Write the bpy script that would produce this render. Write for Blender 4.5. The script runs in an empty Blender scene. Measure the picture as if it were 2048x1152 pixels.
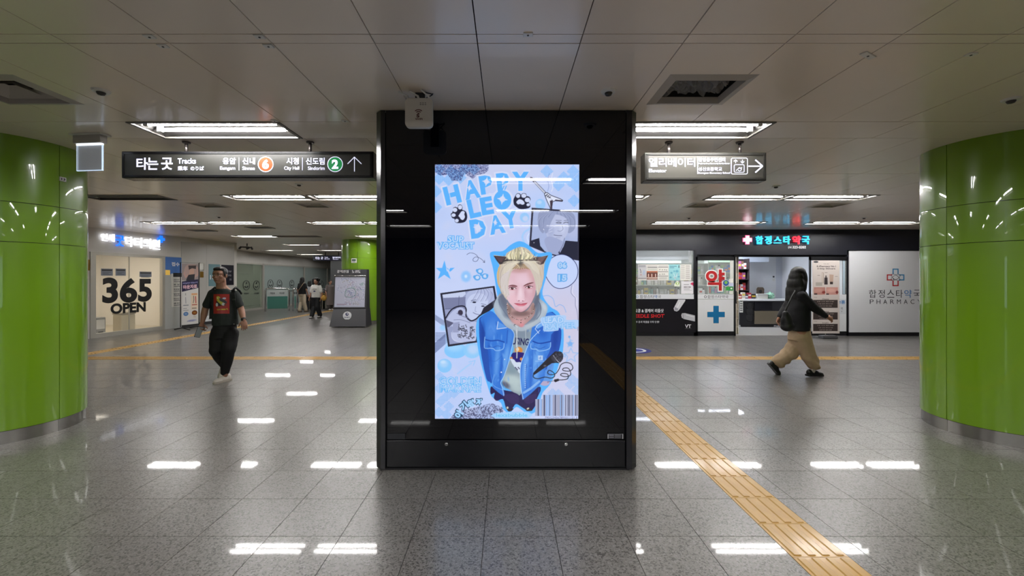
import bpy, bmesh, math, random
import numpy as np
from mathutils import Vector, Matrix, noise
random.seed(7)
rng = np.random.RandomState(5)
PI = math.pi
SC = bpy.context.scene
COL = SC.collection

# ---------------------------------------------------------------- camera, world, exposure
F = 840.0; CX = 1012.0; CY = 559.0; H = 1.45; CEIL = 2.735
cam_d = bpy.data.cameras.new('camera'); cam = bpy.data.objects.new('camera', cam_d); COL.objects.link(cam)
cam_d.sensor_width = 36.0; cam_d.lens = F / 2048 * 36.0
cam_d.shift_x = (1024 - CX) / 2048; cam_d.shift_y = (CY - 576) / 2048
cam.location = (0, 0, H); cam.rotation_euler = (PI / 2, 0, 0)
cam_d.clip_start = 0.05; cam_d.clip_end = 200
SC.camera = cam
w = bpy.data.worlds.new('world'); SC.world = w; w.use_nodes = True
w.node_tree.nodes['Background'].inputs[0].default_value = (0.05, 0.05, 0.05, 1)
w.node_tree.nodes['Background'].inputs[1].default_value = 0.2
vs = SC.view_settings; vs.view_transform = 'Standard'; vs.look = 'None'; vs.gamma = 1; vs.use_curve_mapping = False
vs.exposure = 0.0
TUBE = 102.0          # radiance of the fluorescent tubes
SC.cycles.use_denoising = True
SC.cycles.max_bounces = 8; SC.cycles.diffuse_bounces = 4; SC.cycles.glossy_bounces = 4
SC.cycles.transparent_max_bounces = 10
SC.cycles.sample_clamp_indirect = 6.0
SC.cycles.caustics_reflective = False; SC.cycles.caustics_refractive = False

# ---------------------------------------------------------------- helpers
def P(px, py, Y): return Vector(((px - CX) / F * Y, Y, H - (py - CY) / F * Y))
def PX(px, Y): return (px - CX) / F * Y
def PZ(py, Y): return H - (py - CY) / F * Y
def lin(c):
    o = []
    for v in c[:3]:
        v = v / 255.0
        o.append(v / 12.92 if v <= 0.04045 else ((v + 0.055) / 1.055) ** 2.4)
    return tuple(o)
_M = {}
def mat(name, col, rough=0.5, metal=0.0, coat=0.0, coat_rough=0.03, emit=0.0, ecol=None, spec=0.5, alpha=1.0, trans=0.0,
        noise_amt=0.0, noise_scale=20.0, bump=0.0, bump_scale=60.0, ior=1.45):
    if name in _M: return _M[name]
    m = bpy.data.materials.new(name); m.use_nodes = True; _M[name] = m
    nt = m.node_tree; b = nt.nodes['Principled BSDF']; c = lin(col)
    b.inputs['Base Color'].default_value = (*c, 1); b.inputs['Roughness'].default_value = rough
    b.inputs['Metallic'].default_value = metal; b.inputs['IOR'].default_value = ior
    b.inputs['Specular IOR Level'].default_value = spec
    b.inputs['Coat Weight'].default_value = coat; b.inputs['Coat Roughness'].default_value = coat_rough
    b.inputs['Alpha'].default_value = alpha; b.inputs['Transmission Weight'].default_value = trans
    if emit:
        b.inputs['Emission Color'].default_value = (*lin(ecol or col), 1); b.inputs['Emission Strength'].default_value = emit
    if noise_amt or bump:
        tc = nt.nodes.new('ShaderNodeTexCoord')
    if noise_amt:
        n = nt.nodes.new('ShaderNodeTexNoise'); n.inputs['Scale'].default_value = noise_scale; n.inputs['Detail'].default_value = 4
        r = nt.nodes.new('ShaderNodeMapRange'); r.inputs['From Min'].default_value = 0.3; r.inputs['From Max'].default_value = 0.7
        r.inputs['To Min'].default_value = 1 - noise_amt; r.inputs['To Max'].default_value = 1 + noise_amt
        mx = nt.nodes.new('ShaderNodeVectorMath'); mx.operation = 'SCALE'; mx.inputs[0].default_value = c
        nt.links.new(tc.outputs['Object'], n.inputs['Vector']); nt.links.new(n.outputs['Fac'], r.inputs['Value'])
        nt.links.new(r.outputs['Result'], mx.inputs['Scale']); nt.links.new(mx.outputs['Vector'], b.inputs['Base Color'])
    if bump:
        n = nt.nodes.new('ShaderNodeTexNoise'); n.inputs['Scale'].default_value = bump_scale; n.inputs['Detail'].default_value = 3
        bp = nt.nodes.new('ShaderNodeBump'); bp.inputs['Strength'].default_value = bump; bp.inputs['Distance'].default_value = 0.01
        nt.links.new(tc.outputs['Object'], n.inputs['Vector']); nt.links.new(n.outputs['Fac'], bp.inputs['Height'])
        nt.links.new(bp.outputs['Normal'], b.inputs['Normal'])
    return m

def tag(o, label=None, cat=None, group=None, kind=None):
    if label: o['label'] = label
    if cat: o['category'] = cat
    if group: o['group'] = group
    if kind: o['kind'] = kind
    return o
def thing(name, label, cat, loc=(0, 0, 0), rz=0.0, group=None):
    o = bpy.data.objects.new(name, None); COL.objects.link(o); o.empty_display_size = 0.1
    o.location = loc; o.rotation_euler = (0, 0, rz)
    return tag(o, label, cat, group)
def link(name, me, m=None, parent=None, world=True):
    """world=True: the mesh is in world space; it is moved into the parent's space."""
    o = bpy.data.objects.new(name, me); COL.objects.link(o)
    if m is not None:
        me.materials.clear(); me.materials.append(m)
    if parent is not None:
        o.parent = parent
        if world:
            pm = Matrix.Identity(4); q = parent
            chain = []
            while q is not None: chain.append(q); q = q.parent
            for q in reversed(chain):
                pm = pm @ Matrix.LocRotScale(q.location, q.rotation_euler, q.scale)
            me.transform(pm.inverted())
    return o

class MB:
    def __init__(s): s.v = []; s.f = []; s.smooth = False
    def add(s, vs, fs):
        n = len(s.v); s.v += [tuple(v) for v in vs]; s.f += [tuple(i + n for i in f) for f in fs]; return s
    def box(s, x0, x1, y0, y1, z0, z1, M=None):
        v = [(x0,y0,z0),(x1,y0,z0),(x1,y1,z0),(x0,y1,z0),(x0,y0,z1),(x1,y0,z1),(x1,y1,z1),(x0,y1,z1)]
        if M is not None: v = [tuple(M @ Vector(p)) for p in v]
        return s.add(v, [(0,3,2,1),(4,5,6,7),(0,1,5,4),(1,2,6,5),(2,3,7,6),(3,0,4,7)])
    def bbox(s, x0, x1, y0, y1, z0, z1, b=0.005, M=None):
        """box with chamfered edges"""
        bm = bmesh.new(); bmesh.ops.create_cube(bm, size=1)
        for v in bm.verts:
            v.co = Vector(((x0+x1)/2 + v.co.x*(x1-x0), (y0+y1)/2 + v.co.y*(y1-y0), (z0+z1)/2 + v.co.z*(z1-z0)))
        bmesh.ops.bevel(bm, geom=bm.edges[:], offset=b, segments=2, affect='EDGES', profile=0.5)
        if M is not None: bm.transform(M)
        bm.verts.index_update()
        s.add([v.co for v in bm.verts], [[v.index for v in f.verts] for f in bm.faces]); bm.free(); return s
    def cyl(s, p0, p1, r, n=12, r1=None, caps=True):
        p0 = Vector(p0); p1 = Vector(p1); r1 = r if r1 is None else r1
        d = (p1 - p0).normalized(); a = d.orthogonal().normalized(); b = d.cross(a)
        vs = []
        for p, rr in ((p0, r), (p1, r1)):
            for i in range(n):
                t = 2*PI*i/n; vs.append(p + a*rr*math.cos(t) + b*rr*math.sin(t))
        fs = [(i, (i+1) % n, n+(i+1) % n, n+i) for i in range(n)]
        if caps: fs += [tuple(range(n-1, -1, -1)), tuple(range(n, 2*n))]
        return s.add(vs, fs)
    def tube(s, pts, r, n=8, closed=False):
        pts = [Vector(p) for p in pts]; rs = r if isinstance(r, (list, tuple)) else [r]*len(pts)
        N = len(pts); vs = []; a = None
        for i, p in enumerate(pts):
            d = (pts[(i+1) % N] - pts[i-1]) if closed else (pts[min(i+1, N-1)] - pts[max(i-1, 0)])
            d.normalize()
            if a is None: a = d.orthogonal().normalized()
            a = (a - d*a.dot(d)).normalized(); b = d.cross(a)
            for k in range(n):
                t = 2*PI*k/n; vs.append(p + a*rs[i]*math.cos(t) + b*rs[i]*math.sin(t))
        fs = []
        for i in range(N if closed else N-1):
            j = (i+1) % N
            for k in range(n): fs.append((i*n+k, i*n+(k+1) % n, j*n+(k+1) % n, j*n+k))
        if not closed: fs += [tuple(range(n-1, -1, -1)), tuple((N-1)*n+k for k in range(n))]
        return s.add(vs, fs)
    def prism(s, pts, axis, a0, a1):
        """polygon pts (u,v) pushed along axis: 'y': (u, a, v); 'z': (u, v, a); 'x': (a, u, v)"""
        n = len(pts)
        def q(p, a): return {'y': (p[0], a, p[1]), 'z': (p[0], p[1], a), 'x': (a, p[0], p[1])}[axis]
        return s.add([q(p, a0) for p in pts] + [q(p, a1) for p in pts],
                     [tuple(range(n)), tuple(range(2*n-1, n-1, -1))] + [(i, n+i, n+(i+1) % n, (i+1) % n) for i in range(n)])
    def lathe(s, prof, c=(0, 0, 0), n=24, axis='z'):
        vs = []; c = Vector(c)
        for r, z in prof:
            for i in range(n):
                t = 2*PI*i/n; x, y = r*math.cos(t), r*math.sin(t)
                vs.append(c + (Vector((x, y, z)) if axis == 'z' else Vector((x, z, y)) if axis == 'y' else Vector((z, x, y))))
        fs = []
        for j in range(len(prof)-1):
            for i in range(n): fs.append((j*n+i, j*n+(i+1) % n, (j+1)*n+(i+1) % n, (j+1)*n+i))
        return s.add(vs, fs)
    def mesh(s, name='m', smooth=None, auto=None):
        me = bpy.data.meshes.new(name); me.from_pydata(s.v, [], s.f); me.update()
        bm = bmesh.new(); bm.from_mesh(me); bmesh.ops.recalc_face_normals(bm, faces=bm.faces[:]); bm.to_mesh(me); bm.free()
        if smooth: me.polygons.foreach_set('use_smooth', [True]*len(me.polygons))
        if auto: 
            me.polygons.foreach_set('use_smooth', [True]*len(me.polygons)); me.set_sharp_from_angle(angle=auto)
        return me
    def obj(s, name, m, parent=None, smooth=None, auto=None, world=True):
        return link(name, s.mesh(name, smooth, auto), m, parent, world)

SC2 = bpy.data.scenes.new('workshop')      # a small side scene in which modifiers and text are turned into meshes
def eval_mesh(o):
    SC2.collection.objects.link(o); SC2.view_layers[0].update(); dg = SC2.view_layers[0].depsgraph
    me = bpy.data.meshes.new_from_object(o.evaluated_get(dg)); SC2.collection.objects.unlink(o); return me
# ------------------------------------------------ lettering (Blender's built-in font)
_TC = {}
def glyphs(body, bold=0.0, extrude=0.0, res=3):
    """vertices (N,3) and faces of a text, scaled so that its bounding box is the unit square"""
    k = (body, bold, extrude, res)
    if k in _TC: return _TC[k]
    c = bpy.data.curves.new('t', 'FONT'); c.body = body; c.size = 1; c.offset = bold; c.extrude = extrude; c.resolution_u = res
    o = bpy.data.objects.new('t', c); me = eval_mesh(o)
    bpy.data.objects.remove(o); bpy.data.curves.remove(c)
    v = np.empty(len(me.vertices)*3); me.vertices.foreach_get('co', v); v = v.reshape(-1, 3)
    f = [tuple(p.vertices) for p in me.polygons]; bpy.data.meshes.remove(me)
    lo = v.min(0); hi = v.max(0); asp = (hi[0]-lo[0]) / (hi[1]-lo[1])
    v[:, 0] = (v[:, 0]-lo[0])/(hi[0]-lo[0]); v[:, 1] = (v[:, 1]-lo[1])/(hi[1]-lo[1])
    _TC[k] = (v, f, asp); return _TC[k]
def letter_mesh(body, O, U, V, w, h, depth=0.002, bold=0.0, rot=0.0, res=5):
    """text filling a w x h box whose lower left corner is O, in the plane U,V; stands proud by depth"""
    v, f, _ = glyphs(body, bold, 0.5 if depth else 0.0, res)
    O = Vector(O); U = Vector(U).normalized(); V = Vector(V).normalized(); N = U.cross(V)
    cr, sr = math.cos(rot), math.sin(rot); out = []
    for a in v:
        x, y = (a[0]-0.5)*w, (a[1]-0.5)*h
        x, y = x*cr-y*sr + w/2, x*sr+y*cr + h/2
        out.append(O + U*x + V*y + N*((a[2]+0.5)*depth))
    me = bpy.data.meshes.new('lettering'); me.from_pydata(out, [], f); return me
def lettering(body, px0, py0, px1, py1, Y, m, parent, bold=0.0, depth=0.003, name='lettering', rot=0.0, res=5):
    """text on a plane that faces the camera side (normal -Y) at depth Y, boxed by picture measures"""
    x0, x1, z1, z0 = PX(px0, Y), PX(px1, Y), PZ(py0, Y), PZ(py1, Y)
    return link(name, letter_mesh(body, (x0, Y, z0), (1, 0, 0), (0, 0, 1), x1-x0, z1-z0, depth, bold, rot, res), m, parent)
def join_me(mes, name='joined'):
    bm = bmesh.new()
    for me in mes: bm.from_mesh(me); bpy.data.meshes.remove(me)
    out = bpy.data.meshes.new(name); bm.to_mesh(out); bm.free(); return out

# ------------------------------------------------ flat print painted in numpy, carried by a fine mesh as a colour attribute
def cr(pts, n=6, closed=True):
    """Catmull-Rom through the points"""
    N = len(pts); out = []
    rngi = range(N) if closed else range(N-1)
    for i in rngi:
        g = lambda j: np.array(pts[j % N] if closed else pts[max(0, min(N-1, j))], float)
        p0, p1, p2, p3 = g(i-1), g(i), g(i+1), g(i+2)
        for k in range(n):
            t = k/n
            out.append(tuple(0.5*((2*p1)+(-p0+p2)*t+(2*p0-5*p1+4*p2-p3)*t*t+(-p0+3*p1-3*p2+p3)*t**3)))
    if not closed: out.append(tuple(pts[-1]))
    return out
class Canvas:
    def __init__(s, x0, y0, x1, y1, ss, bg=(255, 255, 255)):
        s.x0, s.y0, s.x1, s.y1, s.ss = x0, y0, x1, y1, ss
        s.W = int(round((x1-x0)*ss)); s.H = int(round((y1-y0)*ss))
        s.a = np.empty((s.H, s.W, 3), np.float32); s.a[:] = bg; s.fr = None; s.clip = None
    def frame(s, ox, oy, sc): s.fr = (ox, oy, sc); return s
    def T(s, pts):
        p = np.array(pts, float).reshape(-1, 2)
        if s.fr: p = p/s.fr[2] + np.array(s.fr[:2])
        return (p - np.array([s.x0, s.y0]))*s.ss
    def k(s): return s.ss/(s.fr[2] if s.fr else 1.0)
    def reg(s, lo, hi):
        i0, j0 = max(0, int(lo[0])-1), max(0, int(lo[1])-1); i1, j1 = min(s.W, int(hi[0])+2), min(s.H, int(hi[1])+2)
        if i1 <= i0 or j1 <= j0: return None
        Y, X = np.mgrid[j0:j1, i0:i1]; return i0, j0, i1, j1, X+0.5, Y+0.5
    def put(s, r, m, col, a):
        i0, j0, i1, j1 = r[:4]; m = (m*a)
        if s.clip is not None: m = m*s.clip[j0:j1, i0:i1]
        m = m[..., None].astype(np.float32)
        sub = s.a[j0:j1, i0:i1]; sub += (np.array(col, np.float32)-sub)*m
    def inside(s, p, X, Y):
        ins = np.zeros(X.shape, bool)
        for i in range(len(p)):
            x1, y1 = p[i-1]; x2, y2 = p[i]
            if y1 == y2: continue
            c = ((y1 > Y) != (y2 > Y)) & (X < (x2-x1)*(Y-y1)/(y2-y1)+x1); ins ^= c
        return ins
    def poly(s, pts, col, a=1.0, smooth=0):
        if smooth: pts = cr(pts, smooth)
        p = s.T(pts); r = s.reg(p.min(0), p.max(0))
        if r is None: return s
        s.put(r, s.inside(p, r[4], r[5]).astype(np.float32), col, a); return s
    def setclip(s, pts=None, smooth=0):
        if pts is None: s.clip = None; return s
        if smooth: pts = cr(pts, smooth)
        p = s.T(pts); Y, X = np.mgrid[0:s.H, 0:s.W]; s.clip = s.inside(p, X+0.5, Y+0.5).astype(np.float32); return s
    def ell(s, cx, cy, rx, ry, col, a=1.0, soft=0.0, rot=0.0):
        c = s.T([(cx, cy)])[0]; k = s.k(); rx *= k; ry *= k; R = max(rx, ry)*(1+soft)
        r = s.reg(c-R, c+R)
        if r is None: return s
        dx, dy = r[4]-c[0], r[5]-c[1]; co, si = math.cos(rot), math.sin(rot)
        d = np.sqrt(((dx*co+dy*si)/rx)**2+((-dx*si+dy*co)/ry)**2)
        m = np.clip((1-d)*max(rx, ry)+0.5, 0, 1) if soft == 0 else np.clip((1+soft-d)/(2*soft), 0, 1)**2*(3-2*np.clip((1+soft-d)/(2*soft), 0, 1))
        s.put(r, m, col, a); return s
    def line(s, pts, w, col, a=1.0, smooth=0, closed=False, w1=None):
        if smooth: pts = cr(pts, smooth, closed)
        p = s.T(pts); 
        if closed: p = np.vstack([p, p[:1]])
        h = w*s.k()/2; h1 = h if w1 is None else w1*s.k()/2
        lo = p.min(0)-h-1; hi = p.max(0)+h+1; r = s.reg(lo, hi)
        if r is None: return s
        m = np.zeros(r[4].shape, np.float32); n = len(p)-1
        for i in range(n):
            ax, ay = p[i]; bx, by = p[i+1]; hh = h+(h1-h)*(i+0.5)/n
            q = s.reg(np.minimum(p[i], p[i+1])-hh-1, np.maximum(p[i], p[i+1])+hh+1)
            if q is None: continue
            dx, dy = bx-ax, by-ay; L = dx*dx+dy*dy+1e-9
            t = np.clip(((q[4]-ax)*dx+(q[5]-ay)*dy)/L, 0, 1)
            d = np.hypot(q[4]-ax-t*dx, q[5]-ay-t*dy); v = np.clip(hh-d+0.5, 0, 1)
            sl = m[q[1]-r[1]:q[3]-r[1], q[0]-r[0]:q[2]-r[0]]; np.maximum(sl, v, out=sl)
        s.put(r, m, col, a); return s
    def rect(s, x0, y0, x1, y1, col, a=1.0): return s.poly([(x0, y0), (x1, y0), (x1, y1), (x0, y1)], col, a)
    def text(s, body, cx, cy, w, h, col, rot=0.0, bold=0.0, a=1.0, skew=0.0):
        v, f, _ = glyphs(body, bold, 0.0, 2)
        x = (v[:, 0]-0.5)*w; y = -(v[:, 1]-0.5)*h; x = x-y*skew
        c, si = math.cos(rot), math.sin(rot)
        p = s.T(np.stack([cx+x*c-y*si, cy+x*si+y*c], 1)); r = s.reg(p.min(0), p.max(0))
        if r is None: return s
        m = np.zeros(r[4].shape, np.float32)
        for fc in f:
            q = p[list(fc)]; g = s.reg(q.min(0), q.max(0))
            if g is None: continue
            i0, j0, i1, j1 = max(g[0], r[0]), max(g[1], r[1]), min(g[2], r[2]), min(g[3], r[3])
            if i1 <= i0 or j1 <= j0: continue
            X = r[4][j0-r[1]:j1-r[1], i0-r[0]:i1-r[0]]; Y = r[5][j0-r[1]:j1-r[1], i0-r[0]:i1-r[0]]
            ins = s.inside(q, X, Y); sl = m[j0-r[1]:j1-r[1], i0-r[0]:i1-r[0]]; np.maximum(sl, ins, out=sl)
        s.put(r, m, col, a); return s
    def otext(s, body, cx, cy, w, h, col, ocol, ow=0.04, rot=0.0, bold=0.0, a=1.0):
        k = 1+2.2*ow
        s.text(body, cx, cy, w+h*ow*2, h*k, ocol, rot, bold+ow, a); return s.text(body, cx, cy, w, h, col, rot, bold, a)
    def dots(s, pts, step, rad, col, a=1.0, rot=0.0, fade=None):
        p = s.T(pts); r = s.reg(p.min(0), p.max(0))
        if r is None: return s
        st = step*s.k(); c, si = math.cos(rot), math.sin(rot); X, Y = r[4], r[5]
        u = (X*c+Y*si)/st; v = (-X*si+Y*c)/st
        d = np.hypot(u-np.round(u), v-np.round(v))*st; rr = rad*s.k()
        if fade is not None:
            hh = np.sin(np.floor(u)*12.9898+np.floor(v)*78.233)*43758.5453; rr = rr*(0.4+1.2*(hh-np.floor(hh)))
        m = np.clip(rr-d+0.5, 0, 1)*s.inside(p, X, Y); s.put(r, m, col, a); return s
    def mesh(s, O, U, V, w, h, cell=2):
        """fine mesh with the painted colours; O = lower left corner"""
        H2, W2 = s.H//cell*cell, s.W//cell*cell
        a = s.a[:H2, :W2].reshape(H2//cell, cell, W2//cell, cell, 3).mean((1, 3))/255.0
        a = np.where(a <= 0.04045, a/12.92, ((a+0.055)/1.055)**2.4)
        n, m = a.shape[:2]
        # one vertex per cell centre, stretched to the border
        us = (np.arange(m)/(m-1))*w; vs_ = (1-np.arange(n)/(n-1))*h
        O = np.array(O, float); U = np.array(Vector(U).normalized()); V = np.array(Vector(V).normalized())
        co = O + us[None, :, None]*U + vs_[:, None, None]*V
        me = bpy.data.meshes.new('print'); nv = n*m; nf = (n-1)*(m-1)
        idx = np.arange(nv).reshape(n, m)
        q = np.stack([idx[1:, :-1], idx[1:, 1:], idx[:-1, 1:], idx[:-1, :-1]], -1).reshape(-1)
        me.vertices.add(nv); me.vertices.foreach_set('co', co.reshape(-1))
        me.loops.add(nf*4); me.loops.foreach_set('vertex_index', q.astype(np.int32))
        me.polygons.add(nf); me.polygons.foreach_set('loop_start', np.arange(0, nf*4, 4, dtype=np.int32))
        me.update(calc_edges=True)
        at = me.color_attributes.new('Print', 'FLOAT_COLOR', 'POINT')
        rgba = np.ones((nv, 4), np.float32); rgba[:, :3] = a.reshape(-1, 3); at.data.foreach_set('color', rgba.reshape(-1))
        return me
def print_mat(name, emit=0.0, rough=0.4, coat=0.0):
    if name in _M: return _M[name]
    m = bpy.data.materials.new(name); m.use_nodes = True; _M[name] = m; nt = m.node_tree; b = nt.nodes['Principled BSDF']
    at = nt.nodes.new('ShaderNodeAttribute'); at.attribute_name = 'Print'
    b.inputs['Roughness'].default_value = rough; b.inputs['Coat Weight'].default_value = coat; b.inputs['Coat Roughness'].default_value = 0.02
    if emit:
        b.inputs['Base Color'].default_value = (0.01, 0.01, 0.012, 1)
        nt.links.new(at.outputs['Color'], b.inputs['Emission Color']); b.inputs['Emission Strength'].default_value = emit
    else: nt.links.new(at.outputs['Color'], b.inputs['Base Color'])
    return m
# ================================================================ THE SETTING
def terrazzo():
    m = bpy.data.materials.new('terrazzo'); m.use_nodes = True; nt = m.node_tree; b = nt.nodes['Principled BSDF']; L = nt.links.new
    tc = nt.nodes.new('ShaderNodeTexCoord')
    g = nt.nodes.new('ShaderNodeNewGeometry')
    v = nt.nodes.new('ShaderNodeTexVoronoi'); v.inputs['Scale'].default_value = 120; v.inputs['Randomness'].default_value = 1
    n1 = nt.nodes.new('ShaderNodeTexNoise'); n1.inputs['Scale'].default_value = 140; n1.inputs['Detail'].default_value = 2
    n2 = nt.nodes.new('ShaderNodeTexNoise'); n2.inputs['Scale'].default_value = 0.5; n2.inputs['Detail'].default_value = 3
    for n in (v, n1, n2): L(g.outputs['Position'], n.inputs['Vector'])
    sx = nt.nodes.new('ShaderNodeSeparateColor'); L(v.outputs['Color'], sx.inputs[0])
    r = nt.nodes.new('ShaderNodeValToRGB'); e = r.color_ramp.elements
    e[0].position = 0.0; e[0].color = (*lin((70, 67, 65)), 1); e[1].position = 1.0; e[1].color = (*lin((132, 130, 127)), 1)
    for p, c in ((0.16, (80, 77, 73)), (0.25, (110, 107, 103)), (0.75, (120, 117, 113))):
        q = e.new(p); q.color = (*lin(c), 1)
    r.color_ramp.interpolation = 'LINEAR'; L(sx.outputs[0], r.inputs[0])
    r2 = nt.nodes.new('ShaderNodeMapRange'); r2.inputs[1].default_value = 0.35; r2.inputs[2].default_value = 0.65; r2.inputs[3].default_value = 0.80; r2.inputs[4].default_value = 1.15
    L(n1.outputs['Fac'], r2.inputs[0])
    r3 = nt.nodes.new('ShaderNodeMapRange'); r3.inputs[1].default_value = 0.3; r3.inputs[2].default_value = 0.7; r3.inputs[3].default_value = 0.92; r3.inputs[4].default_value = 1.06
    L(n2.outputs['Fac'], r3.inputs[0])
    mm = nt.nodes.new('ShaderNodeMath'); mm.operation = 'MULTIPLY'; L(r2.outputs[0], mm.inputs[0]); L(r3.outputs[0], mm.inputs[1])
    oi = nt.nodes.new('ShaderNodeObjectInfo')
    r4 = nt.nodes.new('ShaderNodeMapRange'); r4.inputs[3].default_value = 0.96; r4.inputs[4].default_value = 1.04; L(oi.outputs['Random'], r4.inputs[0])
    m2 = nt.nodes.new('ShaderNodeMath'); m2.operation = 'MULTIPLY'; L(mm.outputs[0], m2.inputs[0]); L(r4.outputs[0], m2.inputs[1])
    sc = nt.nodes.new('ShaderNodeVectorMath'); sc.operation = 'SCALE'; L(r.outputs[0], sc.inputs[0]); L(m2.outputs[0], sc.inputs['Scale'])
    L(sc.outputs[0], b.inputs['Base Color'])
    b.inputs['Roughness'].default_value = 0.30
    b.inputs['Coat Weight'].default_value = 0.5; b.inputs['Coat Roughness'].default_value = 0.022
    bp = nt.nodes.new('ShaderNodeBump'); bp.inputs['Strength'].default_value = 0.10; bp.inputs['Distance'].default_value = 0.002
    L(n1.outputs['Fac'], bp.inputs['Height']); L(bp.outputs[0], b.inputs['Normal'])
    n3 = nt.nodes.new('ShaderNodeTexNoise'); n3.inputs['Scale'].default_value = 210; n3.inputs['Detail'].default_value = 2; L(g.outputs['Position'], n3.inputs['Vector'])
    rc = nt.nodes.new('ShaderNodeMapRange'); rc.inputs[1].default_value = 0.42; rc.inputs[2].default_value = 0.60; rc.inputs[3].default_value = 0.06; rc.inputs[4].default_value = 0.5
    L(n3.outputs['Fac'], rc.inputs[0]); L(rc.outputs[0], b.inputs['Coat Weight'])
    b2 = nt.nodes.new('ShaderNodeBump'); b2.inputs['Strength'].default_value = 0.02; b2.inputs['Distance'].default_value = 0.001
    L(n3.outputs['Fac'], b2.inputs['Height']); L(b2.outputs[0], b.inputs['Coat Normal'])
    return m
M_TERR = terrazzo()
M_JOINT = mat('joint', (70, 66, 62), 0.8)
M_CEIL = mat('ceiling_paint', (243, 230, 214), 0.30, noise_amt=0.03, noise_scale=1.2, spec=0.5, coat=0.35, coat_rough=0.12)
M_CEILB = mat('ceiling_plenum', (40, 38, 36), 0.9)
M_WHITE = mat('white_paint', (214, 211, 205), 0.45, noise_amt=0.02, noise_scale=2)
M_GREYP = mat('grey_panel', (188, 186, 182), 0.35, noise_amt=0.02, noise_scale=2, coat=0.2, coat_rough=0.15)
M_BLACK = mat('black_panel', (20, 21, 27), 0.28)
M_BLACKM = mat('black_matt', (16, 16, 19), 0.6)
M_STEEL = mat('brushed_steel', (176, 174, 170), 0.22, metal=1.0, noise_amt=0.08, noise_scale=6)
M_CHROME = mat('chrome', (200, 200, 202), 0.12, metal=1.0)
M_TUBE = mat('tube_glow', (245, 245, 245), 0.5, emit=TUBE, ecol=(253, 251, 249))
M_LAMPW = mat('lamp_housing', (150, 148, 146), 0.28, metal=1.0)
M_DEAD = mat('unlit_tube', (190, 190, 188), 0.3)
M_FRAME = mat('lamp_frame', (120, 116, 110), 0.35)
M_YEL = mat('tactile_yellow', (186, 146, 74), 0.38, noise_amt=0.06, noise_scale=9, coat=0.2, coat_rough=0.1)
M_YJOINT = mat('tactile_joint', (104, 80, 40), 0.8)
M_GREEN = mat('green_glass', (110, 152, 12), 0.30, coat=1.0, coat_rough=0.02, bump=0.012, bump_scale=2.2)
M_GLASS = mat('clear_glass', (235, 242, 240), 0.02, alpha=0.14, spec=0.6)
M_DGREY = mat('dark_grey', (58, 58, 60), 0.45)
M_PWHITE = mat('plastic_white', (226, 225, 220), 0.3)
M_INK = mat('black_ink', (18, 18, 20), 0.5)
M_PRINT = print_mat('print', rough=0.42)

# ---- floor: tiles of 0.404 m
TS = 0.4045; G = 0.0034
floor = MB().box(-15, 15, -10, 32, -0.06, -0.006).obj('floor', M_JOINT); tag(floor, kind='structure')
X0T = 0.472*1.45; Y0T = 1218/383.0
STRX0, STRX1 = 1.494, 1.792; YH0, YH1 = 7.60, 7.90; XL0, XL1 = -8.30, -8.0
def in_strip(x0, x1, y0, y1):
    """clip a tile against the main tactile strip; returns list of rects"""
    rs = [(x0, x1, y0, y1)]
    for (a0, a1, b0, b1) in ((STRX0, STRX1, -10, YH1), (XL0, XL1, YH0, 24), (-14, 14, YH0, YH1)):
        out = []
        for (p0, p1, q0, q1) in rs:
            if p1 <= a0 or p0 >= a1 or q1 <= b0 or q0 >= b1: out.append((p0, p1, q0, q1)); continue
            if p0 < a0: out.append((p0, a0, q0, q1))
            if p1 > a1: out.append((a1, p1, q0, q1))
            m0, m1 = max(p0, a0), min(p1, a1)
            if q0 < b0: out.append((m0, m1, q0, b0))
            if q1 > b1: out.append((m0, m1, b1, q1))
        rs = out
    return [r for r in rs if r[1]-r[0] > 0.02 and r[3]-r[2] > 0.02]
cells = []
for i in range(-36, 36):
    for j in range(-32, 70):
        x0 = X0T + i*TS; y0 = Y0T + j*TS
        if x0 > 14 or x0 < -14 or y0 > 31 or y0 < -9.6: continue
        cells.append((x0, x0+TS, y0, y0+TS))
def vis(c):
    xm, ym = (c[0]+c[1])/2, (c[2]+c[3])/2
    return ym > 1.75 and abs(xm) < ym*1.26+0.5
near = sorted([c for c in cells if vis(c)], key=lambda c: math.hypot((c[0]+c[1])/2*0.6, (c[2]+c[3])/2))[:296]
nearset = set(near); stuff = MB(); whole = None
for c in cells:
    rs = in_strip(*c)
    mb = MB()
    for (p0, p1, q0, q1) in rs:
        mb.box(p0+G/2, p1-G/2, q0+G/2, q1-G/2, -0.006, 0.0)
    if not mb.v: continue
    if c in nearset:
        if len(rs) == 1 and rs[0] == c:
            if whole is None: whole = MB().box(G/2-TS/2, TS/2-G/2, G/2-TS/2, TS/2-G/2, -0.006, 0).mesh('floor_tile')
            o = bpy.data.objects.new('floor_tile', whole); COL.objects.link(o); o.parent = floor
            o.location = ((c[0]+c[1])/2, (c[2]+c[3])/2, 0)
            if not whole.materials: whole.materials.append(M_TERR)
        else: mb.obj('floor_tile', M_TERR, floor)
    else: stuff.v, stuff.f = (stuff.add(mb.v, mb.f), (stuff.v, stuff.f))[1]
so = stuff.obj('floor_tiling', M_TERR, floor); so['kind'] = 'stuff'

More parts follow.
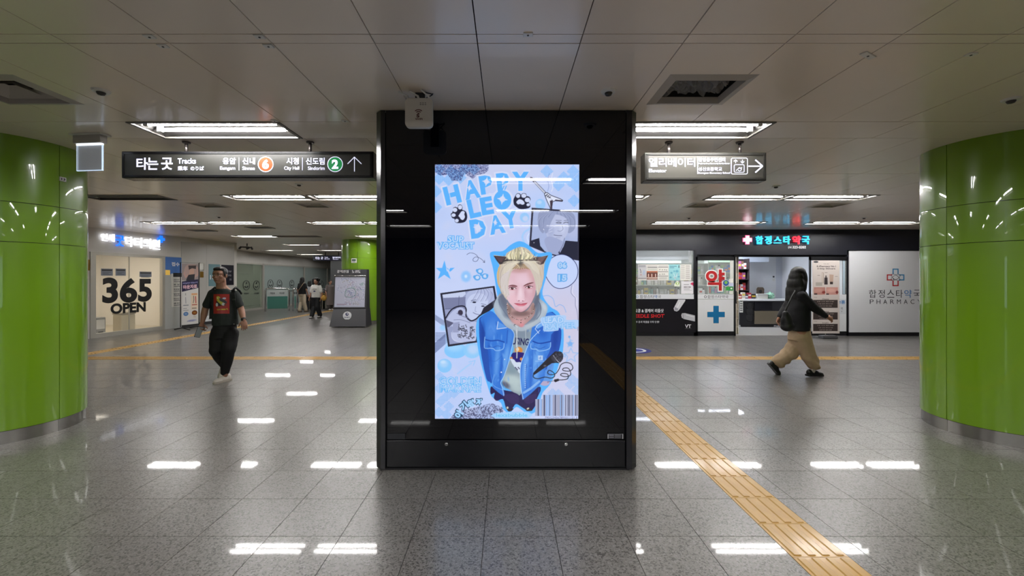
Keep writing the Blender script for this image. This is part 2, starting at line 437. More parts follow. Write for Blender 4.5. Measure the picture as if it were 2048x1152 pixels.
# ---- tactile paving (yellow): raised bars running along the strip
def tactile(name, label, tiles, along):
    t = thing(name, label, 'tactile paving', (tiles[0][0], tiles[0][1], 0))
    MB().box(min(a[0] for a in tiles), max(a[0] for a in tiles)+0.298, min(a[1] for a in tiles), max(a[1] for a in tiles)+0.298, -0.006, -0.002).obj('bedding', M_YJOINT, t)
    mb = MB(); S = 0.298; g = 0.0015
    mb.box(g, S-g, g, S-g, -0.003, 0.001)
    for k in range(4):
        c = (k+0.5)*S/4
        a, b_, u, v = c-0.022, c+0.022, 0.012, S-0.012
        if along == 'y': pts = [(a, 0.001), (a+0.006, 0.0055), (b_-0.006, 0.0055), (b_, 0.001)]; mb.prism(pts, 'y', u, v)
        else: mb.prism([(a, 0.001), (a+0.006, 0.0055), (b_-0.006, 0.0055), (b_, 0.001)], 'x', u, v)
    me = mb.mesh('tactile_tile'); me.materials.append(M_YEL)
    for n, (x, y) in enumerate(tiles):
        o = bpy.data.objects.new('tactile_tile', me); COL.objects.link(o); o.parent = t; o.location = (x-tiles[0][0], y-tiles[0][1], 0)
    return t
yo = 1218/489.0
tactile('tactile_strip', 'yellow ribbed tactile paving running toward the camera right of the black pillar', [(STRX0, yo-0.298*4+0.3*k*0.9933) for k in range(-12, 21)], 'y')
tactile('tactile_strip', 'yellow tactile paving crossing the hall left to right before the shops', [(-13.9+0.2983*k, YH0+0.001) for k in range(0, 93)], 'x')
tactile('tactile_strip', 'yellow tactile paving branching off along the clinic wall toward the gates', [(XL0+0.001, YH1+0.006+0.2983*k) for k in range(0, 52)], 'y')

# ---- ceiling
ceil = MB().box(-15, 15, -10, 32, CEIL+0.22, CEIL+0.3).obj('ceiling', M_CEILB); tag(ceil, kind='structure')
STRIP0, PER, SW = 3.42, 2.96, 0.40
PWX = 0.5585; XC0 = -0.155
fixt = {  # row -> list of (x0, lit, label)
 0: [(-3.10, 1, 'lit twin-tube ceiling light above the black tracks sign'), (0.955, 1, 'lit twin-tube ceiling light above the grey elevator sign')],
 1: [(-6.55, 0, 'unlit recessed ceiling light just right of the left green column'), (-4.35, 1, 'lit twin-tube ceiling light under the left end of the tracks sign, second row'), (-3.05, 1, 'lit twin-tube ceiling light touching the left edge of the black pillar, second row'),
     (0.96, 1, 'lit twin-tube ceiling light whose end peeks out right of the black pillar, second row'), (3.17, 1, 'lit twin-tube ceiling light below the elevator sign, second row left'), (4.44, 1, 'lit twin-tube ceiling light near the right column, second row right'), (6.9, 1, 'lit twin-tube ceiling light hidden behind the right green column')],
 2: [(-8.15, 1, 'lit ceiling light just above the glowing clinic letters, third row'), (-6.85, 1, 'lit ceiling light right of the one over the clinic letters, third row'), (-4.47, 1, 'lit ceiling light left of the far green column, third row'), (-3.2, 1, 'lit ceiling light cut by the black pillar above the far green column, third row'),
     (0.96, 1, 'lit ceiling light behind the black pillar, third row'), (3.33, 1, 'lit ceiling light over the poster end of the pharmacy'), (4.58, 1, 'lit ceiling light over the glowing pharmacy sign'), (6.88, 1, 'lit ceiling light right of the pharmacy sign reflection'), (8.15, 1, 'lit ceiling light over the white pharmacy wall by the right column')],
 3: [(-8.1, 1, 'lit ceiling light above the clinic end wall, fourth row'), (-6.8, 0, 'unlit ceiling light beyond the clinic end wall, fourth row'), (-4.45, 1, 'lit ceiling light over the front of the far green column, fourth row'), (-3.15, 1, 'lit ceiling light behind the black pillar, fourth row')],
 4: [(-8.15, 1, 'lit single ceiling light between the clinic end wall and far column, fifth row'), (-4.5, 1, 'lit ceiling light behind the far green column, fifth row')],
 5: [(-10.65, 1, 'lit ceiling light by the frosted glass wall, sixth row left'), (-8.25, 1, 'lit ceiling light just left of the far green column, sixth row')],
 6: [(-10.6, 1, 'farthest lit ceiling light above the far tracks sign'), (-8.2, 1, 'lit ceiling light behind the far green column, seventh row')],
 7: [(-10.6, 1, 'lit ceiling light deep beyond the ticket gates, eighth row')],
 -1: [(-5.6, 1, 'lit ceiling light overhead to the left of the camera'), (-3.3, 1, 'lit ceiling light overhead just left of the camera'), (-0.28, 1, 'lit ceiling light right over the camera'), (1.05, 1, 'lit ceiling light overhead just right of the camera'), (4.4, 1, 'lit ceiling light overhead to the right of the camera')],
 -2: [(-4.6, 1, 'lit ceiling light behind the camera, second row back, outer left'), (-3.3, 1, 'lit ceiling light behind the camera, second row back, inner left'), (-0.28, 1, 'lit ceiling light behind the camera, second row back, centre'), (1.05, 1, 'lit ceiling light behind the camera, second row back, right of centre'), (4.4, 1, 'lit ceiling light behind the camera, second row back, outer right')],
 -3: [(-4.6, 1, 'lit ceiling light behind the camera, third row back, outer left'), (-3.3, 1, 'lit ceiling light behind the camera, third row back, inner left'), (-0.28, 1, 'lit ceiling light behind the camera, third row back, centre'), (1.05, 1, 'lit ceiling light behind the camera, third row back, right of centre'), (4.4, 1, 'lit ceiling light behind the camera, third row back, outer right')],
}
FL = 1.25
vents = [(1.06, 1.56, 2.66, 3.06), (-3.62, -3.12, 2.66, 3.06), (-5.35, -4.9, 7.05, 7.45), (-3.55, -3.1, 7.05, 7.45), (3.15, 3.6, 7.05, 7.45), (5.35, 5.8, 7.05, 7.45)]
def panel_rects(x0, x1, y0, y1):
    rs = [(x0, x1, y0, y1)]
    for (a0, a1, b0, b1) in vents:
        out = []
        for (p0, p1, q0, q1) in rs:
            if p1 <= a0 or p0 >= a1 or q1 <= b0 or q0 >= b1: out.append((p0, p1, q0, q1)); continue
            if p0 < a0: out.append((p0, a0, q0, q1))
            if p1 > a1: out.append((a1, p1, q0, q1))
            m0, m1 = max(p0, a0), min(p1, a1)
            if q0 < b0: out.append((m0, m1, q0, b0))
            if q1 > b1: out.append((m0, m1, b1, q1))
        rs = out
    return rs
pans = []
nI = 27
for k in range(-5, 10):
    s0 = STRIP0 + PER*k
    occ = sorted([(f[0]-0.0, f[0]+FL) for f in fixt.get(k, [])]); x = XC0 - PWX*nI; end = XC0 + PWX*nI
    for (a, b_) in occ + [(end, end)]:
        while x < a-0.01:
            e = min(a, x+PWX*2); pans.append((x, e, s0, s0+SW)); x = e
        x = max(x, b_)
    y0 = s0+SW; y1 = s0+PER
    ys = [y0, (y0+y1)/2, y1] if k != -1 else [y0, 2.20, 2.285, y1]
    for j in range(len(ys)-1):
        for i in range(-nI, nI):
            pans.append((XC0+PWX*i, XC0+PWX*(i+1), ys[j], ys[j+1]))
def pvis(c):
    return c[3] > 1.85 and abs((c[0]+c[1])/2) < ((c[2]+c[3])/2)*1.3+0.4 and c[2] < 30
nearp = set(sorted([c for c in pans if pvis(c)], key=lambda c: math.hypot((c[0]+c[1])/2*0.7, (c[2]+c[3])/2))[:290])
st = MB(); gg = 0.006
for c in pans:
    mb = MB()
    for (p0, p1, q0, q1) in panel_rects(*c):
        e = lambda v, w_: gg/2 if abs(v-w_) < 1e-6 else 0.0
        mb.box(p0+e(p0, c[0]), p1-e(p1, c[1]), q0+e(q0, c[2]), q1-e(q1, c[3]), CEIL+random.uniform(-0.0006, 0.0006), CEIL+0.015)
    if c in nearp: mb.obj('ceiling_panel', M_CEIL, ceil)
    else: st.add(mb.v, mb.f)
so = st.obj('ceiling_panelling', M_CEIL, ceil); so['kind'] = 'stuff'

# ---- recessed ceiling lights
def light(x0, y0, lit, label):
    t = thing('ceiling_light', label, 'ceiling light', (x0+FL/2, y0+SW/2, CEIL)); hw, hd = FL/2-0.012, SW/2-0.012
    h = MB(); D = 0.075
    h.box(-hw, hw, -hd, hd, D, D+0.01)
    for s in (-1, 1):
        h.add([(-hw, s*hd, -0.003), (hw, s*hd, -0.003), (hw-0.03, s*(hd-0.05), D), (-hw+0.03, s*(hd-0.05), D)], [(0, 1, 2, 3)])
        h.add([(s*hw, -hd, -0.003), (s*hw, hd, -0.003), (s*(hw-0.03), hd-0.05, D), (s*(hw-0.03), -hd+0.05, D)], [(0, 1, 2, 3)])
    h.obj('reflector', M_LAMPW, t, world=False)
    f = MB()
    for s in (-1, 1):
        f.box(-hw-0.012, hw+0.012, s*hd-0.012, s*hd+0.012, -0.008, 0.004)
        f.box(s*hw-0.012, s*hw+0.012, -hd, hd, -0.008, 0.004)
    f.obj('frame', M_FRAME, t, world=False)
    for s in (-1, 1):
        MB().cyl((-hw+0.07, s*0.07, 0.03), (hw-0.07, s*0.07, 0.03), 0.0145, 10).obj('tube', M_TUBE if lit else M_DEAD, t, smooth=False, world=False)
        for e in (-1, 1):
            MB().box(e*(hw-0.05)-0.02, e*(hw-0.05)+0.02, s*0.07-0.014, s*0.07+0.014, 0.012, 0.075).obj('lamp_holder', M_PWHITE, t, world=False)
    return t
for k, fs in fixt.items():
    for (x0, lit, lb) in fs: light(x0, STRIP0+PER*k, lit, lb)

# ---- air vents
def vent(x0, x1, y0, y1, label, louvres=True):
    t = thing('air_vent', label, 'air vent', ((x0+x1)/2, (y0+y1)/2, CEIL)); a, b_ = (x1-x0)/2, (y1-y0)/2
    m = mat('vent_grey', (186, 180, 172), 0.4); f = MB()
    for s in (-1, 1):
        f.add([(s*(a+0.03), -b_-0.03, 0.0), (s*(a+0.03), b_+0.03, 0.0), (s*(a-0.025), b_-0.025, -0.014), (s*(a-0.025), -b_+0.025, -0.014), (s*(a-0.035), b_-0.035, 0.03), (s*(a-0.035), -b_+0.035, 0.03)], [(0, 1, 2, 3), (3, 2, 4, 5)])
        f.add([(-a-0.03, s*(b_+0.03), 0.0), (a+0.03, s*(b_+0.03), 0.0), (a-0.025, s*(b_-0.025), -0.014), (-a+0.025, s*(b_-0.025), -0.014), (a-0.035, s*(b_-0.035), 0.03), (-a+0.035, s*(b_-0.035), 0.03)], [(0, 1, 2, 3), (3, 2, 4, 5)])
    f.obj('frame', m, t, world=False)
    MB().box(-a, a, -b_, b_, 0.16, 0.17).obj('duct_back', M_BLACKM, t, world=False)
    w_ = MB()
    for s in (-1, 1):
        w_.box(s*a-0.004, s*a+0.004, -b_, b_, 0.0, 0.16); w_.box(-a, a, s*b_-0.004, s*b_+0.004, 0.0, 0.16)
    w_.obj('duct_wall', mat('duct_dark', (58, 56, 54), 0.6), t, world=False)
    for q in ((0.72, 0.44) if louvres else ()):
        g = MB(); A, B = a*q, b_*q
        for s in (-1, 1):
            g.add([(s*A, -B, 0.008), (s*A, B, 0.008), (s*(A-0.05), B-0.05, 0.055), (s*(A-0.05), -B+0.05, 0.055)], [(0, 1, 2, 3)])
            g.add([(-A, s*B, 0.008), (A, s*B, 0.008), (A-0.05, s*(B-0.05), 0.055), (-A+0.05, s*(B-0.05), 0.055)], [(0, 1, 2, 3)])
        g.obj('louvre', m, t, world=False)
    return t
vl = ['square ceiling air vent with crumpled sheet inside, above the elevator sign', 'square ceiling air vent above the left green column', 'small ceiling vent left below the tracks sign', 'small ceiling vent right below the tracks sign', 'small ceiling vent left below the elevator sign', 'small ceiling vent right below the elevator sign']
vt = [vent(*v, l, i > 0) for i, (v, l) in enumerate(zip(vents, vl))]
# crumpled plastic sheet stuffed in the near right vent
bm = bmesh.new(); bmesh.ops.create_grid(bm, x_segments=26, y_segments=22, size=1)
for v in bm.verts:
    q = Vector((v.co.x*3, v.co.y*3, 0)); v.co = Vector((v.co.x*0.21, v.co.y*0.16, 0.06+0.07*noise.noise(q)+0.03*noise.noise(q*3)))
me = bpy.data.meshes.new('sheet'); bm.to_mesh(me); bm.free()
link('plastic_sheet', me, mat('sheet_grey', (150, 150, 152), 0.25, alpha=0.8), vt[0], world=False)

# ---- sensors and little brackets on the ceiling
def sensor(px, py, label):
    Y = 1079.4/(CY-py); x = PX(px, Y)
    t = thing('smoke_detector', label, 'smoke detector', (x, Y, CEIL)); r = 0.042
    MB().lathe([(0.001, -0.014), (r*1.1, -0.013), (r*1.25, 0.0)], n=20).obj('base', M_PWHITE, t, smooth=False, world=False)
    MB().lathe([(0.001, -0.034), (r*0.45, -0.030), (r*0.62, -0.018), (r*0.6, -0.004)], n=16).obj('dome', mat('sensor_dark', (52, 48, 45), 0.3), t, smooth=True, world=False)
for a in ((202, 181, 'round ceiling detector left of the left air vent light, above the tracks sign'), (1217, 182, 'round ceiling detector above the right top of the black pillar'), (2022, 198, 'round ceiling detector above the right green column'),
          (598, 368, 'round ceiling detector under the right end of the tracks sign'), (1552, 372, 'round ceiling detector under the right end of the elevator sign'), (438, 433, 'small far ceiling detector near the clinic lights'), (1378, 435, 'small far ceiling detector left over the pharmacy'), (1728, 435, 'small far ceiling detector right over the pharmacy')): sensor(*a)
def clip_(px, py, label, w_=0.05, l_=0.035, rz=0.0):
    Y = 1079.4/(CY-py); t = thing('ceiling_clip', label, 'clip', (PX(px, Y), Y, CEIL), rz)
    MB().bbox(-w_/2, w_/2, -l_/2, l_/2, -0.007, 0.0, 0.002).obj('plate', M_PWHITE, t, world=False)
    MB().cyl((0, 0, -0.009), (0, 0, -0.007), 0.006, 8).obj('screw', M_DGREY, t, world=False)
for a in ((299, 72, 'white ceiling clip at upper left, first of four by the joint'), (326, 91, 'white ceiling clip at upper left, just under the first one'), (519, 72, 'white ceiling clip upper left, right pair, higher one'), (537, 91, 'white ceiling clip upper left, right pair, lower one'),
          (549, 241, 'small white ceiling clip just above the light over the tracks sign'), (690, 241, 'small white ceiling clip left of the router on the black pillar'), (1942, 108, 'small white ceiling clip above the right green column'), (1056, 68, 'tiny latch plate on the ceiling panel above the pillar centre')): clip_(*a)
clip_(1736, 110, 'long white ceiling plate between the air vent and right column', 0.12, 0.035, 0.5)

# ---- outer walls of the hall
tag(MB().box(-15, 15, 31.5, 31.7, 0, CEIL+0.3).obj('wall_far', M_GREYP), kind='structure')
tag(MB().box(-15, 15, -9.8, -9.6, 0, CEIL+0.3).obj('wall_back', mat('back_wall_dark', (92, 90, 88), 0.6)), kind='structure')
tag(MB().box(13.0, 13.2, -9.6, 10.9, 0, CEIL+0.3).obj('wall_right', M_GREYP), kind='structure')
tag(MB().box(-13.9, -13.7, -9.6, 9.55, 0, CEIL+0.3).obj('wall_side', M_GREYP), kind='structure')
# two unseen lit boxes added behind the camera for reflections in the green glass
def glow_box(x, label):
    t = thing('added_glow_box', label, 'added glow box', (x, -9.6, 0))
    MB().bbox(-0.75, 0.75, 0, 0.14, 0.35, 2.35, 0.01).obj('frame', M_BLACK, t, world=False)
    MB().box(-0.68, 0.68, 0.14, 0.146, 0.42, 2.28).obj('lit_face', mat('lit_face', (215, 225, 240), 0.4, emit=1.6, ecol=(205, 220, 245)), t, world=False)
glow_box(-8.2, 'lit box added behind the camera for column reflections, left one'); glow_box(8.2, 'lit box added behind the camera for column reflections, right one')

# ---- round columns clad in green glass
def column(cx, cy, R, a0, n, label, joints=(0.115, 1.785, 2.14, CEIL), plate=None):
    t = thing('round_column', label, 'column', (cx, cy, 0))
    MB().lathe([(R-0.03, 0), (R-0.03, CEIL+0.01)], n=48).obj('core', M_DGREY, t, smooth=True, world=False)
    # skirting of brushed steel in curved sheets
    def arc(r0, r1, t0, t1, z0, z1, seg=10, ch=0.0):
        mb = MB(); N = seg+1
        for r in (r0, r1):
            for z in (z0, z1):
                for i in range(N):
                    q = t0+(t1-t0)*i/seg; mb.v.append((r*math.cos(q), r*math.sin(q), z))
        a, b_, c, d = 0, N, 2*N, 3*N
        for i in range(seg):
            mb.f += [(a+i, a+i+1, b_+i+1, b_+i), (c+i, d+i, d+i+1, c+i+1), (b_+i, b_+i+1, d+i+1, d+i), (a+i, c+i, c+i+1, a+i+1)]
        mb.f += [(a, b_, d, c), (a+seg, c+seg, d+seg, b_+seg)]
        return mb
    for i in range(n):
        t0 = a0+2*PI*i/n; t1 = t0+2*PI/n; g = 0.0025/R
        arc(R-0.03, R-0.012, t0+g/3, t1-g/3, 0.0, joints[0]-0.004, 14).obj('skirting', M_STEEL, t, auto=0.6, world=False)
        for j in range(len(joints)-1):
            arc(R-0.02, R, t0+g, t1-g, joints[j]+0.0025, joints[j+1]-(0.0025 if j < len(joints)-2 else 0.0), 16).obj('glass_panel', M_GREEN, t, auto=0.6, world=False)
    return t
def angle_of(px, cx, cy, R):
    """angle on the circle of the near crossing of the view ray through column px"""
    d = Vector(((px-CX)/F, 1.0)).normalized(); c = Vector((cx, cy)); b_ = d.dot(c); D = b_*b_-(c.length_squared-R*R)
    s = b_-math.sqrt(max(D, 0)); p = d*s-c; return math.atan2(p.y, p.x)
CL = (-4.83, 4.06, 0.56); CR = (4.76, 4.04, 0.56); CF = (-4.80, 13.95, 0.62)
colL = column(*CL, angle_of(119, *CL), 4, 'round column clad in glossy green glass at the left edge')
colR = column(*CR, angle_of(1893, *CR), 4, 'round column clad in glossy green glass at the right edge')
colF = column(*CF, angle_of(700, *CF)+0.4, 4, 'distant round green glass column behind the map stand')
# ================================================================ BLACK DISPLAY PILLAR
YP = 1218/383.0            # front face
M_PB = mat('pillar_black', (15, 16, 20), 0.20, noise_amt=0.05)
M_PG = mat('pillar_glass', (4, 4, 8), 0.015, spec=0.55)
tp = thing('display_pillar', 'tall black pillar with lit birthday poster screen, standing mid hall', 'display', (0, YP, 0))
xa, xb = PX(749.5, YP), PX(1276, YP); ch = 0.045; YB = YP+0.235
# core of the pillar
MB().prism([(xa+0.01, YP+ch+0.02), (xa+ch+0.02, YP+0.05), (xb-ch-0.02, YP+0.05), (xb-0.01, YP+ch+0.02), (xb-0.01, YB-0.02), (xa+0.01, YB-0.02)], 'z', 0.0, CEIL-0.003).obj('body', M_BLACKM, tp)
x0i, x1i = PX(771.5, YP), PX(1252, YP)          # inner edge of the upright frames
gap = 0.004
for (a, b_, s) in ((xa, x0i, -1), (x1i, xb, 1)):
    if s < 0: pts = [(a, YP+ch), (a+ch, YP), (b_-gap, YP), (b_-gap, YP+0.03), (a+ch+0.02, YP+0.03), (a+0.03, YP+ch+0.03), (a+0.03, YB), (a, YB)]
    else: pts = [(b_, YP+ch), (b_-ch, YP), (a+gap, YP), (a+gap, YP+0.03), (b_-ch-0.02, YP+0.03), (b_-0.03, YP+ch+0.03), (b_-0.03, YB), (b_, YB)]
    MB().prism(pts, 'z', 0.012, CEIL-0.004).obj('upright_frame', mat('pillar_edge', (26, 27, 32), 0.18, spec=0.7), tp, auto=0.5)
ztop = CEIL-0.004; zseam = PZ(882.5, YP); zg0 = PZ(876, YP)
# the big door glass, leaning back very slightly
tilt = 0.0115; ZT = CEIL-0.01   # hinged at the top edge, its foot pulled in a little
Mg = Matrix.Translation((0, YP, ZT)) @ Matrix.Rotation(tilt, 4, 'X') @ Matrix.Translation((0, -YP, -ZT))
gl = MB().bbox(x0i, x1i, YP+0.002, YP+0.012, zseam+0.003, ztop-0.001, 0.0015, Mg); gl.obj('door_glass', M_PG, tp)
MB().bbox(x0i, x1i, YP+0.022, YP+0.048, 0.02, zseam-0.003, 0.002).obj('base_panel', M_PB, tp)
MB().prism([(xa+0.02, YP+ch+0.02), (xa+ch+0.02, YP+0.018), (xb-ch-0.02, YP+0.018), (xb-0.02, YP+ch+0.02), (xb-0.02, YB), (xa+0.02, YB)], 'z', 0.0, 0.014).obj('foot_plate', M_BLACKM, tp)
for px in (892, 1133):
    MB().lathe([(0.001, -0.006), (0.010, -0.006), (0.0125, -0.004), (0.013, 0.0)], (PX(px, YP), YP+0.022, PZ(891, YP)), 16, 'y').obj('lock', M_CHROME, tp, auto=0.6)
def plate(x0, y0, x1, y1, m, name):
    MB().bbox(PX(x0, YP), PX(x1, YP), YP+0.021, YP+0.028, PZ(y1, YP), PZ(y0, YP), 0.001).obj(name, m, tp)
plate(773, 869.5, 809, 881, mat('plate_grey', (38, 40, 44), 0.4), 'rating_plate')
plate(1216.5, 869.5, 1248, 880, mat('plate_dark', (30, 30, 34), 0.4), 'info_plate')
cl = Canvas(1216.5, 869.5, 1248, 880, 12, (34, 34, 40))
cl.rect(1217, 870, 1218.2, 879.5, (200, 200, 205)).rect(1246.4, 870, 1247.6, 879.5, (220, 220, 225)).rect(1217, 870, 1247, 870.7, (120, 120, 126))
for k in range(3):
    cl.rect(1231, 871.6+k*2.6, 1243, 872.5+k*2.6, (130, 130, 138)).rect(1219.5, 875.5, 1229, 877.5, (110, 110, 118))
cl.rect(1219.5, 871.5, 1229, 873.5, (120, 120, 130))
link('info_print', cl.mesh((PX(1216.5, YP), YP+0.0204, PZ(880, YP)), (1, 0, 0), (0, 0, 1), PX(1248, YP)-PX(1216.5, YP), PZ(869.5, YP)-PZ(880, YP), 3), M_PRINT, tp)

# ---------------------------------------------------------------- the poster on the screen
def poster():
    C = Canvas(870, 329, 1156, 837, 4, (188, 206, 248))
    FA = lambda: C.frame(860, 320, 4.8); FB = lambda: C.frame(870, 500, 6.776); FZ = lambda: C.frame(860, 480, 5.235)
    FC = lambda: C.frame(860, 660, 6.065); FD = lambda: C.frame(950, 640, 5.762); FE = lambda: C.frame(980, 490, 14.4)
    BL = (92, 178, 252); LB = (140, 200, 250); DK = (34, 36, 58)
    # paper tones
    C.fr = None
    C.ell(1120, 700, 70, 160, (206, 205, 232), 0.8, 0.7).ell(900, 560, 60, 80, (202, 212, 246), 0.7, 0.8).ell(1010, 350, 90, 30, (204, 208, 236), 0.8, 0.8)
    C.ell(1128, 640, 40, 60, (206, 202, 226), 0.9, 0.7).ell(990, 440, 60, 40, (205, 208, 240), 0.6, 0.8)
    for i in range(60):
        C.ell(870+rng.rand()*286, 329+rng.rand()*508, 6+rng.rand()*18, 3+rng.rand()*10, (208, 210, 236) if i % 2 else (186, 200, 240), 0.28, 0.9, rng.rand()*3)
    # halftone patches
    FA()
    for (cx, cy) in ((90, 90), (200, 110), (330, 90), (180, 190), (90, 180), (290, 170), (60, 300), (60, 450), (420, 90), (250, 140)):
        C.dots([(cx-60, cy), (cx, cy-60), (cx+60, cy), (cx, cy+60)], 9, 3.6, BL, 0.9)
    for (cx, cy) in ((1110, 110), (1220, 240), (1360, 110), (1390, 250), (1370, 390), (1270, 170), (1330, 200), (1420, 180)):
        C.dots([(cx-62, cy), (cx, cy-62), (cx+62, cy), (cx, cy+62)], 13, 5.0, BL, 0.9)
    C.dots([(50, 45), (560, 45), (556, 100), (520, 130), (440, 150), (410, 185), (330, 130), (300, 200), (210, 200), (170, 140), (100, 150), (50, 120)], 6.2, 2.3, (32, 34, 92), 0.9, 0.5, True)
    # torn edge
    C.line([(1135, 130), (1120, 190), (1130, 250), (1118, 300)], 4, (110, 130, 190), 0.7, 4).line([(1165, 130), (1155, 190), (1168, 260), (1155, 300)], 8, (222, 226, 248), 0.9, 4)
    # soft circles
    C.ell(1050, 425, 48, 52, LB, 0.75, 0.1).ell(1040, 405, 22, 18, (200, 220, 250), 0.7, 0.4)
    C.ell(900, 548, 44, 46, LB, 0.75, 0.15).ell(908, 560, 26, 26, (200, 212, 244), 0.9, 0.3)
    C.line([(905, 800), (880, 740), (900, 690), (945, 660), (960, 640)], 18, (160, 205, 250), 0.8, 5).line([(940, 790), (925, 740), (945, 700)], 10, (215, 228, 252), 0.8, 5)
    # lettering HAPPY LEO DAY
    pale = (212, 219, 246)
    L = [('H', 213, 333, 150, 178, -0.24), ('A', 397, 282, 150, 180, -0.19), ('P', 535, 238, 122, 180, -0.15), ('P', 697, 215, 122, 182, -0.12), ('Y', 860, 205, 162, 182, 0.0),
         ('L', 420, 462, 112, 180, -0.22), ('E', 542, 438, 118, 170, -0.17), ('D', 458, 655, 150, 182, -0.13), ('A', 635, 617, 150, 178, -0.17), ('Y', 765, 568, 150, 170, -0.18)]
    for ch_, cx, cy, w_, h_, r_ in L:
        C.text(ch_, cx, cy, w_+30, h_+30, pale, r_, 0.07)
    C.ell(690, 383, 104, 108, pale, 1)
    for ch_, cx, cy, w_, h_, r_ in L: C.text(ch_, cx, cy, w_, h_, BL, r_, 0.055)
    C.ell(690, 383, 84, 92, BL, 1, 0, 0.1)
    def star4(cx, cy, a, b_, rot=0.15):
        pts = []
        for k in range(4):
            t = rot+k*PI/2; R = b_ if k % 2 else a
            pts.append((cx+R*math.cos(t), cy+R*math.sin(t))); t += PI/4; q = min(a, b_)*0.33; pts.append((cx+q*math.cos(t), cy+q*math.sin(t)))
        return pts
    for (cx, cy, a, b_) in ((538, 208, 45, 48), (697, 190, 46, 48), (690, 375, 54, 56), (376, 268, 26, 42), (458, 648, 50, 62), (622, 596, 26, 42)):
        C.ell(cx, cy, a*0.5, b_*0.5, pale, 0.9); C.poly(star4(cx, cy, a, b_), pale)
    for dx in (-10, 12): C.line([(700+dx, 285), (715+dx, 250)], 9, BL)
    C.line([(180, 270), (188, 330), (200, 380)], 6, (200, 212, 246)).line([(560, 320), (575, 318), (572, 345)], 5, pale).line([(480, 340), (620, 318)], 7, pale)
    # paws
    def paw(cx, cy, pts, toes, pad):
        C.poly(pts, DK, 1, 5)
        for x, y, rx, ry in toes: C.ell(x, y, rx, ry, (206, 216, 246))
        C.poly(pad, (208, 217, 246), 1, 4)
    paw(0, 0, [(206, 540), (200, 515), (215, 500), (222, 460), (245, 448), (262, 455), (275, 428), (300, 430), (312, 455), (308, 475), (340, 490), (355, 530), (350, 570), (325, 595), (270, 603), (240, 592), (236, 565), (215, 555)],
        [(239, 477, 22, 21), (288, 452, 20, 21), (226, 527, 20, 17), (257, 579, 18, 17)], [(300, 492), (320, 488), (332, 500), (328, 520), (334, 545), (318, 572), (295, 566), (285, 548), (272, 535), (284, 515)])
    paw(0, 0, [(798, 420), (795, 380), (808, 350), (826, 322), (852, 320), (866, 332), (880, 320), (912, 322), (922, 345), (945, 352), (957, 380), (940, 405), (955, 425), (948, 455), (900, 468), (850, 466), (812, 440)],
        [(838, 343, 20, 20), (893, 342, 24, 20), (927, 382, 25, 22), (935, 428, 17, 14)], [(822, 405), (832, 388), (850, 376), (872, 380), (892, 396), (900, 418), (880, 428), (858, 420), (838, 424)])
    # guitar
    C.line([(972, 185), (1102, 322)], 20, (225, 230, 248)).line([(978, 180), (1108, 316)], 3, DK).line([(966, 192), (1096, 330)], 3, DK)
    for k in range(14): C.line([(985+k*8.5-7, 190+k*9+7), (985+k*8.5+5, 190+k*9-5)], 2.4, (60, 66, 100))
    C.poly([(952, 163), (968, 165), (992, 180), (1000, 200), (985, 212), (965, 196)], (60, 50, 70)).line([(962, 172), (990, 200)], 3, (200, 190, 200))
    gp = [(1088, 328), (1096, 314), (1114, 312), (1150, 338), (1240, 372), (1263, 386), (1258, 396), (1190, 390), (1166, 400), (1160, 450), (1160, 486), (1150, 488), (1140, 450), (1110, 385)]
    C.poly(gp, (222, 228, 248)).line(gp, 6, DK, 1, 0, True)
    C.poly([(1140, 390), (1168, 382), (1160, 470), (1152, 482), (1145, 450)], (70, 60, 74)).poly([(1190, 378), (1262, 386), (1256, 395), (1190, 390)], (60, 54, 70))
    for k in range(3): C.line([(1098+k*16, 345+k*8), (1116+k*15, 330+k*12)], 8, (40, 38, 56))
    C.line([(1110, 330), (1170, 392)], 2, (60, 60, 90))
    # grey portrait, upper right
    C.poly([(968, 456), (1422, 488), (1422, 962), (1255, 935), (1130, 900), (945, 822)], (48, 48, 66))
    pin = [(985, 476), (1408, 500), (1404, 948), (1256, 922), (1130, 888), (962, 812)]
    C.setclip(pin); C.poly(pin, (168, 182, 222))
    C.ell(1360, 640, 60, 110, (182, 190, 226), 0.8, 0.5)
    C.poly([(1028, 540), (1040, 500), (1090, 470), (1200, 462), (1300, 478), (1368, 520), (1385, 590), (1375, 660), (1320, 700), (1300, 640), (1290, 560), (1180, 520), (1120, 560), (1090, 640), (1080, 700), (1045, 670), (1026, 610)], (146, 156, 192), 1, 4)
    for k in range(26):
        x = 1040+k*13; C.line([(1190+k*2, 470), (x, 520+abs(13-k)*3), (x-10+k, 640+8*math.sin(k))], 4, ((170, 180, 214), (120, 130, 168), (158, 168, 204))[k % 3], 0.7, 4)
    face = [(1118, 560), (1190, 520), (1285, 550), (1312, 600), (1318, 660), (1300, 720), (1262, 770), (1225, 790), (1170, 780), (1130, 750), (1105, 700), (1100, 640)]
    C.poly(face, (186, 194, 226), 1, 5).ell(1150, 680, 30, 60, (160, 170, 208), 0.6, 0.6).ell(1260, 660, 24, 36, (204, 212, 240), 0.7, 0.6)
    C.line([(1200, 600), (1225, 592), (1250, 600)], 5, (60, 62, 86), 1, 4).line([(1208, 606), (1245, 606)], 4, (70, 72, 96)).line([(1270, 604), (1295, 594), (1315, 600)], 5, (62, 64, 88), 1, 4)
    C.line([(1198, 575), (1250, 578)], 5, (110, 116, 150)).line([(1275, 580), (1312, 574)], 5, (110, 116, 150))
    C.line([(1256, 620), (1266, 660), (1240, 680), (1215, 676)], 4, (128, 136, 172), 1, 4).line([(1180, 716), (1215, 722), (1255, 722)], 6, (96, 100, 130), 1, 3).line([(1200, 742), (1240, 742)], 4, (150, 156, 188))
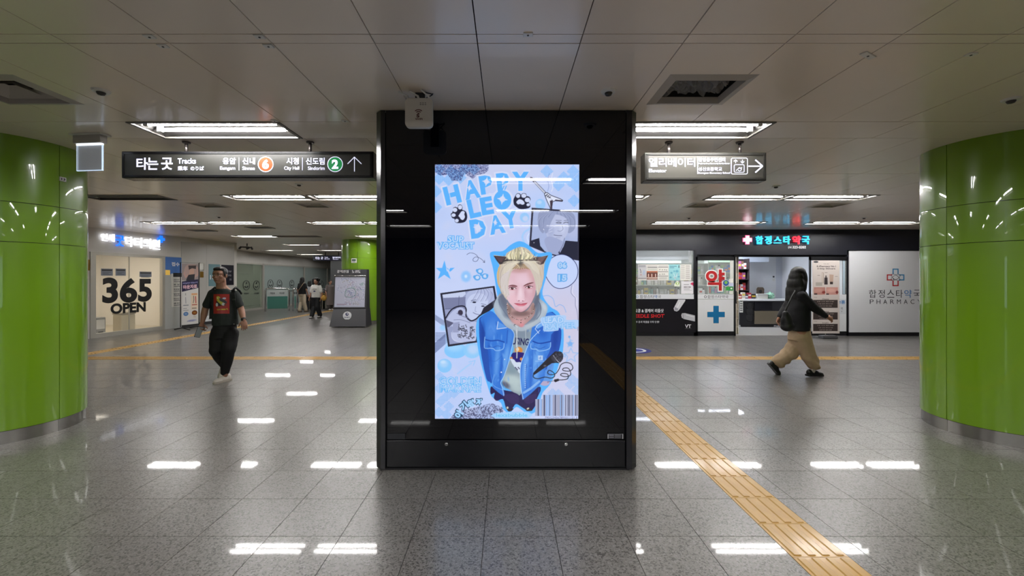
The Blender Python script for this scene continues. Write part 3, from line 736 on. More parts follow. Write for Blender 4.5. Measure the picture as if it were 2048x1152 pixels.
    C.poly([(1120, 560), (1170, 500), (1200, 500), (1150, 600), (1120, 690), (1090, 690), (1085, 600)], (152, 162, 198), 1, 4)
    C.line([(1135, 690), (1165, 680)], 3, (225, 230, 250)).line([(1130, 670), (1165, 650)], 3, (225, 230, 250))
    C.poly([(960, 770), (1040, 745), (1050, 820), (1100, 880), (950, 860)], (42, 44, 62), 1).poly([(1290, 770), (1410, 780), (1410, 960), (1200, 930), (1270, 830)], (40, 42, 60), 1)
    C.poly([(1090, 770), (1140, 730), (1260, 775), (1265, 830), (1225, 905), (1180, 920), (1130, 880)], (160, 170, 208), 1, 4)
    C.line([(1280, 745), (1270, 800), (1236, 870), (1228, 900)], 3, (70, 72, 100), 1, 4).ell(1230, 884, 7, 11, (60, 60, 84))
    C.ell(990, 790, 4, 4, (230, 230, 250)).line([(1080, 660), (1085, 668)], 6, (230, 232, 250))
    C.setclip(None)
    # SUP VOCALIST
    C.otext('SUP', 246, 757, 150, 62, (190, 216, 250), (96, 176, 246), 0.09, 0.04, 0.02).otext('VOCALIST', 245, 818, 350, 64, (190, 216, 250), (96, 176, 246), 0.09, 0.0, 0.02)
    # curl arrow
    FZ(); C.line([(384, 148), (420, 130), (470, 142), (500, 175), (498, 205), (475, 220), (450, 212), (452, 190), (480, 172), (520, 185), (550, 208), (568, 228)], 3.6, (44, 50, 84), 1, 6).line([(552, 226), (570, 231), (568, 205)], 3.6, (44, 50, 84))
    # star, flower, clover
    s5 = [(152, 208), (172, 284), (196, 296), (186, 322), (218, 404), (150, 358), (84, 404), (110, 328), (62, 288), (128, 286)]
    C.poly(s5, BL).poly([(168, 284), (186, 300), (196, 330), (176, 320)], (200, 212, 246)).poly([(200, 310), (212, 288), (258, 284), (222, 318), (208, 328)], BL)
    for k in range(8):
        t = k*PI/4; C.ell(376+34*math.cos(t), 376+38*math.sin(t), 20, 22, (120, 190, 252), 0.55, 0.8)
    C.ell(374, 374, 12, 14, (214, 236, 255), 0.9, 0.8)
    for (x, y) in ((520, 322), (492, 388), (572, 374)):
        C.ell(x, y, 34, 30, (92, 168, 236)).ell(x+2, y-2, 20, 18, (200, 216, 246)).ell(x-30 if x < 560 else x+24, y-8, 12, 16, (92, 168, 236))
    C.ell(532, 358, 12, 12, (92, 168, 236))
    # 06 15 badge
    ring = [(1250+112, 146), (1438, 166), (1505, 225), (1537, 310), (1520, 400), (1455, 470), (1375, 500), (1300, 490), (1245, 440), (1205, 370), (1198, 290), (1225, 225), (1285, 170)]
    C.poly(ring, (196, 212, 250), 1, 6).line(cr(ring, 6), 6, (18, 26, 84), 1, 0, True)
    C.otext('06', 1375, 258, 88, 66, (176, 208, 246), (96, 170, 236), 0.13, 0.0, 0.04).otext('15', 1377, 390, 88, 66, (176, 208, 246), (96, 170, 236), 0.13, 0.0, 0.04)
    # torn paper line right
    C.line([(1475, 470), (1465, 540), (1490, 580), (1510, 600), (1512, 680), (1530, 740), (1540, 850), (1538, 940)], 6, (120, 126, 160), 0.7, 4).line([(1488, 470), (1480, 540), (1504, 580), (1524, 610), (1526, 680)], 6, (230, 230, 248), 0.8, 4)
    C.line([(1182, 580), (1230, 576), (1280, 610), (1305, 690), (1345, 670), (1390, 690), (1415, 750)], 7, (130, 176, 238), 0.8, 5)
    # lower left hatch, bubbles
    C.frame(860, 660, 6.065)
    for k in range(16): C.line([(62, 330-k*8-60), (62+170, 330-k*8-60-150)], 3.4, (56, 70, 120), 0.8)
    C.rect(190, 0, 240, 200, (170, 205, 248), 0.6)
    FZ()
    C.dots([(55, 770), (150, 840), (150, 900), (55, 830)], 11, 4.2, (64, 78, 120), 0.9, 0.7).dots([(55, 960), (165, 960), (165, 1000), (110, 1050), (55, 1050)], 13, 4.2, (70, 84, 130), 0.9)
    C.ell(135, 910, 30, 30, (150, 205, 250), 0.8, 0.5)
    FC()
    C.ell(310, 240, 135, 95, (128, 198, 252), 0.95).ell(300, 190, 100, 60, (168, 214, 252), 0.7, 0.5).ell(510, 240, 105, 95, (142, 203, 250), 0.9, 0.08).ell(520, 225, 60, 56, (190, 212, 246), 0.8, 0.5)
    C.ell(178, 425, 86, 84, (134, 198, 250), 0.95, 0.05).ell(170, 400, 50, 44, (178, 212, 248), 0.8, 0.6).ell(160, 380, 30, 20, (214, 232, 254), 0.6, 0.6)
    C.line([(335, 522), (440, 440), (500, 396)], 14, (142, 200, 248), 0.9).line([(470, 380), (548, 362), (525, 420)], 8, (142, 200, 248), 0.9).line([(335, 522), (500, 396)], 5, (196, 216, 248), 0.8)
    C.otext('GOLDEN', 365, 612, 505, 100, (186, 214, 248), (100, 182, 246), 0.06, 0.0, 0.0).otext('MAKNAE', 370, 700, 490, 90, (186, 214, 248), (100, 182, 246), 0.06, 0.0, 0.0)
    C.text('GOLDEN', 365, 612, 440, 58, (108, 184, 244)).text('MAKNAE', 370, 700, 430, 50, (108, 184, 244))
    C.text('GOLDEN', 365, 612, 436, 50, (196, 216, 248), 0, -0.02).text('MAKNAE', 370, 700, 426, 42, (196, 216, 248), 0, -0.02)
    for (cx, cy) in ((120, 560), (110, 700), (200, 800), (290, 760), (130, 860), (230, 920), (110, 990), (200, 1020)):
        C.dots([(cx-66, cy), (cx, cy-66), (cx+66, cy), (cx, cy+66)], 17, 6.4, (112, 180, 244), 0.8)
    for (cx, cy) in ((1710, 580), (1770, 720), (1550, 770), (1690, 650), (1480, 760), (1780, 640)):
        C.dots([(cx-66, cy), (cx, cy-66), (cx+66, cy), (cx, cy+66)], 17, 6.2, (112, 176, 240), 0.8)
    for k in range(26): C.line([(250+k*26, 1075), (250+k*26+160, 870+10*(k % 2))], 0.1, (56, 60, 96), 0.0)
    C.dots([(240, 1075), (300, 1000), (420, 960), (560, 930), (700, 890), (760, 885), (885, 935), (885, 1000), (790, 1010), (780, 1075)], 12, 4.6, (58, 58, 96), 0.95, 0.6, True)
    # small stars at right
    C.line([(1680, 66), (1690, 110), (1720, 120)], 8, (112, 176, 240), 0.6).ell(1680, 75, 14, 14, (96, 166, 236), 0.7, 0.4)
    for (cx, cy, R) in ((1690, 160, 44), (1700, 300, 92), (1620, 300, 26)):
        p = [(cx+(R if k % 2 == 0 else R*0.45)*math.sin(k*PI/5), cy-(R if k % 2 == 0 else R*0.45)*math.cos(k*PI/5)) for k in range(10)]
        C.line(p, 12, (128, 184, 242), 0.55, 0, True)
    C.ell(1690, 160, 26, 26, (96, 166, 240), 0.7, 0.4)
    # ---------------- tilted grey photo on the left
    FZ(); C.poly([(108, 550), (672, 474), (684, 545), (700, 620), (690, 700), (560, 780), (505, 850), (495, 1064), (190, 1110)], (38, 38, 54))
    pin = [(130, 566), (655, 492), (676, 620), (560, 700), (505, 820), (478, 1048), (206, 1086)]
    C.setclip(pin); C.poly(pin, (150, 158, 196))
    C.poly([(130, 560), (360, 520), (375, 560), (330, 600), (140, 600)], (196, 206, 236)).poly([(140, 600), (380, 590), (370, 700), (160, 720)], (122, 128, 164)).line([(305, 580), (298, 700)], 5, (90, 94, 128)).line([(160, 716), (370, 712)], 6, (90, 96, 130))
    C.poly([(370, 640), (380, 560), (430, 520), (560, 500), (655, 500), (660, 640), (600, 720), (540, 730), (520, 640), (420, 640), (400, 700), (380, 700)], (176, 186, 222), 1, 3)
    C.poly([(390, 620), (450, 560), (560, 560), (610, 640), (590, 700), (520, 770), (470, 820), (430, 830), (395, 790), (375, 720)], (196, 206, 238), 1, 4)
    for k in range(14): C.line([(500+k*8, 505), (470+k*14, 560), (410+k*17, 650-k*2)], 5, ((196, 204, 234), (128, 134, 172), (168, 176, 214))[k % 3], 0.85, 4)
    for k in range(6): C.line([(620, 510), (650-k*5, 580), (640-k*8, 660)], 5, ((150, 158, 196), (186, 194, 228))[k % 2], 0.8, 4)
    C.ell(462, 645, 20, 9, (36, 38, 58), 0.95).ell(552, 686, 18, 8, (60, 62, 86), 0.95).line([(430, 628), (480, 620)], 6, (92, 98, 132)).line([(535, 660), (585, 672)], 6, (110, 116, 150))
    C.line([(478, 690), (470, 735), (486, 742)], 4, (136, 144, 182), 1, 4).line([(450, 752), (480, 768), (508, 772)], 6, (104, 108, 142), 1, 3)
    C.line([(166, 810), (210, 740), (260, 700), (320, 684), (360, 690), (378, 720), (374, 770), (390, 810), (430, 838), (480, 820), (520, 780)], 13, (34, 34, 50), 1, 5)
    C.poly([(176, 820), (260, 720), (330, 700), (372, 740), (370, 800), (420, 850), (480, 850), (505, 900), (490, 1040), (430, 1050), (280, 1060), (230, 1010), (240, 900), (190, 900)], (184, 192, 226), 1, 3)
    C.ell(318, 754, 26, 30, (52, 46, 66), 0.95).line([(280, 760), (340, 790), (400, 810)], 6, (110, 114, 148), 1, 4).line([(250, 830), (330, 830), (420, 860)], 5, (120, 126, 160), 1, 4).poly([(170, 830), (250, 860), (200, 905), (182, 905)], (90, 92, 122))
    C.poly([(240, 860), (310, 850), (300, 960), (240, 960)], (150, 156, 192), 0.9)
    for k in range(46):
        x = 300+rng.rand()*160; y = 880+rng.rand()*140; q = rng.rand()*PI
        C.line([(x-13*math.cos(q), y-13*math.sin(q)), (x+13*math.cos(q), y+13*math.sin(q))], 8, (34, 34, 50), 0.85).ell(x, y, 4, 4, (196, 202, 232), 0.7)
    C.line([(225, 960), (240, 1030), (330, 1065), (450, 1050), (490, 1000)], 7, (206, 212, 240), 0.9, 4)
    C.setclip(None)
    # ---------------- centre figure, cut out with a blue halo
    halo = [(979, 509), (985, 502), (1005, 501), (1020.5, 488.6), (1037.6, 481.5), (1054.8, 488.6), (1074, 504.8), (1096.9, 503), (1102.5, 511), (1096, 530), (1090, 556), (1083.5, 587), (1098.8, 611.8), (1117, 625), (1125.5, 659.6), (1124.6, 699.7), (1118, 722), (1110.6, 745), (1097, 770), (1084, 785), (1076, 812), (1068, 824), (1054.6, 826.5), (1042, 818), (1031.5, 813), (1018, 825), (1006, 817), (1001, 804), (984, 793), (975.4, 772), (962, 726), (953, 676.5), (952.5, 645), (960, 631), (982.3, 617.5), (994, 600), (991, 571.7), (985.5, 537)]
    C.fr = None; C.poly(halo, (88, 178, 252), 1, 4)
    # trousers and shoes
    FD()
    C.poly([(180, 760), (230, 780), (330, 800), (540, 830), (640, 800), (740, 760), (752, 800), (735, 840), (700, 920), (690, 980), (650, 1035), (600, 1035), (540, 1000), (470, 960), (430, 1010), (390, 1035), (355, 1010), (320, 905), (250, 925), (215, 890), (225, 830), (180, 848)], (38, 28, 80), 1, 3)
    C.poly([(330, 860), (480, 850), (500, 950), (440, 960), (390, 940)], (62, 44, 100), 0.6, 3).poly([(560, 900), (700, 840), (680, 930), (600, 960)], (70, 50, 104), 0.5, 3)
    C.poly([(240, 850), (320, 860), (300, 900), (245, 910)], (30, 24, 92), 0.8, 3)
    C.poly([(355, 1000), (372, 988), (392, 1020), (440, 1010), (420, 1040), (380, 1045)], (40, 32, 44), 1, 3).ell(372, 1004, 12, 14, (206, 206, 196)).poly([(580, 1025), (610, 1000), (650, 1020), (655, 1038), (600, 1042)], (44, 34, 44), 1, 3).ell(606, 1014, 16, 10, (200, 198, 190), 1, 0, -0.5)
    # grey hoodie body
    C.poly([(430, 80), (650, 80), (660, 300), (540, 520), (530, 840), (480, 842), (400, 800), (310, 712), (380, 500), (440, 330)], (144, 160, 172), 1, 2)
    C.ell(440, 690, 110, 60, (196, 214, 214), 0.7, 0.6, 0.3).ell(480, 780, 70, 40, (184, 202, 204), 0.7, 0.6, 0.3).ell(350, 740, 50, 30, (72, 70, 92), 0.7, 0.6, 0.6).ell(420, 560, 60, 50, (120, 146, 160), 0.6, 0.7)
    C.ell(520, 150, 100, 60, (122, 136, 156), 0.7, 0.6)
    C.text('USING', 520, 240, 190, 84, (32, 34, 84), 0.08, 0.03)
    C.ell(500, 340, 44, 38, (214, 140, 62)).ell(486, 330, 18, 22, (238, 206, 160)).poly([(430, 370), (560, 370), (570, 470), (520, 480), (440, 470), (415, 430)], (40, 30, 116), 1, 2).ell(414, 432, 16, 16, (210, 130, 70)).ell(528, 442, 16, 18, (210, 130, 70))
    C.poly([(400, 440), (450, 450), (470, 480), (540, 484), (530, 600), (500, 600), (480, 560), (455, 540)], (206, 218, 236), 1, 2)
    for k in range(7): C.ell(462+k*11, 540+(k % 3)*12, 6, 8, (50, 44, 90))
    # denim sleeves + jacket panels
    C.fr = None
    def pp(*a): return list(a)
    FD()
    C.poly([(45, 0), (60, -40), (140, -95), (200, -100), (230, 20), (130, 60), (120, 220), (150, 340), (200, 700), (160, 700), (130, 670), (75, 420), (48, 180)], (36, 82, 176), 1, 2)
    C.poly([(850, -100), (930, -60), (980, 60), (985, 200), (960, 340), (900, 480), (860, 560), (800, 560), (830, 300), (860, 120)], (38, 80, 176), 1, 2)
    C.poly([(860, 470), (905, 480), (880, 620), (850, 720), (790, 740), (760, 700)], (96, 150, 226), 0.9, 2).poly([(745, 700), (850, 700), (840, 740), (790, 750), (750, 735)], (180, 168, 200), 1, 2)
    C.poly([(115, 140), (60, -20), (140, -97), (200, -105), (340, 30), (440, 130), (440, 230), (420, 320), (380, 500), (330, 640), (296, 712), (335, 820), (325, 868), (210, 780), (200, 740), (165, 560), (150, 340), (100, 290)], (52, 118, 214), 1, 2)
    C.poly([(650, 70), (700, 0), (780, -60), (860, -100), (930, -40), (950, 80), (870, 160), (860, 330), (830, 400), (810, 470), (800, 640), (735, 750), (560, 905), (540, 870), (515, 640), (530, 480), (600, 300), (632, 220)], (58, 122, 216), 1, 2)
    # tone on the denim
    for (x, y, a, b_, r_, c, o) in ((250, 480, 26, 190, 0.08, (98, 158, 232), .8), (350, 450, 30, 170, 0.18, (112, 170, 238), .8), (190, 90, 60, 110, 0.2, (84, 142, 226), .7), (170, 420, 20, 150, -0.1, (28, 84, 188), .7), (300, 560, 14, 150, 0.1, (32, 92, 196), .7),
                                (700, 520, 40, 200, 0.05, (120, 176, 240), .8), (570, 560, 30, 220, 0.1, (110, 168, 238), .8), (770, 120, 60, 80, -0.3, (36, 92, 196), .7), (640, 620, 14, 180, 0.05, (40, 98, 200), .6), (760, 470, 30, 150, 0.05, (88, 150, 230), .7), (90, 160, 24, 130, 0.0, (24, 60, 150), .6), (920, 180, 30, 150, 0.1, (24, 58, 150), .6), (400, 190, 30, 80, 0.1, (74, 136, 222), .8)):
        C.ell(x, y, a, b_, c, o, 0.7, r_)
    for _ in range(150):
        x = 130+rng.rand()*720; y = -20+rng.rand()*840
        if 320+0.1*y < x < 600-0.05*y and y > 60: continue
        if x < 160+0.05*y or (y > 650 and (x < 240 or x > 740)) or (y < 60 and 260 < x < 700): continue
        C.ell(x, y, 3+rng.rand()*9, 8+rng.rand()*30, ((134, 186, 244), (30, 86, 190), (92, 152, 232))[rng.randint(3)], 0.38, 0.7, rng.rand()*0.8-0.4)
    lt = (176, 210, 248)
    C.line([(330, 28), (440, 130), (438, 230), (415, 330), (378, 500), (330, 640), (294, 712), (312, 770), (330, 866)], 7, lt, 0.95, 4).line([(742, 110), (640, 216), (600, 300), (560, 400), (524, 500), (515, 620), (530, 800), (552, 905)], 8, lt, 0.95, 4)
    C.line([(115, 215), (180, 232), (260, 226), (330, 246)], 13, (24, 72, 170), 1, 4).line([(112, 188), (105, 290), (120, 318), (200, 318), (240, 345), (320, 326), (332, 262)], 9, (142, 188, 242), 0.95, 3).line([(150, 290), (200, 310), (250, 290), (300, 300)], 6, (32, 80, 176), 0.9, 3)
    C.line([(660, 236), (740, 262), (860, 240)], 13, (22, 66, 164), 1, 4).line([(640, 262), (640, 320), (700, 330), (740, 350), (850, 322), (864, 250)], 9, (150, 196, 244), 0.95, 3).line([(680, 300), (740, 322), (800, 300)], 6, (30, 80, 176), 0.9, 3)
    C.line([(372, 110), (365, 200), (362, 260)], 10, (34, 84, 184), 0.8).line([(590, 500), (580, 640), (590, 780)], 7, (34, 90, 190), 0.9, 3).line([(655, 340), (660, 460), (655, 700)], 5, (40, 100, 200), 0.8, 3)
    for k in range(12): C.rect(566, 500+k*24, 582, 512+k*24, (196, 216, 244), 0.6)
    C.rect(720, 400, 775, 455, (180, 208, 244)).text('d', 742, 428, 22, 30, (60, 100, 190)).text('b', 785, 430, 18, 28, (60, 100, 190))
    C.line([(690, 466), (800, 468)], 5, lt, 0.9).line([(150, 440), (230, 470), (310, 400)], 4, (34, 90, 190), 0.7, 3).line([(220, 620), (205, 740), (320, 800)], 6, (150, 196, 244), 0.7, 3)
    C.ell(338, 446, 6, 6, (232, 236, 250)).ell(300, 594, 8, 8, (240, 240, 250)).line([(560, 830), (640, 780), (735, 700)], 26, (160, 200, 244), 0.7).line([(552, 860), (640, 810)], 5, (40, 90, 190), 0.8)
    # collar corners
    FB(); C.poly([(850, 960), (920, 1000), (960, 1040), (835, 1062)], (90, 150, 230)).line([(850, 960), (835, 1062), (965, 1044)], 8, (214, 226, 250)).poly([(1350, 1020), (1440, 960), (1470, 1010), (1380, 1060)], (110, 168, 238)).line([(1400, 1120), (1350, 1060), (1380, 1010), (1450, 960)], 8, (206, 222, 250))
    # hood
    hood = [(832, 640), (880, 580), (930, 620), (980, 720), (1040, 830), (1150, 860), (1280, 800), (1330, 700), (1350, 600), (1400, 640), (1490, 720), (1512, 790), (1480, 900), (1400, 980), (1300, 1040), (1200, 1085), (1140, 1088), (1040, 1070), (960, 1030), (900, 960), (820, 860), (790, 760)]
    C.poly(hood, (160, 174, 190), 1, 3)
    C.poly([(850, 660), (900, 600), (960, 660), (1000, 760), (1060, 860), (1150, 900), (1290, 850), (1350, 720), (1360, 640), (1420, 720), (1430, 840), (1360, 940), (1250, 1000), (1140, 1000), (1010, 960), (900, 860)], (118, 130, 150), 1, 3)
    for (x, y, a, b_, r_, c) in ((860, 800, 40, 110, -0.5, (176, 190, 204)), (980, 960, 90, 40, 0.6, (178, 190, 202)), (1440, 860, 40, 120, 0.5, (178, 192, 206)), (1280, 1010, 110, 34, -0.5, (184, 194, 204)), (1470, 760, 26, 60, -0.4, (196, 206, 218)), (1110, 1050, 60, 30, 0.1, (176, 188, 200))): C.ell(x, y, a, b_, c, 0.85, 0.7, r_)
    C.line([(858, 660), (880, 740), (950, 850), (1020, 940)], 7, (96, 106, 130), 0.9, 4).line([(1372, 650), (1420, 740), (1420, 850), (1370, 930)], 7, (84, 92, 116), 0.9, 4).line([(1350, 620), (1390, 740), (1360, 880)], 5, (90, 100, 124), 0.8, 4)
    C.poly([(890, 560), (960, 540), (1360, 540), (1400, 600), (1380, 760), (1300, 860), (1040, 860), (940, 760)], (122, 130, 146), 1, 3).ell(925, 680, 40, 110, (98, 104, 124), 0.7, 0.6, -0.3).ell(1370, 680, 30, 110, (92, 98, 118), 0.7, 0.6, 0.3)
    # neck
    C.poly([(970, 700), (1000, 740), (1080, 800), (1160, 840), (1250, 800), (1320, 700), (1345, 780), (1340, 860), (1290, 930), (1220, 990), (1160, 1036), (1090, 1000), (1010, 930), (975, 830)], (176, 142, 142), 1, 3)
    C.ell(1160, 850, 120, 36, (116, 92, 92), 0.75, 0.5).ell(1130, 960, 90, 44, (214, 160, 164), 0.8, 0.6).ell(1000, 800, 26, 70, (128, 108, 100), 0.7, 0.6).ell(1320, 790, 24, 60, (142, 118, 112), 0.7, 0.6).ell(1170, 1010, 30, 26, (226, 138, 150), 0.7, 0.7)
    C.line([(970, 730), (978, 800), (1010, 870), (1080, 925), (1160, 940), (1230, 915), (1290, 870), (1330, 800), (1340, 740)], 6, (70, 56, 66), 0.9, 4)
    for k, (x, y) in enumerate(cr([(970, 730), (978, 800), (1010, 870), (1080, 925), (1160, 940), (1230, 915), (1290, 870), (1330, 800)], 4, False)): C.ell(x, y, 5, 5, ((236, 226, 216), (110, 80, 70), (200, 186, 190))[k % 3])
    C.ell(1157, 974, 7, 8, (50, 40, 50)); C.line([(1095, 930), (1100, 940)], 3, (200, 190, 190))
    # drawstring
    C.ell(1076, 1010, 12, 14, (60, 60, 70)).line([(1076, 1012), (1110, 1040), (1104, 1160), (1100, 1300)], 14, (196, 204, 212), 1, 4).line([(1116, 1042), (1110, 1160)], 3, (110, 118, 130), 0.9)
    FD(); C.line([(470, 110), (480, 220), (478, 430)], 11, (196, 206, 214), 1, 3).line([(575, 100), (580, 200)], 5, (200, 208, 216), 0.9)
    # back hair mass
    FB()
    C.poly([(790, 72), (830, 66), (940, 78), (960, 40), (1020, 0), (1080, -24), (1150, -50), (1230, -30), (1290, 20), (1340, 76), (1420, 86), (1522, 66), (1480, 150), (1466, 260), (1462, 380), (1430, 470), (1410, 560), (1370, 610), (1340, 500), (1000, 400), (985, 640), (960, 660), (910, 580), (860, 470), (832, 370), (836, 290), (866, 196)], (202, 190, 176), 1, 2)
    # cat ears
    C.line([(786, 70), (1000, 84)], 6, (150, 150, 150), 0.5).poly([(788, 72), (860, 76), (940, 84), (1000, 110), (960, 170), (872, 190), (830, 140)], (64, 56, 62)).poly([(815, 82), (930, 98), (900, 160), (862, 150)], (92, 70, 74), 0.9).poly([(1522, 66), (1440, 84), (1350, 86), (1320, 110), (1380, 180), (1412, 195), (1460, 180)], (84, 68, 72)).poly([(1495, 82), (1400, 98), (1370, 130), (1420, 180)], (122, 98, 98), 0.9).line([(1490, 84), (1370, 98)], 5, (150, 130, 128), 0.8)
    # face
    face = [(1008, 340), (1030, 285), (1075, 250), (1160, 236), (1262, 246), (1312, 300), (1340, 390), (1356, 480), (1352, 570), (1330, 640), (1290, 720), (1235, 790), (1165, 830), (1100, 815), (1040, 750), (990, 690), (965, 620), (975, 500), (985, 430)]
    C.poly(face, (222, 186, 198), 1, 4)
    C.setclip(face, 4)
    for (x, y, a, b_, c, o) in ((1130, 260, 150, 40, (186, 142, 138), .7), (1300, 330, 50, 110, (206, 158, 158), .6), (1180, 400, 90, 70, (230, 200, 214), .8), (1010, 560, 50, 140, (232, 206, 216), .6), (1060, 650, 60, 60, (232, 190, 202), .7), (1290, 640, 55, 80, (212, 168, 182), .8), (1165, 810, 110, 40, (206, 156, 168), .8), (1150, 620, 40, 90, (236, 208, 220), .8), (1040, 510, 60, 26, (206, 152, 164), .8), (1262, 495, 64, 28, (204, 150, 162), .8), (1165, 780, 46, 26, (234, 196, 206), .7), (1340, 520, 30, 160, (198, 150, 160), .6), (1230, 590, 22, 60, (206, 160, 174), .5)): C.ell(x, y, a, b_, c, o, 0.7)
    C.setclip(None)
    # brows
    C.poly([(988, 478), (1040, 462), (1104, 476), (1100, 492), (1040, 484), (990, 486)], (120, 72, 78), 0.95, 2).poly([(1192, 476), (1240, 446), (1300, 430), (1330, 434), (1290, 452), (1240, 468), (1200, 484)], (118, 72, 76), 0.95, 2)
    # eyes
    for (x, y, s, t) in ((1043, 512, -1, 0.10), (1266, 494, 1, -0.12)):
        C.ell(x, y, 44, 17, (232, 214, 220), 1, 0.15, t).ell(x-2, y, 19, 18, (92, 42, 44)).ell(x-2, y, 9, 10, (24, 16, 24)).ell(x+4, y-6, 5, 4, (250, 244, 246))
        C.line([(x-48, y+4*s), (x-26, y-12), (x+4, y-18), (x+34, y-10), (x+50, y-2-6*s)], 8, (70, 34, 44), 1, 4).line([(x-34, y+14), (x, y+20), (x+36, y+12)], 4, (178, 104, 116), 0.9, 3).line([(x-40, y-22), (x, y-30), (x+42, y-22-4*s)], 3, (180, 124, 134), 0.8, 3)
    # nose
    C.line([(1206, 560), (1216, 620), (1206, 650)], 5, (206, 158, 172), 0.7, 3).ell(1155, 668, 52, 22, (236, 202, 214), 0.8, 0.4).ell(1130, 680, 13, 7, (160, 100, 114), 0.85, 0.3).ell(1182, 682, 12, 7, (160, 100, 114), 0.85, 0.3).line([(1098, 662), (1104, 682), (1124, 690)], 4, (196, 144, 158), 0.8, 3).line([(1216, 660), (1208, 684), (1190, 690)], 4, (188, 134, 148), 0.8, 3)
    C.ell(1098, 560, 16, 60, (206, 160, 172), 0.45, 0.8, 0.1).ell(1214, 560, 14, 56, (198, 150, 164), 0.45, 0.8, -0.1).ell(1152, 560, 16, 70, (240, 216, 226), 0.6, 0.8).ell(1154, 706, 40, 9, (200, 150, 164), 0.6, 0.7)
    # mouth
    C.poly([(1070, 714), (1110, 712), (1140, 716), (1160, 720), (1185, 714), (1242, 708), (1215, 740), (1170, 752), (1130, 750), (1095, 734)], (206, 110, 128), 1, 2).line([(1068, 714), (1110, 722), (1155, 728), (1200, 720), (1244, 708)], 5, (146, 52, 74), 1, 3).ell(1150, 742, 34, 8, (222, 134, 150), 0.8, 0.4)
    C.line([(1100, 815), (1165, 832), (1235, 792), (1292, 720), (1330, 642)], 6, (150, 104, 112), 0.6, 4)
    # hair locks: blond curtain
    def lock(pts, w0, w1, c, a=0.9): C.line(pts, w0, c, a, 6, False, w1)
    blond = ((218, 210, 198), (200, 190, 180), (232, 224, 208), (176, 164, 158), (212, 204, 206), (196, 182, 150))
    for k in range(34):
        u = k/33.0; x = 1130-12*u
        lock([(x, 128+10*u), (1060-90*u, 190-20*u+10*u), (1010-120*u, 330-40*u), (985-140*u+40*u, 460), (1000-110*u+10*rng.randn(), 590+rng.rand()*50-60*u)], 15, 6, blond[(k*5) % 6], 0.8)
    for k in range(34):
        u = k/33.0
        lock([(1150+10*u, 130+8*u), (1240+80*u, 190-30*u), (1310+90*u, 300-40*u), (1350+90*u, 430), (1372+60*u, 520+rng.rand()*60-60*u)], 15, 6, blond[(k*7+2) % 6], 0.8)
    for k in range(14): lock([(1010-3*k, 240+4*k), (985-7*k, 360), (980-7*k, 480), (1005-5*k, 600+rng.rand()*60)], 9, 4, ((214, 204, 206), (196, 186, 190), (226, 218, 214))[k % 3], 0.8)
    for k in range(10): lock([(880-3*k, 200+4*k), (858-2*k, 320), (862-2*k, 440), (890, 540)], 8, 3, ((216, 184, 128), (178, 146, 116), (226, 200, 150))[k % 3], 0.75)
    for k in range(8): lock([(1400+5*k, 200), (1430+4*k, 330), (1420+3*k, 450), (1390, 560)], 7, 3, ((212, 196, 176), (176, 160, 158), (232, 222, 204))[k % 3], 0.75)
    # fringe root shadow over forehead
    for k in range(22): lock([(1040+k*11, 250-6*math.sin(k*0.5)), (1070+k*8, 225), (1110+k*4, 180)], 7, 4, ((156, 118, 80), (118, 92, 72), (196, 166, 122))[k % 3], 0.7)
    # dark roots along the parting
    C.ell(1150, 140, 36, 70, (92, 86, 84), 0.85, 0.6).ell(1040, 130, 110, 22, (78, 72, 70), 0.8, 0.6, -0.15).ell(1270, 118, 110, 20, (84, 78, 76), 0.8, 0.6, 0.12)
    for k in range(26):
        x = 930+k*17; lock([(x, 128-12*math.sin(k*0.6)), (x+20*math.sin(k), 100), (x+26*math.sin(k*2.1), 60+20*math.sin(k))], 8, 4, ((90, 84, 78), (236, 226, 186), (150, 140, 120))[k % 3], 0.85)
    # top tuft
    for k in range(58):
        u = k/57.0; a = (u-0.5)*2; x0_ = 1135+a*150; hgt = 150*(1-abs(a)**1.7)
        lock([(x0_, 120-10*abs(a)), (x0_+a*18+6*rng.randn(), 70-hgt*0.2), (1135+a*130+8*rng.randn(), 50-hgt*0.55-20*rng.rand())], 13, 3, ((238, 228, 184), (202, 192, 160), (92, 94, 84), (222, 212, 172), (176, 168, 140), (244, 238, 208))[rng.randint(6)], 0.95)
    for k in range(16):
        lock([(1150, 150), (1140-k*14, 150+abs(8-k)), (1060-k*9, 190+k*3), (1040-k*8, 250+k*5)], 7, 3, ((244, 236, 214), (222, 212, 190))[k % 2], 0.7)
        lock([(1160, 150), (1190+k*14, 150), (1270+k*9, 186+k*2), (1310+k*6, 250+k*5)], 7, 3, ((240, 234, 216), (218, 210, 192))[k % 2], 0.7)
    lock([(1085, 180), (1120, 205), (1138, 238)], 8, 4, (244, 230, 190), 1); lock([(1150, 60), (1150, 120), (1142, 190)], 16, 6, (86, 92, 90), 0.8)
    # LEAD RAPPER
    FZ(); C.poly([(1165, 800), (1400, 780), (1420, 830), (1545, 830), (1545, 900), (1340, 915), (1335, 940), (1190, 950), (1180, 900), (1162, 870)], (176, 208, 248), 0.95, 3)
    C.otext('LEAD', 1285, 832, 210, 62, (186, 214, 250), (126, 186, 240), 0.08, -0.02, 0.03).otext('RAPPER', 1362, 893, 340, 60, (170, 206, 248), (130, 188, 240), 0.08, -0.05, 0.03)
    # microphone
    FD()
    C.poly([(665, 610), (690, 575), (880, 385), (930, 352), (990, 380), (1005, 440), (960, 490), (880, 490), (700, 610), (675, 622)], (38, 36, 46), 1, 2)
    C.ell(950, 420, 55, 70, (44, 44, 56), 1, 0, 0.5).line([(895, 400), (930, 450), (968, 486)], 8, (196, 200, 220), 0.9, 3).ell(900, 440, 22, 40, (70, 70, 84), 0.7, 0.5, -0.6)
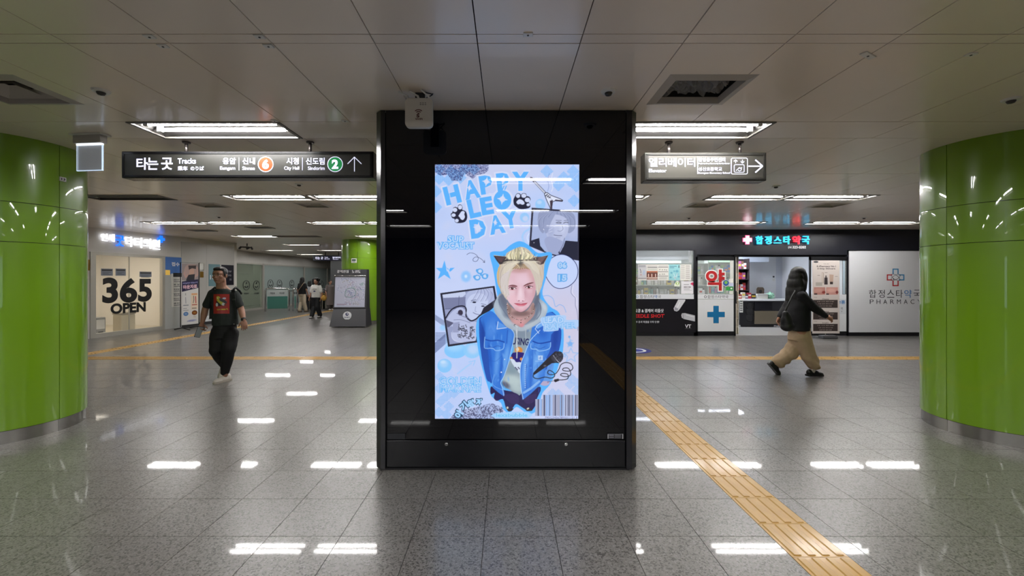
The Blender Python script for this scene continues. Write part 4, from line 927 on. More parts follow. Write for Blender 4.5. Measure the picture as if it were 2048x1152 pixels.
    for k in range(60): C.ell(915+rng.rand()*80, 365+rng.rand()*110, 3, 3, (150, 150, 170), 0.6)
    C.ell(800, 520, 16, 10, (120, 120, 132), 0.7, 0.5)
    C.line([(675, 600), (668, 650), (720, 668), (800, 650), (870, 662), (910, 640), (900, 600), (850, 572), (830, 600), (860, 622), (920, 612), (960, 560), (985, 505), (1040, 482), (1100, 500), (1118, 550), (1080, 580), (1010, 574), (1010, 550), (1060, 546), (1090, 580), (1088, 630), (1030, 645), (980, 628), (1000, 608), (1060, 618), (1060, 668), (1000, 682), (950, 682)], 9, (34, 34, 46), 1, 5)
    C.poly([(905, 678), (955, 668), (965, 690), (920, 710), (905, 700)], (40, 36, 44)).line([(840, 705), (905, 692)], 7, (120, 120, 140)).ell(834, 708, 9, 9, (140, 120, 160))
    # barcode
    C.rect(690, 905, 770, 1100, (178, 192, 232), 0.9)
    x = 690.0; rb = random.Random(3)
    while x < 1180:
        ww = rb.choice((3, 4, 5, 7, 10)); y0 = 905 if x < 768 else 856
        cc = rb.choice(((30, 34, 70), (30, 34, 70), (88, 88, 116), (110, 160, 226), (138, 140, 168)))
        C.rect(x, y0, x+ww, 1098, cc); x += ww; gw = rb.choice((3, 4, 6)); C.rect(x, y0, x+gw, 1098, (206, 214, 244)); x += gw
    C.rect(690, 1098, 1190, 1136, (200, 210, 246)); C.text('7901234567891011121 3', 985, 1118, 370, 24, (92, 100, 150))
    # bottom words
    FC()
    C.poly([(790, 1000), (1190, 985), (1195, 1060), (780, 1060)], (160, 206, 250), 0.95, 2); C.otext('lexsbubble', 990, 1025, 380, 46, (110, 190, 240), (176, 218, 250), 0.08, 0.0, 0.03)
    for ch_, cx, cy, sz, r_ in (('아', 352, 1012, 100, -1.05), ('기', 410, 915, 96, -0.72), ('왕', 500, 880, 92, -0.25), ('자', 596, 868, 88, 0.08)):
        C.otext(ch_, cx, cy, sz, sz, (160, 208, 250), (24, 60, 92), 0.09, r_, 0.06)
    return C
C = poster()
ys = YP-0.001
OS = Vector((PX(870, YP), YP+0.0005, PZ(837.5, YP)))
sw_, sh_ = PX(1156.5, YP)-OS.x, PZ(329, YP)-OS.z
def on_glass(px, py):
    N = Mg.to_3x3() @ Vector((0, -1, 0)); Q = Mg @ Vector((0, YP+0.0010, 1.0)); d = P(px, py, 1.0)-Vector((0, 0, H)); o = Vector((0, 0, H))
    return o + d*((Q-o).dot(N)/d.dot(N))
q0, q1, q2 = on_glass(870, 837.5), on_glass(1156.5, 837.5), on_glass(870, 329)
me = C.mesh(q0, (1, 0, 0), (q2-q0).normalized(), (q1-q0).length, (q2-q0).length, 3)
scr = link('poster_screen', me, print_mat('screen_print', emit=1.0, rough=0.02), tp); scr['label'] = 'lit portrait screen with birthday collage in blue and white'
b = _M['screen_print'].node_tree.nodes['Principled BSDF']; b.inputs['Specular IOR Level'].default_value = 0.55
del C

# ---- wireless router hung at the top left of the pillar
YR = 2.85
tr = thing('wireless_router', 'white square wireless router with three aerials hanging before the top left of the pillar', 'router', (PX(838, YR), YR, PZ(226, YR)))
def rsq(x0, x1, z0, z1, r, n=5):
    pts = []
    for (cx, cz, a) in ((x1-r, z0+r, -PI/2), (x1-r, z1-r, 0), (x0+r, z1-r, PI/2), (x0+r, z0+r, PI)):
        for k in range(n+1): pts.append((cx+r*math.cos(a+k*PI/2/n), cz+r*math.sin(a+k*PI/2/n)))
    return pts
rx0, rx1, rz0, rz1 = PX(810, YR), PX(865, YR), PZ(254.5, YR), PZ(196, YR)
bm_ = MB().prism(rsq(rx0, rx1, rz0, rz1, 0.03), 'y', YR, YR+0.032); bm_.prism(rsq(rx0+0.004, rx1-0.004, rz0+0.004, rz1-0.004, 0.028), 'y', YR-0.004, YR)
bm_.obj('case', mat('router_white', (206, 202, 192), 0.35), tr, auto=0.5)
MB().bbox(PX(828, YR), PX(848, YR), YR+0.033, YR+0.043, rz0+0.06, CEIL-0.001, 0.002).obj('hanging_bracket', M_DGREY, tr)
for i, (px, py) in enumerate(((797, 181), (819, 180), (842, 177))):
    bx_ = 816+i*21; MB().cyl(P(bx_, 197, YR+0.015), P(bx_-2, 191, YR+0.01), 0.008, 10).obj('hinge', M_PWHITE, tr)
    MB().cyl(P(bx_-2, 192, YR+0.012), P(px, py+2.5, YR-0.02), 0.0065, 8, 0.0055).obj('aerial', M_PWHITE, tr)
MB().tube([P(850, 198, YR+0.03), P(864, 190, YR+0.05), P(869, 181, YR+0.06), (PX(862, YR), YR+0.05, CEIL-0.006), (PX(848, YR), YR+0.02, CEIL-0.006), (PX(836, YR), YR+0.06, CEIL-0.006)], 0.004, 6).obj('cable', M_DGREY, tr)
ri = mat('router_ink', (92, 44, 40), 0.5); cx_, cz_ = PX(837, YR-0.005), PZ(226, YR-0.005)
for r_ in (0.008, 0.02, 0.032):
    mb = MB(); n = 12
    pts = [(cx_+(r_+0.0035)*math.sin(t), cz_-0.01+(r_+0.0035)*math.cos(t)) for t in np.linspace(-0.8, 0.8, n)] + [(cx_+(r_-0.0025)*math.sin(t), cz_-0.01+(r_-0.0025)*math.cos(t)) for t in np.linspace(0.8, -0.8, n)]
    vs_ = [(p[0], YR-0.0048, p[1]) for p in pts]; mb.add(vs_, [(i, i+1, 2*n-2-i, 2*n-1-i) for i in range(n-1)]); mb.obj('wave_mark', ri, tr)
lettering('WiFi', 830, 236, 845, 240, YR-0.0045, ri, tr, 0.02, 0.0006); lettering(':: :: ::', 840, 205, 852, 210, YR-0.0045, M_INK, tr, 0.02, 0.0006); lettering('S', 833, 228, 839, 235, YR-0.0045, ri, tr, 0.05, 0.0006)
# ================================================================ PHARMACY ON THE RIGHT
YW = 10.8
def bx(px0, py0, px1, py1, y0, y1, m, name, parent, b=0.0):
    """box whose front face (at depth y0) is measured in the picture"""
    x0, x1, z0, z1 = PX(px0, y0), PX(px1, y0), PZ(py1, y0), PZ(py0, y0)
    mb = MB()
    if b: mb.bbox(x0, x1, y0, y1, z0, z1, b)
    else: mb.box(x0, x1, y0, y1, z0, z1)
    return mb.obj(name, m, parent)
def canvas_on(C, Y, parent, name, m=None, cell=2, label=None):
    o = link(name, C.mesh((PX(C.x0, Y), Y, PZ(C.y1, Y)), (1, 0, 0), (0, 0, 1), PX(C.x1, Y)-PX(C.x0, Y), PZ(C.y0, Y)-PZ(C.y1, Y), cell), m or M_PRINT, parent)
    if label: o['label'] = label
    return o
M_FASC = mat('fascia_black', (27, 28, 37), 0.35, noise_amt=0.05, noise_scale=1)
M_SHOPW = mat('shop_white', (228, 229, 232), 0.4)
M_BFR = mat('shop_frame', (18, 18, 22), 0.35)
# front wall as structure: fascia and piers around the openings
wr = MB(); zt = CEIL+0.02
def wbox(px0, px1, z0, z1, d=0.16): wr.box(PX(px0, YW), PX(px1, YW), YW, YW+d, z0, z1)
X_L = PX(1100, YW); XW_R = 13.0
zA, zB, zC = PZ(500.5, YW), PZ(513.5, YW), PZ(502, YW)
wr.box(X_L-0.5, XW_R, YW, YW+0.16, PZ(500.2, YW), zt)                   # fascia
wbox(1391, 1694.5, zB+0.05, PZ(500.2, YW))                             # lower lip above the doors
wbox(1389.5, 1394.3, 0, zB+0.06); wbox(1694.5, 1698.3, 0, zB+0.06)
wr.box(X_L-0.5, X_L+1.0, YW, YW+0.16, 0, zt)
tag(wr.obj('wall_right_shop', M_FASC), kind='structure')
# closing of the hall beyond the shop front, to the left behind the pillar
tag(MB().box(X_L-0.6, X_L-0.5, YW, 31.5, 0, CEIL+0.05).obj('wall_inner', M_GREYP), kind='structure')
# interior shell of the shop
XI0, XI1, YI1 = 3.0, 9.2, 14.6; ZI = 2.62
sh = MB(); sh.box(XI0, XI1, YI1, YI1+0.1, 0, ZI); sh.box(XI0-0.1, XI0, YW+0.16, YI1, 0, ZI); sh.box(XI1, XI1+0.1, YW+0.16, YI1, 0, ZI)
tag(sh.obj('wall_shop_inside', M_SHOPW), kind='structure')
tag(MB().box(XI0-0.1, XI1+0.1, YW+0.16, YI1+0.1, ZI, ZI+0.05).obj('ceiling_shop', mat('shop_ceiling', (215, 218, 226), 0.5)), kind='structure')
tag(MB().box(XI0, XI1, YW+0.05, YI1, 0.0, 0.006).obj('floor_shop', mat('shop_floor', (172, 168, 164), 0.25)), kind='structure')
t = thing('shop_light', 'bright flat ceiling lamp inside the pharmacy over the counter', 'ceiling light', (6.4, 12.6, ZI))
MB().bbox(-0.8, 0.8, -0.35, 0.35, -0.05, -0.001, 0.01).obj('frame', M_PWHITE, t, world=False)
MB().box(-0.76, 0.76, -0.31, 0.31, -0.054, -0.0505).obj('diffuser', mat('shop_glow', (235, 240, 255), 0.5, emit=44, ecol=(236, 242, 255)), t, world=False)
t = thing('shop_light', 'bright flat ceiling lamp inside the pharmacy behind the posters window', 'ceiling light', (4.1, 11.9, ZI))
MB().bbox(-0.8, 0.8, -0.3, 0.3, -0.05, -0.001, 0.01).obj('frame', M_PWHITE, t, world=False)
MB().box(-0.76, 0.76, -0.26, 0.26, -0.054, -0.0505).obj('diffuser', mat('shop_glow', (0, 0, 0)), t, world=False)

# ---- glowing sign letters on the fascia
ts = thing('pharmacy_sign', 'glowing cyan and red letters with a pink-edged cross on the black fascia', 'sign', (PX(1550, YW), YW, PZ(480, YW)))
M_CY = mat('glow_cyan', (60, 205, 250), 0.4, emit=1.25, ecol=(30, 195, 250)); M_RD = mat('glow_red', (255, 40, 60), 0.4, emit=1.6, ecol=(250, 30, 55))
M_WH = mat('glow_white', (255, 250, 255), 0.4, emit=2.5, ecol=(255, 244, 255)); M_PK = mat('glow_pink', (255, 110, 150), 0.4, emit=1.3, ecol=(255, 110, 150)); M_BLUG = mat('glow_blue', (80, 190, 255), 0.4, emit=1.3, ecol=(90, 190, 255))
for ch_, a, b_, m in (('합', 1511, 1525, M_CY), ('정', 1529, 1542, M_CY), ('스', 1547, 1562, M_CY), ('타', 1566, 1579.5, M_CY), ('약', 1584, 1600, M_RD), ('국', 1603, 1618, M_CY)):
    lettering(ch_, a, 472 if ch_ != '스' else 473.5, b_, 488.5 if ch_ != '스' else 487, YW-0.05, m, ts, 0.022, 0.03, 'letter')
def cross_pts(cx, cz, R, w_): return [(cx-w_, cz-R), (cx+w_, cz-R), (cx+w_, cz-w_), (cx+R, cz-w_), (cx+R, cz+w_), (cx+w_, cz+w_), (cx+w_, cz+R), (cx-w_, cz+R), (cx-w_, cz+w_), (cx-R, cz+w_), (cx-R, cz-w_), (cx-w_, cz-w_)]
cxs, czs = PX(1493, YW), PZ(480, YW)
MB().prism(cross_pts(cxs, czs, 0.118, 0.052), 'y', YW-0.045, YW-0.03).obj('cross_rim', M_PK, ts, world=True)['label'] = 'pink rim of the glowing cross'
MB().prism(cross_pts(cxs, czs, 0.095, 0.034), 'y', YW-0.055, YW-0.044).obj('cross', M_WH, ts)['label'] = 'white heart of the glowing cross'
lettering('(02)', 1576, 492.5, 1584, 497.5, YW-0.012, M_SHOPW, ts, 0.0, 0.01, 'digits'); lettering('323-0202', 1585, 492, 1611.5, 497, YW-0.012, mat('sign_white', (240, 240, 240), 0.4, emit=0.35), ts, 0.0, 0.01, 'digits')
for a in (1493, 1517, 1555, 1592, 1610): MB().cyl((PX(a, YW), YW, czs), (PX(a, YW), YW-0.05, czs), 0.008, 6).obj('stud', M_DGREY, ts)

# ---- fixed window with posters, left
tw = thing('window_1', 'pharmacy window with taped paper posters above a black advert board', 'window', (PX(1300, YW), YW, 0))
W0, W1 = X_L+1.0, PX(1391, YW); ZW1, ZW0 = PZ(500.2, YW), PZ(588.5, YW)
f = MB(); f.box(W1-0.045, W1, YW-0.015, YW+0.08, 0, ZW1); f.box(W0, W1, YW-0.015, YW+0.08, 0, PZ(664.5, YW)); f.box(W0, W0+0.045, YW-0.015, YW+0.08, 0, ZW1)
f.obj('frame', M_BFR, tw)
MB().box(W0, W1-0.045, YW+0.02, YW+0.028, ZW0, ZW1).obj('pane', M_GLASS, tw)
MB().box(W0, W1-0.045, YW-0.005, YW+0.03, PZ(598, YW), ZW0).obj('name_band', M_SHOPW, tw)
C = Canvas(1262, 588.5, 1389.5, 598, 8, (214, 216, 220))
C.text('합정스타약국', 1301, 593.3, 42, 6.2, (40, 40, 48)); C.text('약', 1311.5, 593.3, 6.4, 6.2, (60, 110, 190)); C.ell(1274.5, 593.3, 2.5, 2.5, (120, 150, 190)).ell(1274.5, 593.3, 1.5, 1.5, (214, 216, 220))
canvas_on(C, YW-0.006, tw, 'band_print')
C = Canvas(1240, 598, 1391, 664.6, 7, (24, 23, 29))
C.frame(1270, 440, 4.607)
C.text('모공 & 결케어 리들샷', 130, 836, 265, 34, (228, 228, 232), 0, 0.02).text('NEEDLE SHOT', 118, 884, 300, 34, (196, 40, 44), 0, 0.03).text("'", 268, 872, 6, 8, (196, 40, 44)).text('피부 문제 해결을 위해 탄생!', 105, 939, 235, 20, (222, 222, 226), 0, 0.01)
C.poly([(398, 733), (462, 733), (462, 745), (405, 830), (385, 843), (362, 836), (355, 815)], (206, 206, 210), 1, 0).poly([(425, 878), (432, 860), (460, 858), (552, 880), (552, 935), (450, 912), (430, 900)], (190, 190, 196)).poly([(362, 800), (400, 818), (390, 838), (365, 834)], (150, 150, 158))
C.line([(440, 866), (445, 905)], 4, (120, 120, 128)).text('VT', 488, 978, 56, 32, (236, 236, 238), 0, 0.02).text('COSMETICS', 488, 1000, 56, 6, (150, 150, 150)).line([(412, 760), (390, 805)], 6, (235, 235, 238)).line([(470, 875), (540, 892)], 5, (230, 230, 232))
canvas_on(C, YW-0.018, tw, 'advert_board', print_mat('gloss_print', rough=0.25), label='black advert board with red and white lettering')
MB().box(PX(1240, YW), PX(1391, YW)-0.03, YW-0.0175, YW+0.03, PZ(664.6, YW), PZ(598, YW)).obj('board', M_BFR, tw)
# papers taped on the pane: each one its own sheet
def sheet(x0, y0, x1, y1, draw, label, name='paper_poster', bg=(222, 220, 214), parent=None, Y=None):
    Y = (YW+0.018) if Y is None else Y
    c = Canvas(x0, y0, x1, y1, 8, bg); draw(c); X0, X1, Z0, Z1 = PX(x0, Y), PX(x1, Y), PZ(y1, Y), PZ(y0, Y)
    if parent is None: q = thing(name, label, 'poster', ((X0+X1)/2, Y, Z0), group='printed sheets on the pharmacy glass')
    else: q = parent
    MB().box(X0, X1, Y-0.0012, Y, Z0, Z1).obj('sheet', M_PWHITE, q)
    link('print', c.mesh((X0, Y-0.0018, Z0), (1, 0, 0), (0, 0, 1), X1-X0, Z1-Z0, 2), M_PRINT, q); return q
FW = (1270, 495, 10.97)
def d1(c):
    c.frame(*FW).rect(70, 380, 245, 665, (196, 196, 200)).rect(70, 665, 245, 690, (150, 146, 150)); c.line([(110, 470), (130, 520), (128, 560)], 10, (60, 60, 66)).rect(170, 500, 220, 600, (176, 190, 210)).rect(80, 395, 230, 410, (90, 90, 96), 0.6).rect(80, 420, 230, 432, (120, 120, 126), 0.6).ell(130, 600, 12, 10, (170, 90, 90))
def d2(c):
    c.frame(*FW).rect(275, 426, 485, 440, (50, 46, 46)).rect(270, 395, 480, 406, (150, 140, 136), 0.7).rect(275, 455, 480, 500, (200, 200, 190)).rect(255, 515, 492, 700, (112, 58, 46)).rect(255, 515, 492, 545, (186, 120, 92))
    for x in (278, 350, 430): c.rect(x, 560, x+44, 640, (60, 34, 30)).rect(x+8, 575, x+30, 645, (226, 196, 180))
    c.rect(255, 655, 492, 676, (216, 200, 190)).rect(300, 680, 470, 690, (170, 130, 110))
def d3(c):
    c.frame(*FW)
    for y in (428, 524, 620): c.rect(510, y, 725, y+11, (70, 66, 66))
    c.rect(520, 400, 720, 412, (130, 126, 120), 0.8)
    for x, y in ((545, 485), (600, 490), (650, 490), (545, 590), (600, 585), (640, 585), (690, 495)): c.ell(x, y, 14, 13, (120, 120, 116), 0.9).ell(x, y+2, 7, 7, (200, 196, 190))
    for k in range(4): c.rect(530, 655+k*12, 700, 659+k*12, (150, 146, 140))
def d4(c):
    c.frame(*FW).rect(742, 372, 985, 722, (150, 206, 212)).rect(760, 405, 915, 420, (70, 130, 150)).rect(760, 438, 860, 450, (60, 120, 150)).ell(962, 408, 10, 14, (30, 40, 50)).ell(962, 436, 10, 12, (30, 40, 50))
    for x, y, r in ((800, 555, 24), (860, 520, 20), (920, 520, 34), (780, 655, 26), (960, 640, 22), (930, 580, 18)): c.ell(x, y, r, r*0.8, (90, 160, 186), 0.8)
    c.line([(850, 640), (880, 690), (910, 620), (930, 570)], 12, (226, 226, 232), 0.9).line([(850, 570), (875, 640)], 8, (236, 236, 240)).ell(880, 668, 10, 7, (90, 40, 60))
def d5(c):
    c.frame(*FW)
    for k in range(7): c.rect(1010, 400+k*44, 1090, 409+k*44, (140, 134, 130)).rect(1110, 404+k*44, 1200, 413+k*44, (96, 90, 88)).rect(1000, 384+k*44, 1225, 387+k*44, (190, 186, 180))
for (x0, x1, dd, lb) in ((1276, 1293, d1, 'grey paper poster with a small figure, first at left on the pharmacy pane'), (1293.3, 1315.4, d2, 'paper poster with a brown picture of jars on the pharmacy pane'), (1315.8, 1337, d3, 'paper poster with three dark rules and small items on the pharmacy pane'), (1337.3, 1360.5, d4, 'turquoise poster with a hand drawing on the pharmacy pane'), (1360.9, 1382.5, d5, 'cream paper list in two columns on the pharmacy pane')):
    sheet(x0, 528.8, x1, 560.8, dd, lb)
def d6(c):
    c.frame(*FW).rect(1070, 806, 1180, 820, (150, 146, 150)).text('홍통의약품', 1145, 868, 150, 26, (60, 56, 62), 0, 0.03).rect(1070, 902, 1200, 914, (150, 150, 156)).rect(1070, 934, 1250, 942, (180, 180, 184)).poly([(1210, 800), (1250, 768), (1290, 770), (1300, 880), (1265, 830)], (206, 40, 90))
sheet(1362.5, 562.5, 1386.8, 587.6, d6, 'white square notice with a magenta corner mark on the pharmacy pane', 'notice_card', (226, 224, 228))
def d7(c):
    c.frame(*FW).poly([(868, 800), (932, 732), (990, 790), (985, 858), (868, 856)], (226, 232, 212)).ell(935, 785, 40, 36, (150, 186, 60)).ell(935, 790, 26, 22, (226, 232, 212)).line([(905, 800), (935, 760), (965, 800)], 9, (110, 160, 40))
X0, X1 = PX(1349, YW), PX(1360.3, YW); q = thing('house_sticker', 'small house-shaped white and green sticker on the pharmacy pane', 'sticker', (X0, YW, PZ(573, YW)))
c = Canvas(1349, 561.5, 1360.5, 573.5, 10, (226, 232, 212)); d7(c)
MB().prism([(PX(x, YW), PZ(y, YW)) for x, y in ((1349, 568), (1355, 561.6), (1360.3, 567), (1359.8, 573.3), (1349, 573.1))], 'y', YW+0.012, YW+0.018).obj('backing', mat('sticker_pale', (226, 232, 212), 0.5), q)
c2 = Canvas(1351, 565, 1358.6, 572, 12, (226, 232, 212)); d7(c2); link('print', c2.mesh((PX(1351, YW), YW+0.0115, PZ(572, YW)), (1, 0, 0), (0, 0, 1), PX(1358.6, YW)-PX(1351, YW), PZ(565, YW)-PZ(572, YW), 3), M_PRINT, q)

# ---- sliding door leaf, left of the opening
def leaf(name, label, p0, p1, top):
    d = thing(name, label, 'door', (PX(p0, YW), YW, 0)); y0, y1 = YW-0.03, YW+0.01
    x0, x1, zt_ = PX(p0, YW), PX(p1, YW), PZ(top, YW); fr = MB(); e = 0.032
    fr.box(x0, x0+e, y0, y1, 0.01, zt_); fr.box(x1-e, x1, y0, y1, 0.01, zt_); fr.box(x0, x1, y0, y1, zt_-0.09, zt_); fr.box(x0, x1, y0, y1, 0.01, 0.12)
    fr.obj('frame', M_BFR, d); MB().box(x0+e, x1-e, YW-0.014, YW-0.006, 0.1, zt_-0.08).obj('pane', M_GLASS, d); return d
dl = leaf('door_1', 'black-framed glass door leaf with big red letter and blue cross panel', 1392, 1470, 513.8)
bx(1394.8, 588.8, 1467.2, 597.8, YW-0.018, YW-0.006, M_SHOPW, 'name_band', dl); bx(1394.8, 598.6, 1467.2, 664.3, YW-0.02, YW-0.006, mat('cross_panel', (218, 219, 221), 0.4), 'lower_panel', dl)
lettering('합정스타약국', 1415, 590.3, 1456.5, 596.6, YW-0.0205, M_INK, dl, 0.0, 0.001); MB().lathe([(0.022, 0), (0.034, 0), (0.034, 0.001), (0.022, 0.001)], (PX(1410, YW), YW-0.0195, PZ(593.4, YW)), 14, 'y').obj('ring_mark', M_DGREY, dl)
cz = PZ(628.9, YW); cx = PX(1431.2, YW)
MB().prism(cross_pts(cx, cz, 0.242, 0.085), 'y', YW-0.0225, YW-0.021).obj('cross_border', M_PWHITE, dl); MB().prism(cross_pts(cx, cz, 0.225, 0.070), 'y', YW-0.024, YW-0.0226).obj('blue_cross', mat('cross_blue', (14, 108, 158), 0.45), dl)
# red letter with white outline
lettering('약', 1409.6, 537, 1451.5, 583.5, YW-0.0175, M_PWHITE, dl, 0.085, 0.002, 'letter_border'); lettering('약', 1411.6, 539.2, 1449.3, 581.3, YW-0.0205, mat('letter_red', (178, 30, 32), 0.45), dl, 0.028, 0.002, 'red_letter')
def disc(px, py, r, m, Y, parent, name='sticker', d=0.002): return MB().lathe([(0.0005, 0), (r, 0), (r, d)], (PX(px, Y), Y, PZ(py, Y)), 20, 'y').obj(name, m, parent)
disc(1452, 566, 0.088, M_PWHITE, YW-0.0225, dl); disc(1452, 566, 0.078, mat('sticker_blue', (44, 88, 158), 0.45), YW-0.0235, dl, 'blue_sticker'); disc(1452, 565, 0.04, mat('sticker_green', (120, 180, 80), 0.45), YW-0.0245, dl, 'green_sticker')
for (a, b_, c_, d_, m) in ((1458, 557.5, 1466, 565, M_PWHITE), (1459.5, 559, 1464.5, 563.5, mat('st_violet', (130, 110, 180), 0.5)), (1458, 566, 1467, 573, mat('st_lilac', (196, 200, 226), 0.5)), (1452, 573.5, 1458.5, 581, mat('st_green', (60, 160, 70), 0.5)), (1459, 573, 1466.5, 581, mat('st_green2', (24, 140, 60), 0.5)), (1458.5, 582, 1466, 587.5, mat('st_white', (220, 222, 214), 0.5)), (1453.5, 575.5, 1457, 579, M_PWHITE), (1461, 575.5, 1464.5, 578.5, M_PWHITE)):
    bx(a, b_, c_, d_, YW-0.0165-0.001*random.random(), YW-0.0145, m, 'sticker', dl)
MB().tube([P(1472.5, 582.5, YW), P(1470.5, 582.5, YW-0.03)+Vector((0, -0.03, 0)), P(1470.5, 606, YW-0.03)+Vector((0, -0.03, 0)), P(1472.5, 606, YW)], 0.017, 8).obj('handle', M_BFR, dl)
# right stile group beside the opening, slim glazed strip
bx(1469.5, 508, 1471.5, 672, YW+0.0, YW+0.05, M_BFR, 'stile', dl)
dr = leaf('door_2', 'black-framed glass door leaf slid open behind the tall roll-up banner', 1618, 1694, 513.8)
bx(1684, 589, 1693.2, 664, YW-0.018, YW-0.006, M_SHOPW, 'lower_panel', dr); bx(1621, 589, 1684, 664, YW-0.018, YW-0.006, M_SHOPW, 'lower_panel', dr)
C = Canvas(1679, 598, 1693, 628, 8, (214, 217, 222)); C.text('!휴', 1685, 604.5, 11, 8, (60, 120, 180), 0, 0.03).text('국', 1683.5, 617, 4.5, 5, (70, 70, 76)).text('Y', 1683.5, 623, 3, 3, (90, 90, 90)); canvas_on(C, YW-0.019, dr, 'band_print')
bx(1686, 516, 1690, 588, YW-0.008, YW-0.0055, mat('mirror_strip', (170, 190, 205), 0.2), 'film_strip', dr)
# rail over the opening and threshold
tp_ = thing('door_track', 'slim black door rail above the pharmacy entrance', 'door rail', (PX(1545, YW), YW, zB))
MB().box(PX(1394.4, YW), PX(1694.4, YW), YW+0.082, YW+0.14, zB+0.001, zB+0.052).obj('rail', M_BFR, tp_)

# ---- big white wall panel with the logo
tl = thing('logo_panel', 'large white wall panel with pharmacy cross emblem beside the right column', 'sign', (PX(1780, YW), YW, 0.1))
bx(1698.4, 502, 1900, 664.5, YW-0.02, YW-0.001, mat('logo_white', (218, 219, 222), 0.4), 'panel', tl); bx(1698.4, 665, 1900, 673, YW-0.015, YW-0.001, M_BFR, 'plinth', tl)
MB().box(PX(1900, YW), 12.98, YW-0.02, YW-0.001, PZ(664.5, YW), PZ(502, YW)).obj('panel', mat('logo_white', (0, 0, 0)), tl)
MB().box(PX(1698.6, YW), 12.98, YW+0.002, YW+0.1, 0.002, PZ(500.6, YW)).obj('backing', M_BFR, tl)
YL = YW-0.022; M_TXT = mat('logo_ink', (62, 62, 68), 0.5); M_LB = mat('logo_blue', (64, 136, 180), 0.5); M_LR = mat('logo_red', (186, 50, 52), 0.5)
for ch_, a, b_, m in (('합', 1738, 1752.5, M_TXT), ('정', 1756.5, 1769.5, M_TXT), ('스', 1774, 1788.5, M_TXT), ('타', 1792, 1805.5, M_TXT), ('약', 1808.5, 1823.5, mat('logo_blue2', (66, 128, 190), 0.5)), ('국', 1827, 1842, M_TXT)):
    lettering(ch_, a, 579.5, b_, 595.5, YL, m, tl, 0.0, 0.002, 'letter')
for k, ch_ in enumerate('PHARMACY'):
    xx = 1739.5+k*13.6; lettering(ch_, xx, 599, xx+7.6, 607.7, YL, M_TXT, tl, -0.005, 0.002, 'letter')
def arm(rot, m):
    R, w_, t_ = 0.225, 0.078, 0.028; q = MB(); a = [(-w_, 0.085), (-w_, R), (w_, R), (w_, 0.085), (w_-t_, 0.085), (w_-t_, R-t_), (-w_+t_, R-t_), (-w_+t_, 0.085)]
    c0, s0 = math.cos(rot), math.sin(rot); X, Z = PX(1789.5, YW), PZ(554.8, YW); pts = [(X+x*c0-z*s0, Z+x*s0+z*c0) for x, z in a]
    q.v = [(p[0], yy, p[1]) for yy in (YL, YL-0.002) for p in pts]
    for k in ((0, 1, 6, 7), (1, 2, 5, 6), (2, 3, 4, 5)): q.f += [k, tuple(i+8 for i in k)]
    q.obj('emblem_arm', m, tl)
arm(0, M_LB); arm(-PI/2, M_LB); arm(PI/2, M_LR); arm(PI, M_LR)
for a, b_ in ((0.5, M_DGREY), (-0.6, M_TXT)):
    X, Z = PX(1789.5, YW), PZ(554.8, YW)
    MB().tube([(X+0.13*math.cos(t)*math.cos(a)-0.055*math.sin(t)*math.sin(a), YL-0.003, Z+0.13*math.cos(t)*math.sin(a)+0.055*math.sin(t)*math.cos(a)) for t in np.linspace(0, 2*PI, 25)[:-1]], 0.004, 4, True).obj('emblem_orbit', b_, tl)
disc(1787, 558, 0.014, M_TXT, YL-0.004, tl, 'emblem_dot')

# ---- tall roll-up banner before the door
YB2 = 10.3; tb = thing('rollup_banner', 'tall white skincare banner stand in front of the open pharmacy door', 'banner', (PX(1655, YB2), YB2, 0))
x0, x1 = PX(1627, YB2), PX(1677, YB2)
MB().bbox(PX(1643, YB2), PX(1673, YB2), YB2-0.06, YB2+0.12, 0.0, 0.08, 0.02).obj('base', mat('banner_base', (74, 74, 76), 0.6), tb)
MB().cyl(((x0+x1)/2, YB2+0.02, 0.07), ((x0+x1)/2, YB2+0.02, PZ(523, YB2)), 0.01, 8).obj('pole', M_STEEL, tb)
C = Canvas(1624.5, 521, 1679, 667, 8, (206, 196, 190)); C.frame(1440, 440, 4.431)
C.ell(850, 372, 22, 8, (60, 60, 66)).text('Vella_Skin', 940, 390, 50, 8, (70, 66, 66)).text('K-Pharmacy No.1', 942, 413, 168, 19, (74, 66, 66), 0, 0.03).text('5-Step Skincare', 942, 433, 158, 17, (74, 66, 66), 0, 0.03)
C.rect(900, 465, 920, 560, (176, 160, 150)).rect(903, 470, 911, 556, (206, 196, 186)).poly([(925, 510), (952, 510), (954, 572), (923, 572)], (56, 48, 50)).rect(932, 492, 945, 512, (96, 88, 88)).poly([(968, 482), (1006, 486), (1000, 568), (972, 566)], (186, 160, 144)).rect(974, 548, 1000, 570, (60, 50, 50)).rect(848, 552, 905, 584, (172, 164, 156))
for x, y in ((875, 491), (940, 467), (1030, 501)): C.rect(x-12, y-2, x+12, y+2, (130, 120, 116))
C.rect(832, 596, 932, 662, (184, 132, 122)).rect(940, 596, 1044, 662, (196, 144, 134)).ell(918, 640, 16, 12, (140, 60, 54)).ell(1036, 640, 12, 14, (120, 56, 54)).ell(870, 625, 40, 18, (206, 160, 148), 0.7, 0.5).ell(985, 625, 40, 18, (216, 170, 158), 0.7, 0.5).rect(834, 650, 862, 662, (60, 44, 44)).rect(940, 652, 965, 662, (60, 44, 44))
for y, tt in ((708, 'Cleanse'), (818, 'Balance'), (920, 'Strengthen')):
    C.text(tt, 935, y-8, 60, 12, (96, 86, 84), 0, 0.02).rect(826, y, 1042, y+(70 if y == 708 else 64), (58, 48, 46)).text('Step', 848, y-22, 26, 8, (120, 110, 106))
    for k in range(3): C.text('수분 진정 케어 STEP', 935, y+14+k*20, 150-20*k, 8, (226, 216, 206))
X0, X1, Z0, Z1 = PX(1624.5, YB2), PX(1679, YB2), PZ(667, YB2), PZ(521, YB2)
